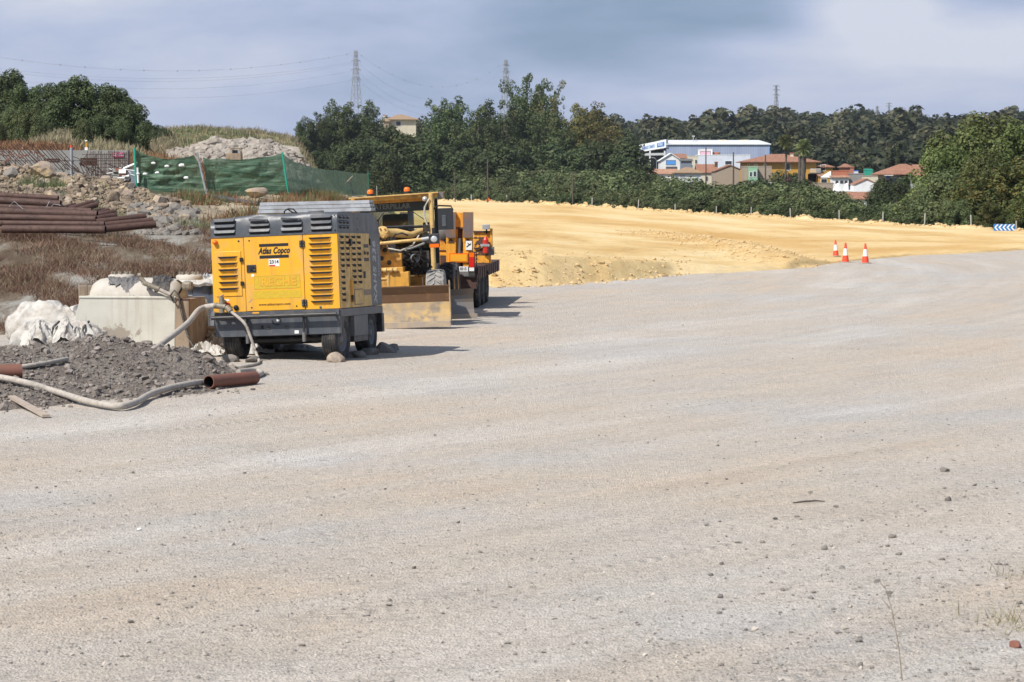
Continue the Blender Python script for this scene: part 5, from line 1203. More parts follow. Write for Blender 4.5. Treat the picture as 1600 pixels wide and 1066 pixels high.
# rubble
def rub(n, px0, px1, d0, d1, lo, hi, mu, sg, mx_, m, name, label, seed, cond=None):
    gg = np.random.default_rng(seed); px = gg.uniform(px0, px1, n); d = gg.uniform(d0, d1, n); X = X_of(px, d)
    if cond is not None: k = cond(px, d, X); px, d, X = px[k], d[k], X[k]
    s = np.minimum(np.exp(gg.normal(mu, sg, len(X))), mx_)
    V, F = rocks_np(np.stack([X, d, H(X, d) + s*.25], 1), s, gg, 'ico', .8, .3)
    return tag(link(name, mesh_np(name, V, F, M[m])), label, kind='stuff')
rcond = lambda px, d, X: (d > 81 + 3*fbm(X*.3, d*.3, 3)) & (d < np.interp(px, [0, 200, 300], [101, 99, 92]) + 1.5) & (px < 305 - (d-88)*3)
rub(30000, -330, 300, 80, 102, 0, 0, -2.95, .5, .24, 'rock', 'rubble', 'broken tan rock rubble heaped above the rusty pipes', 21, rcond)
rub(500, -330, 300, 80, 101, 0, 0, -1.9, .35, .3, 'boulder', 'large_rubble', 'larger angular stones among the tan rubble', 22, rcond)
rub(1300, 200, 310, 78, 90, 0, 0, -2.5, .5, .3, 'rockgrey', 'grey_rubble', 'grey rubble at the right foot of the rubble heap', 23, lambda px, d, X: vnoise(X*.6, d*.3, 5) > .35)
rub(1500, 250, 600, 88, 125, 0, 0, -3.2, .5, .16, 'rock', 'shelf_stones', 'small stones on the sandy shelf', 24, lambda px, d, X: H0(X, d) > .8)
def bould(px, py, wpx, hpx, label, m, seed, rz=0, dmin=60):
    P = onground(px, py, dmin); s = wpx*P.y/FPX/2; boulder('boulder', label, (P.x, P.y+s*.6, P.z + hpx*P.y/FPX*.42), (s*1.08, s*.75, hpx*P.y/FPX*.56), m, seed, rz, sub=4)
q = at(67, 266, 95.5); boulder('boulder', 'flat-topped tan boulder perched on top of the rubble heap', tuple(q), (.66, .5, .33), 'boulder', 101, .1, sub=4)
bould(16, 283, 26, 22, 'grey boulder at the left edge of the rubble heap', 'rockgrey', 102, .4, 84)
bould(120, 272, 14, 12, 'small grey block right of the flat-topped boulder', 'rockgrey', 103, 0, 88)
bould(332, 307, 32, 14, 'smaller pale rock slab lying against the netting foot', 'boulder', 104, .1, 86)
bould(398, 310, 38, 20, 'large squared pale rock in front of the green netting', 'boulder', 105, -.1, 86)
bould(255, 330, 22, 16, 'cracked brown boulder at the right foot of the rubble heap', 'rock', 106, .3, 78)
bould(178, 322, 24, 24, 'tall brown boulder in the middle of the rubble, above the pipes', 'rock', 107, .3, 78)
bould(205, 300, 18, 16, 'grey boulder near the right shoulder of the rubble heap', 'rockgrey', 108, .8, 84)

# rusty pipes, each its own object
PIPES = [
 (-40,303,91,310,80,.085,'upper rusty pipe of the back pair at the left'),
 (-40,311,95,319,78.5,.11,'lower rusty pipe of the back pair at the left'),
 (-40,321,143,329.5,76.5,.075,'thin rusty pipe on top of the long middle stack'),
 (-40,329,152,335.5,75.5,.12,'thick rusty pipe in the middle stack, its end beside the slanting pipes'),
 (-40,339,150,343,75.0,.10,'shaded rusty pipe under the thick one in the middle stack'),
 (-40,348.5,163,350.5,73.5,.08,'thin rusty pipe resting on the front row'),
 (4,358,165,359,72.5,.11,'front rusty pipe with its open end showing at the left'),
 (99,326,117,321,77.6,.085,'shortest slanting rusty pipe end behind the stack'),
 (108,327,146,316,77.3,.085,'steeper slanting rusty pipe of the short pair'),
 (120,329,151,320,76.8,.085,'lower slanting rusty pipe of the short pair'),
 (145,331.5,162,328.5,76.2,.07,'thin slanting pipe end right of the middle stack'),
 (150,335,170,329,75.8,.07,'second thin slanting pipe end right of the middle stack'),
 (151,338.5,177,332.5,75.4,.10,'thick slanting pipe end right of the middle stack'),
 (150,343,180,338,75.0,.10,'thick dark pipe end beneath the slanting ends'),
 (150,347,228,338,74.2,.085,'upper pipe of the rightmost rusty trio'),
 (162,352,239,344.5,73.6,.09,'middle pipe of the rightmost rusty trio'),
 (165,358,243,350.5,73.0,.10,'lowest pipe of the rightmost rusty trio')]
for (xa, ya, xb, yb, d, r, lab) in PIPES:
    b = MB(); b.pipe(at(xa, ya, d), at(xb, yb, d - (.3 if xa < 90 else -.5)), r, 'rust', .012, 18); tag(b.build('rusty_pipe'), lab, 'pipe', 'rusty steel pipes stacked on the bank')
b = MB()
for (xa, ya, xb, yb, xc, yc) in ((14,323,22,314.5,36,327),(73,323,77,315,78,316),(80,323,84,319,95,321)): b.tube([at(xa,ya,75.2), at(xb,yb,75.3), at(xc,yc,75.2)], .008, 'galv', 5)
tag(b.build('tie_wire'), 'thin bent tie wires standing up from the rusty pipe stack', 'wire')
# black pipe lying on the shelf
pts = [onground(x, y, 84) + Vector((0,0,.09)) for x, y in ((295,306),(314,309),(345,313),(380,319),(405,323),(428,328))]
b = MB(); b.tube(pts, .085, 'hosedark', 14); b.tube([pts[1] + Vector((-.05,0,0)), pts[1] + Vector((.05,0,0))], .13, 'hosedark', 12); tag(b.build('black_pipe'), 'long black plastic pipe lying on the shelf below the netting', 'pipe')

# concrete wall with openings
wd = 126.0
def wp(px, py): 
    q = at(px, py, wd); return q
cw = empty('concrete_wall', tuple(at(100, 290, wd))); tag(cw, 'grey concrete wall with two square openings behind the rebar cages', 'wall')
x0, x1 = X_of(-300, wd) - cw.location.x, X_of(201, wd) - cw.location.x; zt = zy(235, wd) - cw.location.z; zb = -1.2
def lx(px): return X_of(px, wd) - cw.location.x
def lz(py): return zy(py, wd) - cw.location.z
b = MB()
ops = [(70,95,248,254.5),(127,153,247,259)]; xs = [x0, lx(70), lx(95), lx(127), lx(153), x1]
b.box((xs[0],0,zb),(xs[1],.4,zt),'concrete'); b.box((xs[2],0,zb),(xs[3],.4,zt),'concrete'); b.box((xs[4],0,zb),(xs[5],.4,zt),'concrete')
for (a, c, t, bt) in ops: b.box((lx(a),0,lz(t)),(lx(c),.4,zt),'concrete'); b.box((lx(a),0,zb),(lx(c),.4,lz(bt)),'concrete'); b.box((lx(a),.9,lz(bt)-.1),(lx(c),.95,lz(t)+.1),'rust')
b.build('wall_slab', cw)
b = MB(); b.box((lx(178),-.06,lz(246)),(lx(195),-.01,lz(239)),'magenta'); o = b.build('wall_sign', cw); text('GEMESA', .16, 'white', o, TF((lx(178)+lx(195))/2,-.062,lz(242.5)), sx=.82)
b = MB(); b.box((x0,-.012,lz(251.5)),(x1,-.004,lz(250.8)),'greylight'); b.build('joint', cw)
# rebar cages
b = MB(); rr = random.Random(6); wd2 = 121.
for i in range(34):
    px = 135 + i*2.15 + rr.uniform(-.6,.6); b.tube([at(px, 236+rr.uniform(-1,5), wd2), at(px + rr.uniform(-1.5,1.5), 290, wd2)], .014, 'rust', 4)
for i in range(9):
    py = 242 + i*5 + rr.uniform(-1,1); b.tube([at(128+i*3, py, wd2), at(205, py+rr.uniform(-2,2), wd2)], .013, 'rust', 4)
for i in range(26):
    px = 100 + rr.uniform(0,80); py = 240 + rr.uniform(0,30); b.tube([at(px, py, wd2-1), at(px+rr.uniform(-12,14), py+rr.uniform(4,16), wd2-1), at(px+rr.uniform(8,30), py+rr.uniform(18,32), wd2-1)], .016, 'rust', 4)
tag(b.build('rebar_cage'), 'tangle of rusty reinforcing bars standing before the concrete wall', 'rebar')
b = MB()
for i in range(22):
    px = -10 + i*4.6; b.tube([at(px, 228+rr.uniform(-3,3), wd2-2), at(px+36+rr.uniform(-2,2), 266, wd2-2)], .017, 'rust', 4)
for i in range(40):
    px = rr.uniform(-10,62); py = rr.uniform(232,252); b.tube([at(px, py, wd2-3), at(px+rr.uniform(-14,14), py+rr.uniform(-8,12), wd2-3)], .02, 'rustred', 4)
tag(b.build('rebar_cage'), 'slanting bundle of rusty bars at the left above the boulder', 'rebar')
b = MB(); b.tube([at(111.5,285,120), at(111.5,231,120)], .07, 'galv', 10); b.tube([at(111.5,231.5,120), at(111.5,227,120)], .05, 'coneRed', 10); tag(b.build('marker_pole'), 'grey steel pole with an orange tip before the concrete wall', 'pole')
b = MB(); q = at(135, 235, 126.2); b.box((q.x-.07,q.y-.07,q.z),(q.x+.07,q.y+.07,q.z+.14),'white'); b.tube([q+Vector((0,0,.14)), q+Vector((0,0,.40))], .03, 'amber', 8); b.lathe([(.001,0),(.07,.01),(.07,.05),(.001,.08)], q+Vector((0,0,.40)), (0,0,1), 'white', 12); tag(b.build('survey_beacon'), 'small yellow and white survey instrument on top of the concrete wall', 'instrument')
b = MB()
for i in range(26):
    q = at(rr.uniform(177,202), rr.uniform(265,284), 112); s = rr.uniform(.05,.16); b.box((q.x-s,q.y-s,q.z-s*.6),(q.x+s,q.y+s,q.z+s*.5), rr.choice(['white','concrete','rustred','greylight']), ('X', rr.uniform(-1,1)))
for i in range(8): q = at(rr.uniform(172,196), rr.uniform(262,270), 112); b.tube([q, q+Vector((rr.uniform(-.5,.7),0,rr.uniform(-.3,.1)))], .02, 'white', 5)
tag(b.build('scrap_heap'), 'small heap of white and grey scrap between wall and netting', 'scrap')
b = MB(); q = at(205, 282, 116); b.box((q.x-.35,q.y-.1,q.z-.3),(q.x+.3,q.y+.4,q.z+.5),'bluegrey'); b.tube([q+Vector((-.3,-.1,.5)), q+Vector((.3,-.1,.75))], .06, 'white', 8); tag(b.build('cement_mixer'), 'blue-grey tarp and white bundle at the left end of the netting', 'bundle')

# ---- green netting: three stretches between posts, each its own thing
def netting(pts_top, pts_bot, label, seed, posts):
    """lists of (px, py, d)"""
    root = empty('green_netting', tuple(at(*pts_bot[0]))); tag(root, label, 'netting', 'green netting stretches of the site fence')
    o0 = root.location; nu, nv = 90, 26; V = []
    T = [at(*p) for p in pts_top]; Bt = [at(*p) for p in pts_bot]
    ta = np.linspace(0, 1, len(T)); tb = np.linspace(0, 1, len(Bt)); U = np.linspace(0, 1, nu)
    Tt = np.stack([np.interp(U, ta, [q[i] for q in T]) for i in range(3)], 1); Bb = np.stack([np.interp(U, tb, [q[i] for q in Bt]) for i in range(3)], 1)
    for i in range(nu):
        for j in range(nv):
            v = j/(nv-1); p = Tt[i]*(1-v) + Bb[i]*v
            e = math.sin(math.pi*v)**.5*math.sin(math.pi*U[i])**.4; p = p - np.array([0, 0, (.16*math.sin(math.pi*U[i]) + .05*abs(math.sin(U[i]*9)))*(1-v)])
            f = float(fbm(np.array(U[i]*7+v*1.5), np.array(v*6+seed), seed, 4))*.17*e + .016*math.sin(v*30+U[i]*5+2*float(vnoise(np.array(U[i]*6), np.array(v*2), 5)))*e
            V.append((p[0]-o0[0], p[1]-o0[1]-f, p[2]-o0[2]+.05*e*float(fbm(np.array(U[i]*9), np.array(v*2), seed+3))))
    i = np.arange(nu-1)[:, None]*nv + np.arange(nv-1)[None]; F = np.stack([i, i+nv, i+nv+1, i+1], -1).reshape(-1, 4)
    link('net_sheet', mesh_np('net_sheet', V, F, M['net'], True), root)
    for (px, y0, y1, d, px2, m) in posts:
        b = MB(); b.tube([at(px, y0, d) - o0, at(px2, y1, d) - o0], .045, m, 8); b.build('post', root)
netting([(210,232,108),(240,239,108.1),(275,242,108.3),(305,240,108.6)], [(213,290,108),(240,298,108.1),(280,302,108.3),(322,303,108.6)], 'leftmost stretch of sagging green netting, torn with white tags', 3, [(210,231,292,107.9,213,'turq'),(215,262,286,107.8,216,'white')])
netting([(317,246,109),(340,242,109.2),(400,241,109.8),(440,239,110.4)], [(325,303,109),(350,307,109.2),(400,306,109.8),(452,300,110.4)], 'middle stretch of taut green netting behind the two pale rocks', 6, [(305,239,305,108.7,321,'galv'),(308,239,305,108.6,323,'galv'),(302,238,252,108.6,310,'wood')])
netting([(440,239,110.5),(470,252,130),(520,262,160),(575,271,205)], [(452,300,110.5),(480,306,130),(525,305,160),(577,305,205)], 'rightmost darker stretch of green netting receding towards the trees', 9, [(575,270,306,205,577,'turq'),(441,238,302,110.4,450,'turq')])
b = MB(); b.bar(at(538,288,168), at(551,275,168), .12, .05, 'wood'); b.tube([at(547,283,168.2), at(552,303,168.2)], .04, 'greylight', 6); tag(b.build('broken_post'), 'pale broken board leaning on the receding netting', 'board')
rr = random.Random(11)
for (px, y) in ((241,257),(262,262),(285,261),(247,272),(228,274),(292,280),(217,273)):
    q = at(px, y, 107.7); s = rr.uniform(.05,.11); o = bag('net_tag', (q.x, q.y-.25, q.z), s, s, s*1.2, px, 'white', .3, .9)
    tag(o, {241:'white tag in the middle of the leftmost net, upper row, left one',262:'white tag at the centre of the upper row on the leftmost net',285:'white tag nearest the net post pair, upper row',247:'white tag in the lower row of the leftmost net',228:'lower white tag near the left net post',292:'largest white tag, low and close to the post pair',217:'white tag beside the left net post foot'}[px], 'tag', 'white tags on the torn netting')

# ---- riprap pile on the slope behind the netting
def rip(px, d): return np.interp(px, [262, 300, 330, 400, 460, 500], [0, .7, 1.35, 1.45, 1.3, 0])*sstep(205, 226, d)*(1-sstep(258, 285, d))
rp_, rd_ = np.meshgrid(np.linspace(255, 505, 90), np.linspace(203, 287, 60), indexing='ij'); rX = X_of(rp_, rd_)
V, F = grid(rX, rd_, H0(rX, rd_) + rip(rp_, rd_)*1.3 - .25 + .2*fbm(rX*.4, rd_*.4, 7)); tag(link('riprap_mound', mesh_np('riprap_mound', V, F, M['riprap'], True)), kind='structure')
n = 11000; px = g.uniform(262, 498, n); d = g.uniform(206, 262, n); X = X_of(px, d); k = rip(px, d) > .1; px, d, X = px[k], d[k], X[k]
s = np.exp(g.normal(-1.35, .35, len(X))); P = np.stack([X, d, H0(X, d) + rip(px, d)*1.3 + .2*fbm(X*.4, d*.4, 7) + s*.5], 1)
V, F = rocks_np(P, s, g, 'ico', .75, .25); tag(link('riprap', mesh_np('riprap', V, F, M['riprap'])), kind='stuff', label='pale riprap stones piled on the slope behind the netting')
# excavator cab roof peeping over the net
b = MB(); q = at(368, 243, 150); b.box((q.x-.30,q.y,q.z-.4),(q.x+.30,q.y+1,q.z+.12),'tankside')
for x in (-.27,.24): b.box((q.x+x,q.y,q.z+.12),(q.x+x+.04,q.y+.04,q.z+.36),'tankside'); b.box((q.x+x,q.y+.9,q.z+.12),(q.x+x+.04,q.y+.94,q.z+.36),'tankside')
b.box((q.x-.2,q.y+.1,q.z+.12),(q.x+.1,q.y+.5,q.z+.30),'dkwin'); b.box((q.x-.32,q.y-.05,q.z+.36),(q.x+.32,q.y+1,q.z+.42),'tankside'); b.box((q.x-.55,q.y+.1,q.z-.2),(q.x-.3,q.y+.6,q.z+.12),'tankside')
tag(b.build('loader_cab', None, .04), 'top of a small yellow loader cab showing above the netting', 'loader')
# hillside dry vegetation
def scrub(n, px0, px1, d0, d1, h, w, per, m, seed, name, label, thr=.5, sc=.05, lean=.45):
    gg = np.random.default_rng(seed); px = gg.uniform(px0, px1, n); d = np.exp(gg.uniform(np.log(d0), np.log(d1), n)); X = X_of(px, d); k = vnoise(X*sc*2, d*sc, seed) > thr; X, d = X[k], d[k]
    return brush(name, label, X, d, gg.uniform(h*.5, h*1.2, len(X)), w, per, m, seed, lean, h*.5)
scrub(3600, 195, 320, 128, 205, 1.0, .06, 12, 'dry_orange', 31, 'orange_scrub', 'rust-orange dry scrub on the rise behind wall and netting', .35, .08)
scrub(1800, 60, 215, 185, 235, .9, .07, 11, 'dry_straw', 36, 'pale_brush', 'pale dry grass on the slope under the oak trees', .1, .08)
scrub(5600, -420, 120, 128, 190, .7, .07, 12, 'dry_orange', 32, 'orange_brush', 'rust-orange dry brush on the slope below the left trees', .25, .08)
scrub(7500, -300, 520, 265, 520, .9, .08, 9, 'dry_straw', 33, 'straw_grass', 'straw-coloured tall grass on the far left hill', .15, .03, .3)
scrub(2600, 200, 520, 275, 480, .8, .08, 9, 'weed_green', 34, 'hill_weeds', 'grey-green weeds between the straw grass on the far left hill', .5, .03)
# ================================================================== TREES AND BUSHES
def crown_mesh(name, blobs, nleaf, leaf, seed, m, flat=1.0, up=.35):
    """blobs: (x, y, z, r) ellipsoids filled with leaf-sized faces, denser at the shell"""
    gg = np.random.default_rng(seed); B = np.array(blobs, float); w = B[:, 3]**2; w /= w.sum()
    idx = gg.choice(len(B), nleaf, p=w); d = gg.normal(size=(nleaf, 3)); d /= np.linalg.norm(d, axis=1)[:, None]
    lump = 1 + .26*fbm(d[:, 0]*3 + idx*7.1, d[:, 1]*3 + d[:, 2]*2, seed, 3)
    r = B[idx, 3]*lump*(1.05 - gg.exponential(.13, nleaf)).clip(.1, 1.05)
    C = B[idx, :3] + d*r[:, None]*np.array([1, 1, flat])
    nn = d + np.array([0, 0, up]); V, F = leaves_np(C, nn, leaf, gg, .6, .42)
    return mesh_np(name, V, F, M[m])
def blobs_round(seed, H_, R_, n, z0=.15, r=(.16, .30), topheavy=0):
    """irregular crown: clumps spread through an ellipsoid of height H_, radius R_"""
    rr = random.Random(seed); out = []
    for i in range(n):
        t = (i + .5)/n; z = z0 + (1 - z0)*t
        prof = math.sin(math.pi*min(1, (.18 + .82*t)**(1 + topheavy)*.93))**.6
        a = i*2.4 + rr.uniform(-.5, .5); rad = R_*prof*rr.uniform(.35, 1.0)*(.75)
        s = rr.uniform(*r)*H_*(.8 + .4*(1-t))
        out.append((math.cos(a)*rad, math.sin(a)*rad, z*H_ - s*.6, s))
    return out
def blobs_euc(seed, H_):
    """tall gum: separate foliage masses on ascending limbs, gaps between"""
    rr = random.Random(seed); out = []; limbs = []
    for k in range(6):
        a = k*1.05 + rr.uniform(-.4, .4); rad = H_*rr.uniform(.10, .24); top = H_*rr.uniform(.62, .98) if k else H_*.98
        if k == 0: rad = H_*.03
        base = H_*rr.uniform(.12, .3); limbs.append(((0, 0, base), (math.cos(a)*rad*.5, math.sin(a)*rad*.5, (base+top)*.5), (math.cos(a)*rad, math.sin(a)*rad, top - H_*.06)))
        for q in range(9):
            t = .25 + .75*q/8; z = base + (top - base)*t; ra = rad*t**.8; s = H_*rr.uniform(.040, .080)*(1.15 - .40*t)
            out.append((math.cos(a)*ra + rr.uniform(-.05, .05)*H_, math.sin(a)*ra + rr.uniform(-.05, .05)*H_, z - s*.5, s))
            for _q in range(2): out.append((math.cos(a)*ra + rr.uniform(-.10, .10)*H_, math.sin(a)*ra + rr.uniform(-.10, .10)*H_, z - s*rr.uniform(.2,1.8), s*rr.uniform(.45,.95)))
    for q in range(14):
        a = rr.uniform(0, 6.28); ra = H_*rr.uniform(.02, .20); out.append((math.cos(a)*ra, math.sin(a)*ra, H_*rr.uniform(.28, .72), H_*rr.uniform(.06, .10)))
    for q in range(10):
        a = rr.uniform(0, 6.28); ra = H_*rr.uniform(.05, .24); out.append((math.cos(a)*ra, math.sin(a)*ra, H_*rr.uniform(.08, .32), H_*rr.uniform(.06, .10)))
    return out, limbs
def trunk_mesh(name, H_, r, limbs=(), m='bark', seed=0):
    b = MB(); rr = random.Random(seed); pts = [(rr.uniform(-.02,.02)*H_*t, rr.uniform(-.02,.02)*H_*t, H_*t) for t in (0, .2, .4, .6, .8)]
    b.tube(pts, [r, r*.8, r*.6, r*.42, r*.2], m, 8)
    for l in limbs: b.tube([l[0], l[1], l[2]], [r*.5, r*.32, r*.1], m, 6)
    me = bpy.data.meshes.new(name); me.from_pydata(b.v, [], b.f); [me.materials.append(x) for x in b.mats]; me.polygons.foreach_set('use_smooth', b.sm); me.update(); return me
KIND = {}
for i in range(4):
    bl_, li_ = blobs_euc(100+i, 20.); KIND['euc', i] = (crown_mesh('gum_crown', bl_, 26000, .20, 100+i, 'leaf_euc'), trunk_mesh('gum_trunk', 20., .45, li_, seed=i), 20.)
for i in range(2):
    bl_, li_ = blobs_euc(120+i, 20.); KIND['gold', i] = (crown_mesh('gum_crown', bl_, 24000, .20, 120+i, 'leaf_gold'), KIND['euc', i][1], 20.)
bl_, li_ = blobs_euc(131, 20.); rr = random.Random(1); KIND['sparse', 0] = (crown_mesh('gum_crown', [q for q in bl_ if rr.random() < .5], 6000, .20, 131, 'leaf_gold'), trunk_mesh('gum_trunk', 20., .35, li_, seed=5), 20.)
for i in range(3): KIND['dark', i] = (crown_mesh('tree_crown', blobs_round(140+i, 10., 4.2, 44, .0, (.07, .18)), 13000, .21, 140+i, 'leaf_dark'), trunk_mesh('tree_trunk', 8., .25, seed=i), 10.)
for i in range(3): KIND['bush', i] = (crown_mesh('bush_crown', blobs_round(150+i, 4.0, 2.6, 22, -.1, (.14, .26)), 6000, .13, 150+i, 'leaf_olive'), trunk_mesh('bush_stem', 2.5, .08, seed=i), 4.)
for i in range(2): KIND['darkbush', i] = (crown_mesh('bush_crown', blobs_round(160+i, 4.0, 2.5, 20, -.1, (.14, .26)), 5500, .14, 160+i, 'leaf_dark'), trunk_mesh('bush_stem', 2.5, .08, seed=i), 4.)
for i in range(3): KIND['oak', i] = (crown_mesh('oak_crown', blobs_round(170+i, 7.0, 4.2, 40, -.05, (.10, .19)), 20000, .13, 170+i, 'leaf_dark'), trunk_mesh('oak_trunk', 5., .22, seed=i), 7.)
for i in range(2): KIND['oliveoak', i] = (crown_mesh('oak_crown', blobs_round(180+i, 7.0, 4.0, 40, -.05, (.10, .19)), 18000, .13, 180+i, 'leaf_olive'), trunk_mesh('oak_trunk', 5., .22, seed=i), 7.)
for i in range(3): KIND['fresh', i] = (crown_mesh('tree_crown', blobs_round(190+i, 8.0, 4.2, 60, -.05, (.07, .16)), 30000, .11, 190+i, 'leaf_fresh'), trunk_mesh('tree_trunk', 5.5, .18, seed=i), 8.)
for i in range(2): KIND['ivy', i] = (crown_mesh('tree_crown', blobs_round(200+i, 8.0, 3.2, 50, -.05, (.07, .15)), 20000, .12, 200+i, 'leaf_ivy'), trunk_mesh('tree_trunk', 5.5, .18, seed=i), 8.)
rt = random.Random(77)
def tree(name, kind, px, ytop, d, label, cat='tree', group=None, wf=1.0, parts=True):
    me_c, me_t, h0 = KIND[kind]; X = X_of(px, d); gz = float(H(X, d)); h = max(.8, zy(ytop, d) - gz); s = h/h0
    o = empty(name, (X, d, gz - .1), (0, 0, rt.uniform(0, 6.28)), (s*wf, s*wf, s*1.02)); tag(o, label, cat, group)
    link('crown', me_c, o)
    if parts: link('trunk', me_t, o)
    return o
# ---- tall gums in the middle distance
G = 'tall gum trees in the middle distance'
T = [('euc',0,472,186,615,.9,'low dark gum at the left end of the middle grove, beside the netting'),
 ('euc',1,497,176,620,1.0,'gum left of the first pylon, second from the left end of the grove'),('euc',2,522,156,640,1.1,'tall gum just left of the first pylon\'s foot'),
 ('euc',3,550,172,640,1.1,'gum standing in front of the first pylon\'s base'),('euc',0,572,157,645,1.15,'tall gum just right of the first pylon'),('dark',0,600,200,600,1.2,'rounded dark tree left below the hilltop house'),
 ('euc',1,690,156,640,1.0,'tall gum first to the right of the hilltop house'),('euc',2,716,152,650,1.1,'tall gum second to the right of the hilltop house'),('euc',3,743,166,630,1.1,'shorter gum left of the second pylon'),
 ('euc',0,770,157,650,1.1,'dark gum just left of the second pylon'),('euc',2,792,184,620,1.2,'lower gum in front of the second pylon'),('euc',1,822,118,660,.8,'tallest gum of the grove, right of the second pylon'),
 ('euc',3,842,126,655,.75,'second tallest gum, sharing its crown with the tallest'),('sparse',0,868,128,650,.7,'sparse half-bare gum right of the tallest one'),('euc',0,862,176,630,1.15,'broad gum below the sparse one'),
 ('gold',0,900,164,640,1.1,'golden-green gum left of the grove\'s right end'),('gold',1,928,162,630,1.15,'broad golden-green gum at the grove\'s right end'),('euc',3,884,200,600,1.3,'low dark gum in front of the golden-green pair'),
 ('gold',0,950,205,600,1.2,'small tawny gum stepping down at the right end of the grove'),('dark',1,972,205,700,1.1,'dark round tree between grove and brown field'),('dark',2,966,236,640,1.0,'dark tree left of the warehouse portal')]
for (k, i, px, y, d, wf, lab) in T: tree('gum_tree' if k != 'dark' else 'round_tree', (k, i), px, y, d, lab, 'tree', G, wf)
rt2 = random.Random(5); n = 0
for px in list(range(588, 1000, 13)):   # under-storey in front of the grove
    px = px + rt2.uniform(-5, 5); tree('understorey_tree', ('dark', rt2.randrange(3)), px, rt2.uniform(212, 246) if px < 670 else rt2.uniform(222, 256), rt2.uniform(560, 600), 'dark rounded understorey tree at the foot of the gum grove', 'tree', 'understorey trees below the gum grove', 1.2, False)
for px in range(462, 600, 16): tree('understorey_tree', ('dark', rt2.randrange(3)), px, rt2.uniform(215, 240), rt2.uniform(560, 600), 'dark rounded understorey tree behind the receding netting', 'tree', 'understorey trees behind the netting', 1.2, False)
# ---- olive bushes beyond the road crest
topl = lambda px: np.interp(px, [560, 640, 700, 800, 900, 1000, 1060, 1130, 1200, 1260, 1300, 1350, 1400, 1440, 1500], [255, 258, 266, 270, 274, 280, 288, 291, 293, 294, 306, 322, 322, 308, 304])
tot = 0
for row, (off, add, stp) in enumerate(((75, -4, 15), (48, 6, 16), (24, 16, 15), (10, 27, 17))):
    px = 575 + row*5
    while px < 1500:
        D = float(Dcrest(px)); d = D + off*(D/300)**.5 + rt2.uniform(-4, 4); yt = float(topl(px)) + add*min(1.15, D/400+.45)*(1 if px < 1300 else .9) + rt2.uniform(-6, 6)
        yt = min(yt, YH + 3*FPX/D - 11)
        k = ('bush', rt2.randrange(3)) if rt2.random() < .72 else ('darkbush', rt2.randrange(2))
        tree('olive_bush' if k[0] == 'bush' else 'dark_bush', k, px, yt, d, 'rounded olive-green bush in the belt beyond the sand crest' if k[0] == 'bush' else 'darker rounded bush in the belt beyond the sand crest', 'bush', 'bushes in the belt beyond the sand crest' if k[0] == 'bush' else 'dark bushes in the belt beyond the crest', 1.15, False)
        px += stp*rt2.uniform(.8, 1.3)*(D/300)**-.2; tot += 1
# denser trees nearer the village
for (px, y, d, k, lab) in ((1180,283,330,('dark',0),'dark rounded tree below the mint-green house wall'),(1215,285,330,('dark',1),'broad dark tree below the thin palm'),(1250,284,325,('dark',2),'broad dark tree below the thick palm'),(1275,300,320,('dark',0),'dark tree left of the small white house'),
    (1290,296,400,('oliveoak',0),'pale green tree behind the white canopy house'),(1022,274,500,('dark',1),'dark tree before the low tiled house'),(985,262,500,('dark',2),'dark tree left of the low tiled house'),(1380,280,400,('dark',1),'dark tree between white gabled house and villa'),
    (1400,285,395,('dark',2),'dark tree in front of the villa\'s cream wall'),(1425,272,400,('dark',0),'dark tree hiding the villa\'s grey wall'),(1240,271,480,('dark',1),'small dark tree in the garden of the ochre house'),(1180,268,560,('dark',2),'small tree behind the mint-green house')):
    tree('garden_tree', k, px, y, d, lab, 'tree', None, 1.15)
# ---- big fresh green trees at the right
for (px, y, d, k, wf, lab) in ((1560,182,232,('fresh',0),1.25,'tallest fresh green tree at the right edge of the view'),(1508,205,225,('fresh',1),1.15,'fresh green tree left of the tallest right-hand tree'),(1600,196,225,('fresh',2),1.1,'fresh green tree cut by the right picture edge'),
    (1470,232,222,('fresh',2),1.0,'fresh green tree at the left flank of the right-hand clump'),(1540,240,208,('fresh',1),1.0,'mid-height green tree in front of the tallest right-hand tree'),(1480,268,212,('oliveoak',0),1.1,'olive tree low at the left flank of the right-hand clump'),
    (1515,280,200,('ivy',0),1.3,'dark ivy-covered tree above the chevron board'),(1560,258,198,('ivy',1),1.3,'brownish ivy-covered tree at the right edge'),(1595,245,196,('ivy',0),1.2,'ivy-covered tree cut by the right edge'),(1450,292,215,('oliveoak',1),1.1,'olive tree in front of the villa\'s right end'),
    (1640,240,190,('ivy',1),1.3,'ivy tree just beyond the right edge'),(1425,308,218,('oliveoak',0),1.1,'low olive tree right of the leaning pole'),(1490,312,194,('oliveoak',1),1.1,'low olive tree left above the chevron board'),(1545,315,190,('ivy',0),1.2,'low dark tree directly behind the chevron board'),(1590,310,188,('ivy',1),1.2,'low dark tree right of the chevron board'),
    (1405,318,222,('oliveoak',1),1.0,'low olive tree beside the leaning pole')):
    tree('broadleaf_tree', k, px, y, d, lab, 'tree', None, wf)
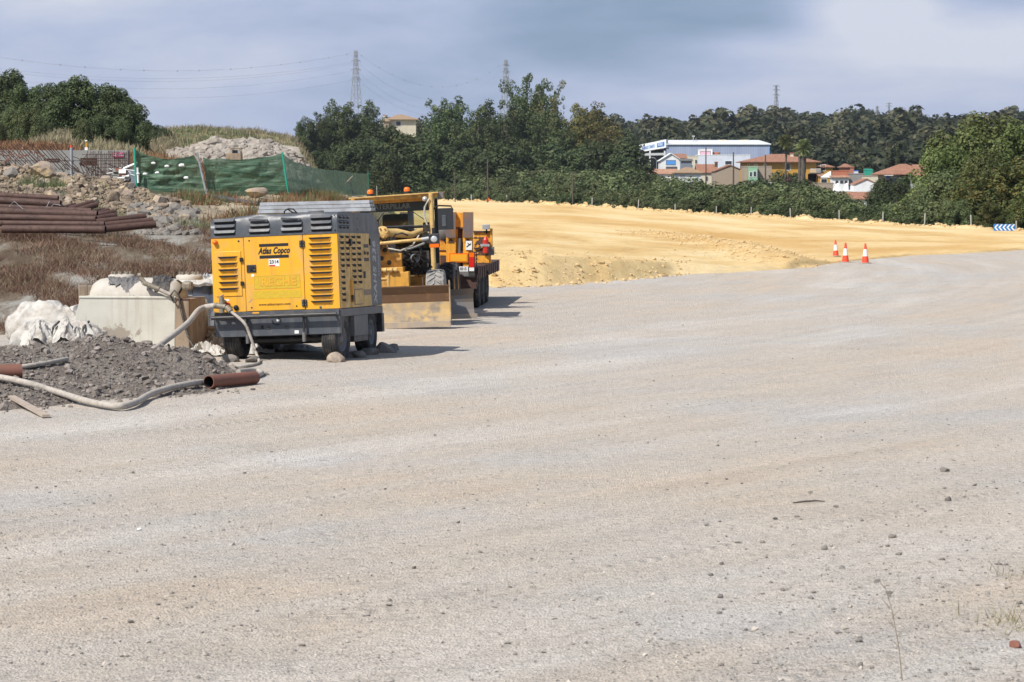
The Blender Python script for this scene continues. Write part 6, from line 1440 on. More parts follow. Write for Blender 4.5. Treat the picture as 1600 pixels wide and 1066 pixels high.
# ---- dark oaks at the upper left
for (px, y, d, k, wf, lab) in ((-110,125,262,('oak',2),1.3,'dark oak standing well beyond the left picture edge'),(-65,140,250,('oak',1),1.2,'lower dark oak beyond the left picture edge'),(-25,118,262,('oak',0),1.2,'dark oak just beyond the left picture edge'),(14,112,258,('oak',1),1.15,'dark oak at the left picture edge'),(48,132,250,('oak',2),1.1,'dark oak second from the left edge'),(92,130,245,('oak',0),1.1,'dark oak left of the tallest one'),
    (118,121,240,('oak',1),1.1,'tallest dark oak of the upper left group'),(152,130,240,('oak',2),1.15,'dark oak right of the tallest one'),(182,138,236,('oak',0),1.1,'dark oak near the right end of the upper left group'),(202,162,234,('oak',1),1.0,'rightmost dark oak of the upper left group'),
    (22,170,215,('oliveoak',0),1.0,'olive-coloured tree low at the left edge'),(48,164,205,('oliveoak',1),.9,'olive-coloured tree below the left oaks'),(132,186,200,('oliveoak',0),.8,'small bright olive tree before the tallest oak'),(0,190,200,('oliveoak',1),1.0,'olive-coloured bushy tree cut by the left edge'),(160,180,225,('oak',2),1.2,'low dark oak filling the gap under the tallest'),(196,188,222,('oak',0),.8,'low dark oak at the right foot of the group'),(75,190,215,('oak',1),1.0,'low dark oak under the left group')):
    tree('oak_tree', k, px, y, d, lab, 'tree', None, wf)
for (px, y, d) in ((232,190,420),(247,195,410),(262,201,400),(310,196,500),(222,200,380),(240,203,380)): tree('hill_bush', ('darkbush', px % 2), px, y, d, 'dark bush on the straw hill right of the oaks', 'bush', 'dark bushes on the straw hill', 1.3, False)
# ---- palms
def palm(px, ytop, ybase, d, tr_px, label, seed, two=False):
    rr = random.Random(seed); X = X_of(px, d); gz = float(H(X, d)); zt = zy(ytop + 16, d) - gz; r = tr_px/2*d/FPX
    root = empty('palm_tree', (X, d, gz - .2)); tag(root, label, 'palm')
    def tk(x, rr_, zt_):
        b = MB(); n = 14; b.tube([(x + .05*math.sin(i*.7), 0, zt_*i/n) for i in range(n+1)], [rr_*(1.12 if i % 2 else .94)*(1.1 - .2*i/n) for i in range(n+1)], 'palmbark', 10); b.build('trunk', root)
    tk(0, r, zt)
    if two: tk(-r*1.35, r*.55, zt*.92)
    gg = np.random.default_rng(seed); V = []; F = []
    for k in range(150):
        a = rr.uniform(0, 6.28); e = rr.uniform(-1.0, 1.4); Lg = rr.uniform(1.3, 2.1)*(1 if e > -.3 else .8); w = .10
        dr = np.array([math.cos(a)*math.cos(e), math.sin(a)*math.cos(e), math.sin(e)]); sd = np.array([-math.sin(a), math.cos(a), 0])
        for q in range(6):
            t = .25 + q/6*.75; c = np.array([0, 0, zt]) + dr*Lg*t - np.array([0, 0, .55*t*t*Lg*.6])
            for s in (-1, 1):
                tip = c + sd*s*.34*(1 - abs(t - .6)) + dr*.32 - np.array([0, 0, .12]); i0 = len(V); V += [c - dr*.16, c + dr*.16, tip]; F.append((i0, i0+1, i0+2))
    o = link('fronds', mesh_np('fronds', np.array(V), np.array(F), M['leaf_palm']), root)
    V = []; F = []
    for k in range(160):
        a = rr.uniform(0, 6.28); c = np.array([math.cos(a)*r*rr.uniform(.9,1.9), math.sin(a)*r*rr.uniform(.9,1.9), zt - rr.uniform(.1, 1.2)]); i0 = len(V); V += [c, c + np.array([.12, 0, .1]), c + np.array([rr.uniform(-.15,.15), 0, -.6])]; F.append((i0, i0+1, i0+2))
    link('dead_skirt', mesh_np('dead_skirt', np.array(V), np.array(F), M['dry_straw']), root)
palm(1227, 204, 290, 482, 3.2, 'tall slender palm in front of the ochre house', 3)
palm(1254, 212, 290, 470, 8.5, 'stout double-trunked palm right of the slender one', 4, True)
palm(1296, 300, 320, 330, 2.5, 'low young palm left of the small white house', 5)
# cypresses
KIND['cyp', 0] = (crown_mesh('cypress_crown', [(0, 0, 9*t, .9*(1.15 - t)**.7) for t in np.linspace(.05, 1, 22)], 3500, .16, 210, 'leaf_dark'), trunk_mesh('cypress_trunk', 6, .15), 9.6)
for (px, y, d, lab) in ((1440,222,620,'tallest dark cypress, behind the villa roof'),(1401,228,640,'slim dark cypress left of the tallest'),(1385,240,640,'short dark cypress at the left of the row')): tree('cypress', ('cyp', 0), px, y, d, lab, 'tree', None, 1.0)
# ---- woods on the far hill: nobody could count these
def woods(name, label, n, px0, px1, d0, d1, yfun, hrange, seed, leafn, leaf, cond=None, m='leaf_hill'):
    gg = np.random.default_rng(seed); protos = []
    for i in range(4):
        B = np.array(blobs_round(seed+i, 1.0, .5, 13, .05, (.14, .27))); w = B[:, 3]**2; w /= w.sum(); idx = gg.choice(len(B), leafn, p=w)
        dd = gg.normal(size=(leafn, 3)); dd /= np.linalg.norm(dd, axis=1)[:, None]; C = B[idx, :3] + dd*(B[idx, 3]*(1 - gg.exponential(.10, leafn)).clip(.3, 1.05))[:, None]
        V, F = leaves_np(C, dd + [0, 0, .3], leaf/12, gg, .65, .35); protos.append(V)
    VV = []; MI = []
    px = gg.uniform(px0, px1, n); d = gg.uniform(d0, d1, n); X = X_of(px, d); k = np.ones(n, bool) if cond is None else cond(px, d, X); px, d, X = px[k], d[k], X[k]
    Z = H(X, d)
    for i in range(len(X)):
        h = gg.uniform(*hrange)*(1.35 if gg.random() < .12 else 1); P = protos[i % 4]; a = gg.uniform(0, 6.28); ca, sa = math.cos(a), math.sin(a); wf = gg.uniform(.9, 1.4)
        VV.append(np.stack([(P[:, 0]*ca - P[:, 1]*sa)*h*wf + X[i], (P[:, 0]*sa + P[:, 1]*ca)*h*wf + d[i], P[:, 2]*h + Z[i] - .6], 1))
        MI.append(np.full(len(P)//4, gg.choice(3, p=(.5, .24, .26))))
    V = np.concatenate(VV); F = np.arange(len(V)).reshape(-1, 4)
    return tag(link(name, mesh_np(name, V, F, [M[m], M['leaf_hill2'], M['leaf_hill3']], mi=np.concatenate(MI))), label, kind='stuff')
skyl = lambda px: px
woods('hill_woods', 'dense dark green woods covering the far hillside', 700, 930, 1800, 930, 1530, None, (9, 15), 300, 1000, .80, lambda px, d, X: ~((px > 965) & (px < 1012) & (d < 1330) & (d > 900)))
woods('valley_woods', 'dark green woods on the slope behind the village', 240, 1275, 1480, 640, 930, None, (6, 9.5), 310, 900, .75)
woods('left_far_woods', 'dark woods on the hill behind the gum grove', 90, 590, 700, 930, 1150, None, (5, 8), 320, 600, .8, lambda px, d, X: ~((px > 590) & (px < 655) & (d < 960)))
woods('ridge_woods', 'distant woods along the skyline left of the warehouse', 90, 880, 1060, 1250, 1500, None, (8, 12), 330, 800, .85)
# weeds at the foot of the bushes
n = 5200; px = g.uniform(600, 1640, n); d = Dcrest(px) + 2 + g.exponential(2.5, n)*Dcrest(px)/200; X = X_of(px, d); k = vnoise(px*.03, d*0, 7) > .3; X, d = X[k], d[k]
h = g.uniform(.35, 1.0, len(X))*np.clip(d/260, .8, 1.6); kk = g.random(len(X)) < .45
brush('edge_weeds', 'tawny dry weeds along the foot of the bush belt', X[kk], d[kk], h[kk], .04, 9, 'dry_straw', 41, .3, .35)
brush('edge_grass', 'green weeds along the foot of the bush belt', X[~kk], d[~kk], h[~kk], .04, 9, 'weed_green', 42, .3, .35)
# ================================================================== VILLAGE
def Sc(d): return FPX/d
def house(name, label, px0, px1, yeave, ybase, d, depth, wall, roof, cat='house', yaw=0, wins=(), over=.35, chim=None, extra=None):
    """front face spans px0..px1 at depth d; roof = (kind, ridge_y, material)"""
    base = at((px0+px1)/2, ybase, d); W = (px1-px0)/Sc(d); h = (ybase-yeave)/Sc(d); root = empty(name, tuple(base), (0, 0, yaw)); tag(root, label, cat)
    b = MB(); w2 = W/2; kind, yr, rm = roof; hr = h + (yeave-yr)/Sc(d) if yr is not None else h
    if kind == 'gable_front':   # ridge runs away from the viewer
        b.prism([(-w2,-5),(w2,-5),(w2,h),(0,hr),(-w2,h)],'y',0,depth,wall)
    elif kind == 'gable_side':
        b.prism([(0,-5),(depth,-5),(depth,h),(depth/2,hr-.1),(0,h)],'x',-w2,w2,wall)
    else: b.box((-w2,0,-5),(w2,depth,h),wall)
    b.build('walls', root)
    b = MB(); o = over; t = .16
    if kind == 'gable_front':
        sl = (hr-h)/w2
        b.prism([(-w2-o,h-o*sl+.02),(0,hr+.02),(w2+o,h-o*sl+.02),(w2+o,h-o*sl+t),(0,hr+t+.05),(-w2-o,h-o*sl+t)],'y',-o,depth+o,rm)
    elif kind == 'gable_side':
        sl = (hr-h)/(depth/2)
        b.prism([(-o,h-o*sl+.02),(depth/2,hr+.02),(depth+o,h-o*sl+.02),(depth+o,h-o*sl+t),(depth/2,hr+t+.05),(-o,h-o*sl+t)],'x',-w2-o,w2+o,rm)
    elif kind == 'hip':
        in_ = min(w2*.85, depth/2); x0,x1,y0,y1 = -w2-o,w2+o,-o,depth+o; ym = depth/2
        vs = [(x0,y0,h),(x1,y0,h),(x1,y1,h),(x0,y1,h),(-w2+in_,ym,hr),(w2-in_,ym,hr),(x0,y0,h+t),(x1,y0,h+t),(x1,y1,h+t),(x0,y1,h+t)]
        b.add(vs, [(0,3,2,1),(0,1,7,6),(1,2,8,7),(2,3,9,8),(3,0,6,9),(6,7,5,4),(7,8,5),(8,9,4,5),(9,6,4)], rm)
    elif kind == 'flat':
        b.box((-w2-.05,-.05,h),(w2+.05,depth,h+.18),rm)
    elif kind == 'shed':      # rises away from the viewer
        b.add([(-w2-o,-o,h),(w2+o,-o,h),(w2+o,depth,hr),(-w2-o,depth,hr),(-w2-o,-o,h+t),(w2+o,-o,h+t),(w2+o,depth,hr+t),(-w2-o,depth,hr+t)],[(0,3,2,1),(4,5,6,7),(0,1,5,4),(1,2,6,5),(2,3,7,6),(3,0,4,7)],rm)
    ro = b.build('roof', root)
    for (xa, ya, xb, yb, m) in wins:
        x0_, x1_ = (xa-(px0+px1)/2)/Sc(d), (xb-(px0+px1)/2)/Sc(d); z1_, z0_ = (ybase-ya)/Sc(d), (ybase-yb)/Sc(d)
        b = MB(); fr = 'whitewash' if wall != 'whitewash' else 'greylight'; q = .09
        b.box((x0_-q,-.07,z0_-q),(x1_+q,-.012,z0_),fr); b.box((x0_-q,-.07,z1_),(x1_+q,-.012,z1_+q),fr); b.box((x0_-q,-.07,z0_),(x0_,-.012,z1_),fr); b.box((x1_,-.07,z0_),(x1_+q,-.012,z1_),fr)
        wo = b.build('window', root); b = MB(); b.box((x0_,-.03,z0_),(x1_,-.008,z1_),m); b.build('pane', wo)
    if chim:
        cx_, ya, yb, m = chim; x = (cx_-(px0+px1)/2)/Sc(d); z0_ = (ybase-yb)/Sc(d); z1_ = (ybase-ya)/Sc(d)
        b = MB(); b.box((x-.32,depth*.3,z0_-1),(x+.32,depth*.3+.7,z1_),m); b.box((x-.45,depth*.3-.13,z1_),(x+.45,depth*.3+.83,z1_+.18),'brick'); b.build('chimney', ro)
    if extra: extra(root, lambda px: (px-(px0+px1)/2)/Sc(d), lambda py: (ybase-py)/Sc(d))
    return root
# warehouse with open portal and slanting sign board
d = 800.; wh = empty('warehouse', tuple(at(1041, 286, d))); tag(wh, 'long blue-grey ribbed warehouse with a slanting white sign over its open portal', 'warehouse')
lx = lambda px: (px-1041)/Sc(d); lz = lambda py: (286-py)/Sc(d)
b = MB(); b.box((0,0,-3),(lx(1202),26,lz(226.5)),'clad'); b.box((lx(1202)-.25,-.06,lz(245)),(lx(1202)+.05,.3,lz(226.6)),'bluewin'); b.build('hall', wh)
b = MB(); zt = lz(226.5); b.add([(-.2,-.4,zt),(lx(1202)+.4,-.4,zt),(lx(1202)-2,13,lz(219.5)),(-1,13,lz(219.5)),(-.2,-.4,zt+.25),(lx(1202)+.4,-.4,zt+.25),(lx(1202)-2,13,lz(219.5)+.25),(-1,13,lz(219.5)+.25)],[(0,3,2,1),(4,5,6,7),(0,1,5,4),(1,2,6,5),(2,3,7,6),(3,0,4,7)],'roofwhite'); rf = b.build('roof', wh)
b = MB(); b.add([(-1,13,lz(219.5)),(lx(1202)-2,13,lz(219.5)),(lx(1202)-1,26,zt),(-1,26,zt)],[(0,1,2,3)],'roofwhite'); b.build('rear_slope', rf)
for px in (1133, 1167): b = MB(); x = lx(px); b.box((x-1.1,10,lz(221)),(x+1.1,13,lz(218)),'cream'); b.build('roof_vent', rf)
b = MB(); b.tube([(lx(1086),8,lz(222)),(lx(1086),8,lz(212))],.12,'galv',6); b.box((lx(1084),7.8,lz(214)),(lx(1088),8.2,lz(211.5)),'galv'); b.tube([(lx(1090),8,lz(222)),(lx(1090),8,lz(216))],.1,'galv',6); b.build('mast', rf)
# portal frame at the left end, running away
b = MB(); gx0, gy0 = lx(1000), 6.0
def gp_(t, z): return (gx0*t, gy0*t, z)
for t in (.88, .60, .06): b.box((gx0*t-.22, gy0*t-.22, -3),(gx0*t+.22, gy0*t+.22, lz(236)),'roofwhite')
b.bar(gp_(.0, lz(241)), gp_(.93, lz(241.5)), .5, .7, 'greyprint'); b.bar(gp_(1.0, lz(238)), gp_(1.0,-3), .25, .25, 'greyprint'); b.build('portal_columns', wh)
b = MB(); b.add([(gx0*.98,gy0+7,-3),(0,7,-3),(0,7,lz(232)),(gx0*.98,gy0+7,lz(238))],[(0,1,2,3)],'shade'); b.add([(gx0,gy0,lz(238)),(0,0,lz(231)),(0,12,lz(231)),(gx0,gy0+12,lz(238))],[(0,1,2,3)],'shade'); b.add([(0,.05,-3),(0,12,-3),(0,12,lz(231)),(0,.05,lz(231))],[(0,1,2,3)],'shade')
b.add([(gx0,gy0,lz(226.5)),(0,0,lz(219)),(0,12,lz(219)),(gx0,gy0+12,lz(226.5))],[(0,1,2,3)],'bluegrey'); b.build('portal_shell', wh)
b = MB(); b.add([(gx0,gy0-.1,lz(238)),(0,-.1,lz(231)),(0,-.1,lz(218)),(gx0,gy0-.1,lz(226.5)),(gx0,gy0+.3,lz(238)),(0,.3,lz(231)),(0,.3,lz(218)),(gx0,gy0+.3,lz(226.5))],[(0,1,2,3),(7,6,5,4),(3,2,6,7),(0,4,5,1)],'roofwhite'); sg = b.build('sign_board', wh)
b = MB(); b.box((-.12,-.25,lz(231.5)),(.5,.3,lz(218)),'bluegrey'); b.build('corner_post', wh)
u_ = Vector((-gx0, -gy0, lz(218)-lz(226.5))).normalized(); n_ = Vector((gy0, gx0*1.0, 0)).normalized(); n_ = Vector((-gy0, gx0, 0)).normalized() if n_.y > 0 else n_
n_ = Vector((gy0*-1, gx0, 0)).normalized(); n_ = n_ if n_.y < 0 else -n_
up_ = n_.cross(u_).normalized(); up_ = up_ if up_.z > 0 else -up_
def sgm(px, py):
    t = (1041-px)/41; P = Vector((gx0*t, gy0*t-.12, lz(py))); P += n_*.06
    return Matrix.Translation(P) @ Matrix(((u_.x,up_.x,n_.x,0),(u_.y,up_.y,n_.y,0),(u_.z,up_.z,n_.z,0),(0,0,0,1)))
text('MARMOLES Y GRANITO', 1.35, 'blue', sg, sgm(1014.2, 230.3), bold=.02, sx=.30)
b = MB(); c1 = [sgm(x_, y_).translation for x_, y_ in ((1027,230.5),(1038,228.5),(1038,221.8),(1027,224.2))]; b.add([tuple(c) for c in c1],[(0,1,2,3)],'blue'); b.build('sign_patch', sg)
text('RIVERO', 1.2, 'white', sg, Matrix.Translation(n_*.06) @ sgm(1032.5, 226.2), bold=.02, sx=.42)
W_ = 'dkwin'
house('annex_building','long pale flat-roofed annex in front of the warehouse',1090,1172,243,284,760,10,'lavwash',('flat',None,'whitewash'),'building',wins=((1133,252,1143,257,W_),))
house('roof_hut','small white and pink rooftop hut on the pale annex',1092,1113,234,243,762,4,'whitewash',('flat',None,'whitewash'),'hut',wins=((1094,236.5,1110,242,'pinkpanel'),))
b = MB(); q = at(1118,243,764); b.lathe([(.001,0),(1.3,0),(1.3,.9),(.001,1.0)],q,(0,0,1),'brick',14); tag(b.build('water_cistern'),'small round brown cistern on the annex roof','cistern')
house('cream_block','small cream flat-roofed block left of the pale annex',1071,1091,245,275,735,8,'cream',('flat',None,'cream'),'building',wins=((1086,250,1089,256,W_),(1077,258,1082,262,W_)))
house('gabled_house','white gabled house with a blue shutter in front of the warehouse',1031.5,1065,251,284,700,9,'whitewash',('gable_front',240.5,'whitewash'),wins=((1041,251,1055,257.5,'bluewin'),(1041,261,1057.5,267,'shade')))
house('lean_house','narrow house with orange tiles behind the white gabled one',1050,1072,248,275,718,6,'lavwash',('shed',241,'tileorange'))
house('grey_extension','small grey-blue lean-to right of the white gabled house',1064,1081,252,284,695,5,'bluegrey',('shed',249,'greylight'),'shed')
house('tiled_house','low white house with long old tiled roof at the left of the village',1011,1058,272,294,600,7,'whitewash',('gable_side',265.5,'tileold'),wins=((1049,275,1056,279,W_),))
house('hipped_house','pale lavender house with brown hipped roof',1057,1095,271,298,590,9,'lavwash',('hip',261,'tilebrown'),over=.5,wins=((1062,274,1071,279,'greyprint'),))
house('orange_roof_house','tan house with bright orange roof and chimney',1091,1120,270,300,606,9,'cream',('gable_side',258,'tileorange'),wins=((1104,276,1106,283,W_),),chim=(1120.5,254,268,'polewood'))
house('plain_gable_house','plain grey-brown gable wall with orange roof behind it',1117,1164,268,305,585,10,'tan',('gable_front',259,'tileorange'),over=.2)
house('tan_block','tan flat-roofed block left of the ochre house',1163,1205.5,261,300,548,8,'tan',('flat',None,'tan'),'building')
house('mint_house','small mint-green wall with two white windows set in the tan block',1170,1183.5,262,277,546.5,1.2,'mint',('flat',None,'mint'),'building',wins=((1171.5,269,1175,276,W_),(1177.5,268,1181.5,276,W_)))
house('low_outbuilding','long low whitewashed outbuilding below the tan block',1172,1232,287,300,500,5,'whitewash',('flat',None,'roofwhite'),'building',wins=((1213,290,1221,296,'lavwash'),))
house('white_shed','little white gabled shed below the tan block',1172,1182,289,300,495,4,'whitewash',('gable_front',285.5,'whitewash'),'shed',over=.1)
def och(root, fx, fz):
    b = MB(); b.box((fx(1264),-1.6,fz(271.5)),(fx(1281),-.0,fz(270)),'greylight'); bb = b.build('balcony', root)
    b = MB()
    for x in np.linspace(fx(1264.5), fx(1280.5), 17): b.box((x-.02,-1.58,fz(270)),(x+.02,-1.54,fz(264.5)),'white')
    b.box((fx(1264),-1.6,fz(264.7)),(fx(1281),-1.52,fz(264)),'white'); b.build('railing', bb)
    b = MB(); b.box((fx(1262),.0,fz(310)),(fx(1281),4,fz(272)),'ochre'); b.build('lower_wing', root)
    b = MB(); b.box((fx(1236)-.6,1.2,fz(254)),(fx(1236)+.6,2.4,fz(241)),'cream'); 
house('ochre_house','large ochre two-storey house with tiled hip roof behind the palms',1164,1275,254,300,560,12,'ochre',('hip',240.5,'tileorange'),over=.9,wins=((1229,256,1234,266,W_),(1168,258,1171,266,W_),(1178,257,1183,262,'cream'),(1193,257,1197,261,'cream')),chim=(1240,240,248,'cream'),extra=och)
house('ochre_annex','ochre annex with a small tiled roof right of the balcony',1281,1301,262,300,566,7,'ochre',('hip',256.5,'tileorange'),over=.4,wins=((1282,258.5,1289,267,'polewood'),))
house('terrace_roof','low terrace with tiled eave under the ochre annex',1281,1302,276,300,556,4,'ochre',('shed',272.5,'tileold'),'building',over=.3,wins=((1283,280,1292,290,W_),))
b = MB(); q = at(1298, 283, 540); b.lathe([(.001,2.0),(.5,1.75),(2.1,.75),(2.1,.7),(.001,.95)],q,(0,0,1),'white',8,False); b.tube([q+Vector((0,0,-1.5)),q+Vector((0,0,1.9))],.05,'white',6); tag(b.build('sun_canopy'),'white pitched sun canopy beside the ochre annex','canopy')
house('garden_wall','long tan garden wall in front of the ochre house',1235,1302,287,296,520,.6,'tan',('flat',None,'tan'),'wall')
house('brick_terrace','brick parapet with tiled eave right of the white canopy',1302,1326,268,277,525,4,'brick',('flat',None,'brick'),'building')
house('white_low_house','low white house under the brick parapet',1302,1326,278,300,520,5,'whitewash',('shed',275.5,'tileold'),wins=((1306,283,1309,286,W_),(1313,283,1317,286,W_),(1320,283,1323,286,W_)))
house('concrete_house','dark grey concrete house right of the brick parapet',1324,1350,272.5,300,530,6,'concrete',('flat',None,'concrete'),chim=(1333,262,272,'brick'))
house('roof_terrace_house','small brick hut with tiled cap above the grey house',1315,1330,262,276,600,5,'brick',('hip',257,'tileorange'))
house('far_cottage','pink-walled cottage with red roof far up behind the grey house',1318,1326,259,264,640,5,'cream',('hip',255.5,'tileorange'))
house('white_shed','small pale shed beneath the dark woods',1300,1308,252,259,700,5,'whitewash',('gable_side',250,'roofwhite'),'shed')
house('green_shed','turquoise tarpaulin shed above the small white house',1352,1363.5,266,274,560,3,'turq',('shed',265,'turq'),'shed',over=.05)
house('blue_box','little blue and white hut on the roof terraces',1335,1341,267.5,273,545,3,'lavwash',('flat',None,'blueTarp'),'hut')
house('sand_terrace','sand-coloured terrace wall left of the villa',1350,1382,276,290,480,3,'cream',('flat',None,'tan'),'wall')
house('yellow_hut','pale yellow little hut below the villa',1371,1380,282,290,455,3,'cream',('flat',None,'cream'),'hut',wins=((1373,284,1376,288,W_),))
house('white_gabled_house','tall white gabled house with scribbled wall above the long tiled roof',1337,1371,288.5,310,442,7,'whitewash',('gable_front',281,'tileorange'),over=.12)
house('white_flat_wing','low white wing left of the tall gabled house',1304,1338,299,312,446,5,'whitewash',('flat',None,'whitewash'),'building')
house('long_tiled_house','white house with long red-brown tiled roof and canopied window',1320,1376,311,326,425,6,'whitewash',('gable_side',302,'tileorange'),wins=((1332,316.5,1338,322,W_),(1355,316,1361,322,W_)))
house('tiled_awning','small tiled awning at the right end of the long tiled house',1366,1378,318,326,418,2,'whitewash',('shed',314,'tileorange'),'awning')
def vil(root, fx, fz):
    b = MB(); b.box((fx(1420),-3,-5),(fx(1449),0,fz(275)),'greyprint'); b.build('grey_wing', root)
    b = MB(); b.add([(fx(1417),-3.6,fz(275)),(fx(1452),-3.6,fz(274.5)),(fx(1450),4,fz(257)),(fx(1431),4,fz(257)),(fx(1417),-3.6,fz(275.6)),(fx(1452),-3.6,fz(275.2))],[(0,1,2,3),(0,4,5,1)],'tileorange'); b.build('wing_roof', root)
    b = MB(); b.box((fx(1432),-3.05,fz(282)),(fx(1436),-3.0,fz(276.5)),'dkwin'); b.box((fx(1444),-3.05,fz(283)),(fx(1446),-3.0,fz(278)),'white'); b.build('window', root)
    b = MB(); b.box((fx(1380),-2.4,fz(275)),(fx(1392),0,fz(274)),'white'); b.build('awning', root)
    b = MB(); b.box((fx(1383),-1.2,fz(279)),(fx(1388),-1.0,fz(275)),'blueTarp'); b.build('blue_awning', root)
house('villa','cream villa with a broad orange hipped roof at the right',1386,1450,273.5,305,400,10,'cream',('hip',256,'tileorange'),over=1.0,wins=((1402,276,1404.5,285,W_),(1410,275,1411.5,279,W_),(1415,274.5,1417,279,W_),(1394,278,1398,286,'greyprint')),extra=vil)
house('hilltop_house','beige hilltop house with hipped tile roof and arched window, amid the gums',606,650,187.5,210,905,10,'cream',('hip',178.5,'tilebrown'),over=1.0,yaw=R(8),wins=((619,190,626,197,W_),),chim=(601.5,180,190,'cream'))
house('hilltop_porch','tan porch wing at the left of the hilltop house',599,608,190,204,900,5,'tan',('hip',186,'tilebrown'),'building',over=.5)
house('white_hut','little white building at the far left of the village',975,990,255,272,680,5,'whitewash',('gable_side',250,'whitewash'),'building')
house('blue_gate','pale blue wall left of the warehouse portal',983,1006,258,275,690,1,'lavwash',('flat',None,'lavwash'),'wall')
b = MB()
q0, q1 = at(976,245.5,690), at(1003,245.5,690); b.bar(q0, q1, .25, .25, 'greyprint')
for px in (978,984,991,999): b.bar(at(px,245.5,690), at(px,262,690), .14, .14, 'greyprint')
tag(b.build('steel_frame'),'thin grey steel frame left of the warehouse portal','frame')
house('brick_ruin','little brick roofline with pale chimney low in the bushes',1257,1270,327.5,334,330,2,'brick',('shed',326,'tileorange'),'building',chim=(1268.5,321,329,'whitewash'))
# garden shrubs and parasol heap
KIND['boug', 0] = (crown_mesh('shrub_crown', blobs_round(401, 3.0, 3.0, 20, 0, (.14, .24)), 3000, .2, 401, 'boug'), KIND['bush', 0][1], 3.)
tree('bougainvillea', ('boug', 0), 1242, 277, 520, 'purple-pink bougainvillea shrub between the palms', 'shrub', None, 1.0, False)
tree('garden_shrub', ('bush', 1), 1216, 268, 540, 'green shrub against the ochre wall left of the bougainvillea', 'shrub', None, 1.0, False)
b = MB()
for i, (px, w) in enumerate(((1308,14),(1322,10))):
    q = at(px, 300, 450); b.lathe([(.001,1.5),(.3,1.3),(w*.055,.2),(w*.055,.1),(.001,.4)],q,(.1,0,1),'white',7,False)
tag(b.build('white_parasols'),'pair of drooping white parasols left of the tall gabled house','parasol')

# ---- poles and fence posts
def upole(px, y0, y1, d, w, label, arms=False, m='polewood', group=None):
    p = at(px, y1, d); q = at(px, y0, d); b = MB(); b.tube([p + Vector((0,0,-4)), p, q], [w, w, w*.7], m, 8); o = empty('utility_pole', tuple(p)); 
    o2 = b.build('shaft', None); o2.parent = o; o2.location = -p
    if arms: 
        b = MB(); b.bar(q + Vector((-.9,0,-.4)) - p, q + Vector((.9,0,-.4)) - p, .12, .12, m)
        for x in (-.8, 0, .8): b.tube([q + Vector((x,0,-.35)) - p, q + Vector((x,0,-.1)) - p], .05, 'galv', 6)
        b.build('crossarm', o)
    return tag(o, label, 'pole', group)
for a_ in ((762,248,290,470,.13,'thin dark pole in the bushes below the second pylon'),(711,264,296,480,.10,'short dark pole left of the pole below the second pylon'),(895,268,296,400,.12,'dark leaning-looking pole among bushes below the golden gums'),
    (1103,230,290,560,.16,'tall dark pole in front of the pale annex'),(1146,238,284,560,.17,'dark pole at the right end of the pale annex'),(1196,242,284,500,.16,'tall dark pole before the tan block'),(1186,278,296,480,.10,'short dark pole left of the tan block pole'),
    (1401,314,334,226,.09,'slanting grey pole in the bushes below the villa'),(1263,242,255,700,.12,'short grey pole right of the ochre roof'),(1385,222,236,900,.2,'grey pole on the slope below the hillside pylon'),(1255,320,340,290,.06,'slender grey pole low in the bushes right of centre'),(1308,317,345,262,.06,'pale double post in front of the long tiled house')):
    upole(*a_)
b = MB(); q = at(1026,266,640); b.tube([q+Vector((0,0,-4)), q, at(1026,251,640), at(1023,247,640), at(1018,246.5,640)], .10, 'galv', 8); tag(b.build('street_lamp'), 'curved grey street lamp in front of the warehouse portal', 'lamp')
b = MB(); q = at(991,262,640); b.tube([q+Vector((0,0,-4)), q, at(990,245,640), at(986,240,640), at(979,240,640)], .10, 'galv', 8); tag(b.build('street_lamp'), 'curved grey street lamp left of the warehouse portal', 'lamp')
ww = ['leftmost','second','third','fourth','fifth','sixth','seventh','eighth','ninth','tenth','eleventh','twelfth']
for i, px in enumerate((737,792,925,997,1055,1119,1173,1235,1311,1379,1444,1517)):
    D = float(Dcrest(px)) + 2.5; X = X_of(px, D); h = 1.25 if px < 1000 else 1.0; zt = .95 if px > 1000 else 1.3
    b = MB(); r_ = .055*max(1, D/260); b.tube([(0,0,-2.5),(0,0,zt-.03),(0,0,zt)], [r_,r_,r_*.7], 'post', 8); o = b.build('fence_post'); o.location = (X, D, 0); o.rotation_euler = (0, R((i*37 % 7) - 3), 0)
    tag(o, ww[i] + ' pale post from the left along the sand crest', 'post', 'fence posts along the sand crest')
b = MB(); b.tube([at(1588,345,176), at(1588,372,176)], .05, 'post', 8); tag(b.build('fence_post'), 'pale post at the right end of the chevron board', 'post')
# chevron board
D = 174.; q = at(1569, 355.5, D); cv = empty('chevron_board', tuple(q)); tag(cv, 'blue and white chevron board at the right end of the crest', 'sign')
w2, h2 = 16.5*D/FPX, 5.2*D/FPX; b = MB(); b.box((-w2,0,-h2),(w2,.03,h2),'blue'); bo = b.build('board', cv)
b = MB(); m4 = 5
for k in range(m4):
    x = -w2*.93 + k*w2*2/m4*.97; s = w2*.155; y = -.004
    b.add([(x,y,0),(x+h2*.8,y,h2*.92),(x+h2*.8+s,y,h2*.92),(x+s,y,0),(x+h2*.8,y,-h2*.92),(x+h2*.8+s,y,-h2*.92)], [(0,3,2,1),(0,4,5,3)], 'white')
b.build('arrows', bo)
b = MB(); [b.tube([(x,.06,-1.2),(x,.06,h2*.8)], .03, 'galv', 6) for x in (-w2*.7, w2*.7)]; b.build('stand', cv)
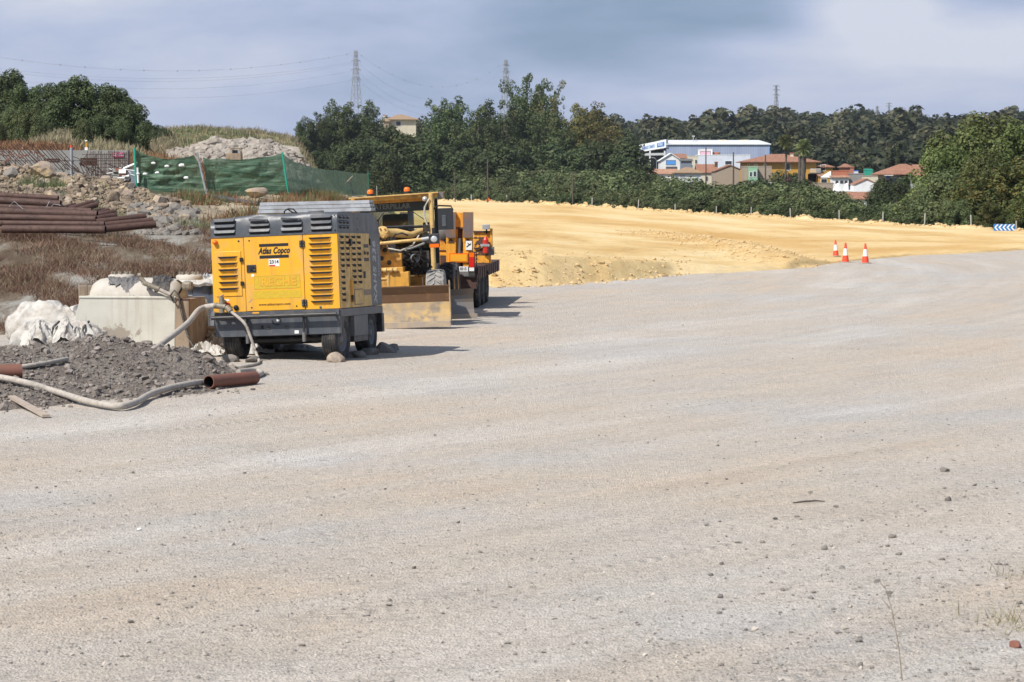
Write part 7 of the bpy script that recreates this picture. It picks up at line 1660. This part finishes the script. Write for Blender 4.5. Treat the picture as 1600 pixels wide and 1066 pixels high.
# triangular warning sign seen from behind-side
D = float(Dcrest(763)) - 4; q = at(763, 316, D); s = 4.3*D/FPX; ts = empty('warning_sign', tuple(q)); tag(ts, 'small triangular roadworks sign on the far crest', 'sign')
b = MB(); b.prism([(-s,.25),(s,.25),(0,s*1.9)],'y',0,.04,'red'); o = b.build('sign_plate', ts); b = MB(); b.prism([(-s*.62,.25+s*.28),(s*.62,.25+s*.28),(0,s*1.45)],'y',-.012,-.002,'amber'); b.build('sign_face', o)
b = MB(); b.tube([(-s*.6,.1,-.2),(0,.05,.6)],.03,'galv',6); b.tube([(s*.6,.1,-.2),(0,.05,.6)],.03,'galv',6); b.build('stand', ts)
# ---- traffic cones
def cone(px, y, h, rot, label, first=None):
    q = gr(px, y); X, Y = q.x, q.y; z = groundz(X, Y)
    if first is None:
        o = empty('traffic_cone'); b = MB(); b.prism([(-.19,-.13),(-.13,-.19),(.13,-.19),(.19,-.13),(.19,.13),(.13,.19),(-.13,.19),(-.19,.13)],'z',0,.035,'coneBase'); b.build('base', o)
        b = MB(); R0, R1 = .135, .03
        f = lambda z_: R0 + (R1-R0)*(z_-.035)/.70
        for (za, zb, m) in ((.035,.27,'coneRed'),(.27,.53,'coneWhite'),(.53,.735,'coneRed')): b.lathe([(f(za),za),(f(zb),zb)],(0,0,0),(0,0,1),m,28)
        b.lathe([(f(.735),.735),(.024,.75),(.018,.75),(.018,.70)],(0,0,0),(0,0,1),'coneRed',28); b.build('body', o)
    else: o = copy_tree(first)
    o.location = (X, Y, z); o.rotation_euler = (0, rot, px*.1); o.scale = (h/.75,)*3
    tag(o, label, 'cone', 'traffic cones on the sand'); return o
c1 = cone(1306, 403.5, .70, R(-5), 'left traffic cone of the three, leaning slightly left'); cone(1321, 410.5, .78, 0, 'middle traffic cone of the three', c1); cone(1352, 412, .78, 0, 'right-hand traffic cone, standing apart from the other two', c1)

# ---- pylons and power lines
def pylon(px, ytop, ybase, d, arms, hw, label, yaw=.5, wpx=None):
    q = at(px, ybase, d); h = (ybase-ytop)/Sc(d); o = empty('power_pylon', tuple(q), (0, 0, yaw)); tag(o, label, 'pylon')
    b = MB(); bw = h*.07; tw = h*.012; lv = np.linspace(0, 1, 13)
    wz = lambda t: bw*(1-t)**1.3 + tw; r_ = .075*d/1050
    for i in range(12):
        a, c = wz(lv[i]), wz(lv[i+1]); za, zb = lv[i]*h, lv[i+1]*h
        P = [(-a,-a,za),(a,-a,za),(a,a,za),(-a,a,za)]; Q = [(-c,-c,zb),(c,-c,zb),(c,c,zb),(-c,c,zb)]
        for k in range(4): b.bar(P[k], Q[k], r_*2, r_*2, 'pylon'); b.bar(P[k], Q[(k+1)%4], r_*1.2, r_*1.2, 'pylon'); b.bar(P[(k+1)%4], Q[k], r_*1.2, r_*1.2, 'pylon')
    b.build('lattice_mast', o); tips = []
    for (ya, wpx_) in arms:
        z = (ybase-ya)/Sc(d); w_ = wpx_/Sc(d)/max(.3, math.cos(yaw)); b = MB()
        for s in (-1, 1): b.bar((0,0,z+h*.018),(s*w_,0,z),r_*1.6,r_*1.6,'pylon'); b.bar((0,-tw,z-h*.006),(s*w_,0,z),r_*1.6,r_*1.6,'pylon'); b.bar((s*w_*.5,0,z),(s*w_*.5,0,z+h*.009),r_,r_,'pylon'); b.bar((s*w_,0,z),(s*w_,0,z-h*.02),r_*1.3,r_*1.3,'galv')
        b.build('crossarm', o); tips += [(px+s*wpx_, ya + h*.02*Sc(d)) for s in (-1, 1)]
    return tips
pylon(556.5, 80, 235, 1050, ((96,6.5),(110,7.5),(124,7)), 0, 'tall lattice pylon rising behind the left part of the gum grove')
pylon(790.5, 94, 240, 1300, ((103,5),(113,5.5),(123,5)), 0, 'lattice pylon rising left of the tallest gum')
pylon(1212.5, 134, 200, 1620, ((135,5),(141,5.5),(149,5.5)), 0, 'lattice pylon on the skyline above the wooded hill')
pylon(1370, 166, 232, 1180, ((168,2.5),(173,3)), 0, 'narrow pylon standing in the woods of the far hillside')
pylon(1389, 160, 180, 1700, ((162,5),(166,6)), 0, 'small distant pylon head on the skyline right of centre')
def line(a, c, sag, label, r=.025, beads=0):
    A, C = at(*a), at(*c); n = 40; pts = [A.lerp(C, t) - Vector((0, 0, sag*4*t*(1-t)*((a[2]+c[2])/2)/FPX)) for t in np.linspace(0, 1, n+1)]
    b = MB(); b.tube(pts, r, 'wire', 4, False)
    for i in range(beads): p = pts[int((i+.5)*n/beads)]; b.box(p - Vector((.22,.22,.22)), p + Vector((.22,.22,.22)), 'wire')
    tag(b.build('power_line'), label, 'power line', 'power lines between the pylons')
for i, (ya, yb, sg_, l1) in enumerate(((82,60,38,'earth wire with marker beads'),(96,84,32,'upper conductor'),(99,88,33,'second conductor'),(110,98,34,'third conductor'),(124,108,36,'lowest conductor'))):
    line((556, ya, 1050), (-160, yb, 820), sg_, l1 + ' running left from the tall pylon', .027, 16 if i == 0 else 0)
for i, (ya, yb, sg_, l1) in enumerate(((82,96,46,'beaded earth wire'),(97,104,55,'upper conductor'),(111,114,58,'middle conductor'),(124,124,56,'lowest conductor'))):
    line((558, ya, 1050), (789, yb, 1300), sg_, l1 + ' sagging between the two left pylons', .027, 12 if i == 0 else 0)
for i in range(3): line((1372, 170+i*3, 1180), (1600, 225+i*8, 900), 8, ['top','middle','bottom'][i] + ' thin line descending right from the hillside pylon', .02)

# ---- foreground odds and ends at the right
b = MB(); c = gr(1265, 787); b.tube([c+Vector((-.16,-.02,.01)), c+Vector((-.05,.0,.02)), c+Vector((.06,.02,.025)), c+Vector((.15,.05,.015))], [.006,.01,.009,.004], 'polewood', 6); tag(b.build('stick'), 'dark dry stick lying on the gravel at the right', 'stick')
for i, (px, y, s, m, lab) in enumerate(((1475,737,.045,'rockgrey','dark flat stone at the right, beyond the stick'),(1482,783,.04,'rockgrey','dark rounded stone right of the stick'),(1586,1012,.042,'rustred','broken piece of red brick at the lower right edge'),(1306,793,.025,'rockgrey','small dark pointed stone just right of the stick'),(218,828,.02,'white','single whitish pebble in the left foreground'),(750,864,.022,'clod','small dark stone in the centre foreground'),(1394,840,.03,'rockgrey','dark pointed stone below the stick'))):
    c = gr(px, y); boulder('stone', lab, (c.x, c.y, s*.35), (s*1.4, s, s*.8), m, 500+i, i, 'stone', None, 3)
n = 420; gg = np.random.default_rng(8); c = gr(1592, 985)
for (nm, lab, cx, cy, n, sp, hh, mt, sd) in (('dry_tuft','dry straw-coloured tuft at the lower right edge',1588,975,90,.16,.22,'dry_straw',1),('dry_tuft','second thin dry tuft at the right edge, above the brick piece',1598,900,50,.14,.16,'dry_straw',2)):
    c = gr(cx, cy); P = np.stack([c.x + gg.normal(0, sp, n), c.y + gg.normal(0, sp*1.5, n), np.zeros(n)], 1); V, F = blades_np(P, np.full(n, hh), .004, gg, .6); tag(link(nm, mesh_np(nm, V, F, M[mt])), lab, 'weed')
c = gr(1410, 1064); b = MB(); b.tube([c, c+Vector((-.02,.02,.2)), c+Vector((-.06,.03,.42)), c+Vector((-.12,.03,.62))], [.004,.003,.0025,.001], 'dry_straw', 5)
for k in range(7): b.tube([c+Vector((-.02-.014*k,.025,.2+.06*k)), c+Vector((-.02-.014*k+(.05 if k%2 else -.05),.03,.26+.06*k))], [.0025,.001], 'dry_straw', 4)
tag(b.build('grass_stalk'), 'lone thin grass stalk rising at the bottom edge, right of centre', 'weed')
# ================================================================== SKY, SUN, CAMERA
w = bpy.data.worlds.new('World'); scene.world = w; w.use_nodes = True
nt = w.node_tree; N = nt.nodes; L = nt.links; bg = N['Background']
SUNV = Vector((-.62, -.62, 1.0)).normalized()
el = math.asin(SUNV.z)
sky = N.new('ShaderNodeTexSky'); sky.sky_type = 'NISHITA'; sky.sun_disc = False; sky.sun_elevation = el
sky.sun_rotation = math.atan2(SUNV.x, SUNV.y); sky.air_density = 1.2; sky.dust_density = 1.5; sky.ozone_density = 1.5
tc = N.new('ShaderNodeTexCoord').outputs['Generated']
sp = N.new('ShaderNodeSeparateXYZ'); L.new(tc, sp.inputs[0])
# clouds: stretched noise on the sky direction
mp = mapping(N, L, tc, (.9, .2, .37), (0, 0, 0), (4.2, 4.2, 13.0))
n1 = noise(N, L, mp, 1.0, 7, .55, .25)
n2 = noise(N, L, mapping(N, L, tc, (2.3, .5, .1), (0, R(12), 0), (9, 9, 34)), 1.0, 5, .5, .3)
ad = N.new('ShaderNodeMath'); ad.operation = 'MULTIPLY_ADD'; ad.inputs[1].default_value = .42
L.new(n2.outputs['Fac'], ad.inputs[0]); L.new(n1.outputs['Fac'], ad.inputs[2])
# broad patches: darker blue-grey bank high in the middle, brighter cloud left of centre and at the upper right
tot = ad.outputs[0]
for (px, py, rx, ry, amp) in ((1000,45,260,80,-.26),(720,0,260,40,-.09),(1230,-10,90,50,-.08),(1560,-5,100,30,-.10),(390,95,190,50,.17),(150,0,220,70,.08),(1330,20,110,40,.20),(1480,75,200,50,.10),(1100,150,400,40,.05),(1180,75,90,25,.10)):
    mpx = mapping(N, L, tc, (-(px-800)/4200/(rx/4200), 0, -(290-py)/4200/(ry/4200)), (0,0,0), (4200/rx, 0, 4200/ry))
    ln = N.new('ShaderNodeVectorMath'); ln.operation = 'LENGTH'; L.new(mpx, ln.inputs[0])
    mr = N.new('ShaderNodeMapRange'); mr.interpolation_type = 'SMOOTHERSTEP'; mr.inputs['From Min'].default_value = 0; mr.inputs['From Max'].default_value = 1.7
    mr.inputs['To Min'].default_value = amp; mr.inputs['To Max'].default_value = 0; L.new(ln.outputs['Value'], mr.inputs['Value'])
    s_ = N.new('ShaderNodeMath'); s_.operation = 'ADD'; L.new(tot, s_.inputs[0]); L.new(mr.outputs['Result'], s_.inputs[1]); tot = s_.outputs[0]
cr = ramp(N, [(.50, (2.4, 3.4, 5.0)), (.64, (3.5, 4.4, 6.3)), (.74, (4.6, 5.3, 7.3)), (.90, (6.6, 7.0, 8.2))]); L.new(tot, cr.inputs['Fac'])
zr = N.new('ShaderNodeMapRange'); zr.inputs['From Min'].default_value = .0; zr.inputs['From Max'].default_value = .035
zr.inputs['To Min'].default_value = .35; zr.inputs['To Max'].default_value = 1.; L.new(sp.outputs['Z'], zr.inputs['Value'])
low = mixc(N, L, zr.outputs['Result'], (4.3, 5.2, 7.5), cr.outputs['Color'])
zf = N.new('ShaderNodeMapRange'); zf.inputs['From Min'].default_value = .10; zf.inputs['From Max'].default_value = .40; zf.inputs['To Min'].default_value = .92; zf.inputs['To Max'].default_value = .22; L.new(sp.outputs['Z'], zf.inputs['Value'])
sc_ = mixc(N, L, zf.outputs['Result'], sky.outputs['Color'], low)
L.new(sc_, bg.inputs['Color']); bg.inputs['Strength'].default_value = .095

sun = bpy.data.lights.new('sun', 'SUN'); sun.energy = 5.0; sun.angle = R(.53); sun.color = (1, .955, .89)
so = bpy.data.objects.new('sun', sun); COL.objects.link(so); so.rotation_euler = SUNV.to_track_quat('Z', 'Y').to_euler()
so.location = (-20, -20, 40)

cam = bpy.data.cameras.new('camera'); co = bpy.data.objects.new('camera', cam); COL.objects.link(co)
cam.sensor_fit = 'HORIZONTAL'; cam.sensor_width = 36; cam.lens = FPX/1600*36; cam.clip_start = .5; cam.clip_end = 20000
co.location = (0, 0, CAMZ); co.rotation_euler = (R(90) - PITCH, 0, 0)
cam.dof.use_dof = True; cam.dof.focus_distance = 52; cam.dof.aperture_fstop = 9
scene.camera = co
scene.view_settings.view_transform = 'Standard'; scene.view_settings.look = 'None'
scene.view_settings.exposure = .12; scene.view_settings.gamma = 1; scene.view_settings.use_curve_mapping = False
scene.cycles.use_denoising = True
scene.cycles.max_bounces = 6; scene.cycles.transparent_max_bounces = 12
scene.cycles.use_adaptive_sampling = True; scene.cycles.adaptive_threshold = .015

# ---- thin summer haze over the whole valley
hb = MB(); hb.box((-1500,-70,-30),(1500,2900,85),'white'); hz = hb.build('haze')
hm = bpy.data.materials.new('thin_haze'); hm.use_nodes = True; hn = hm.node_tree; hn.nodes.clear()
o_ = hn.nodes.new('ShaderNodeOutputMaterial'); pv = hn.nodes.new('ShaderNodeVolumePrincipled'); pv.inputs['Color'].default_value = (.80,.87,1,1); pv.inputs['Density'].default_value = .00006; pv.inputs['Anisotropy'].default_value = .2
hn.links.new(pv.outputs[0], o_.inputs['Volume']); hz.data.materials.clear(); hz.data.materials.append(hm); hz['kind'] = 'stuff'
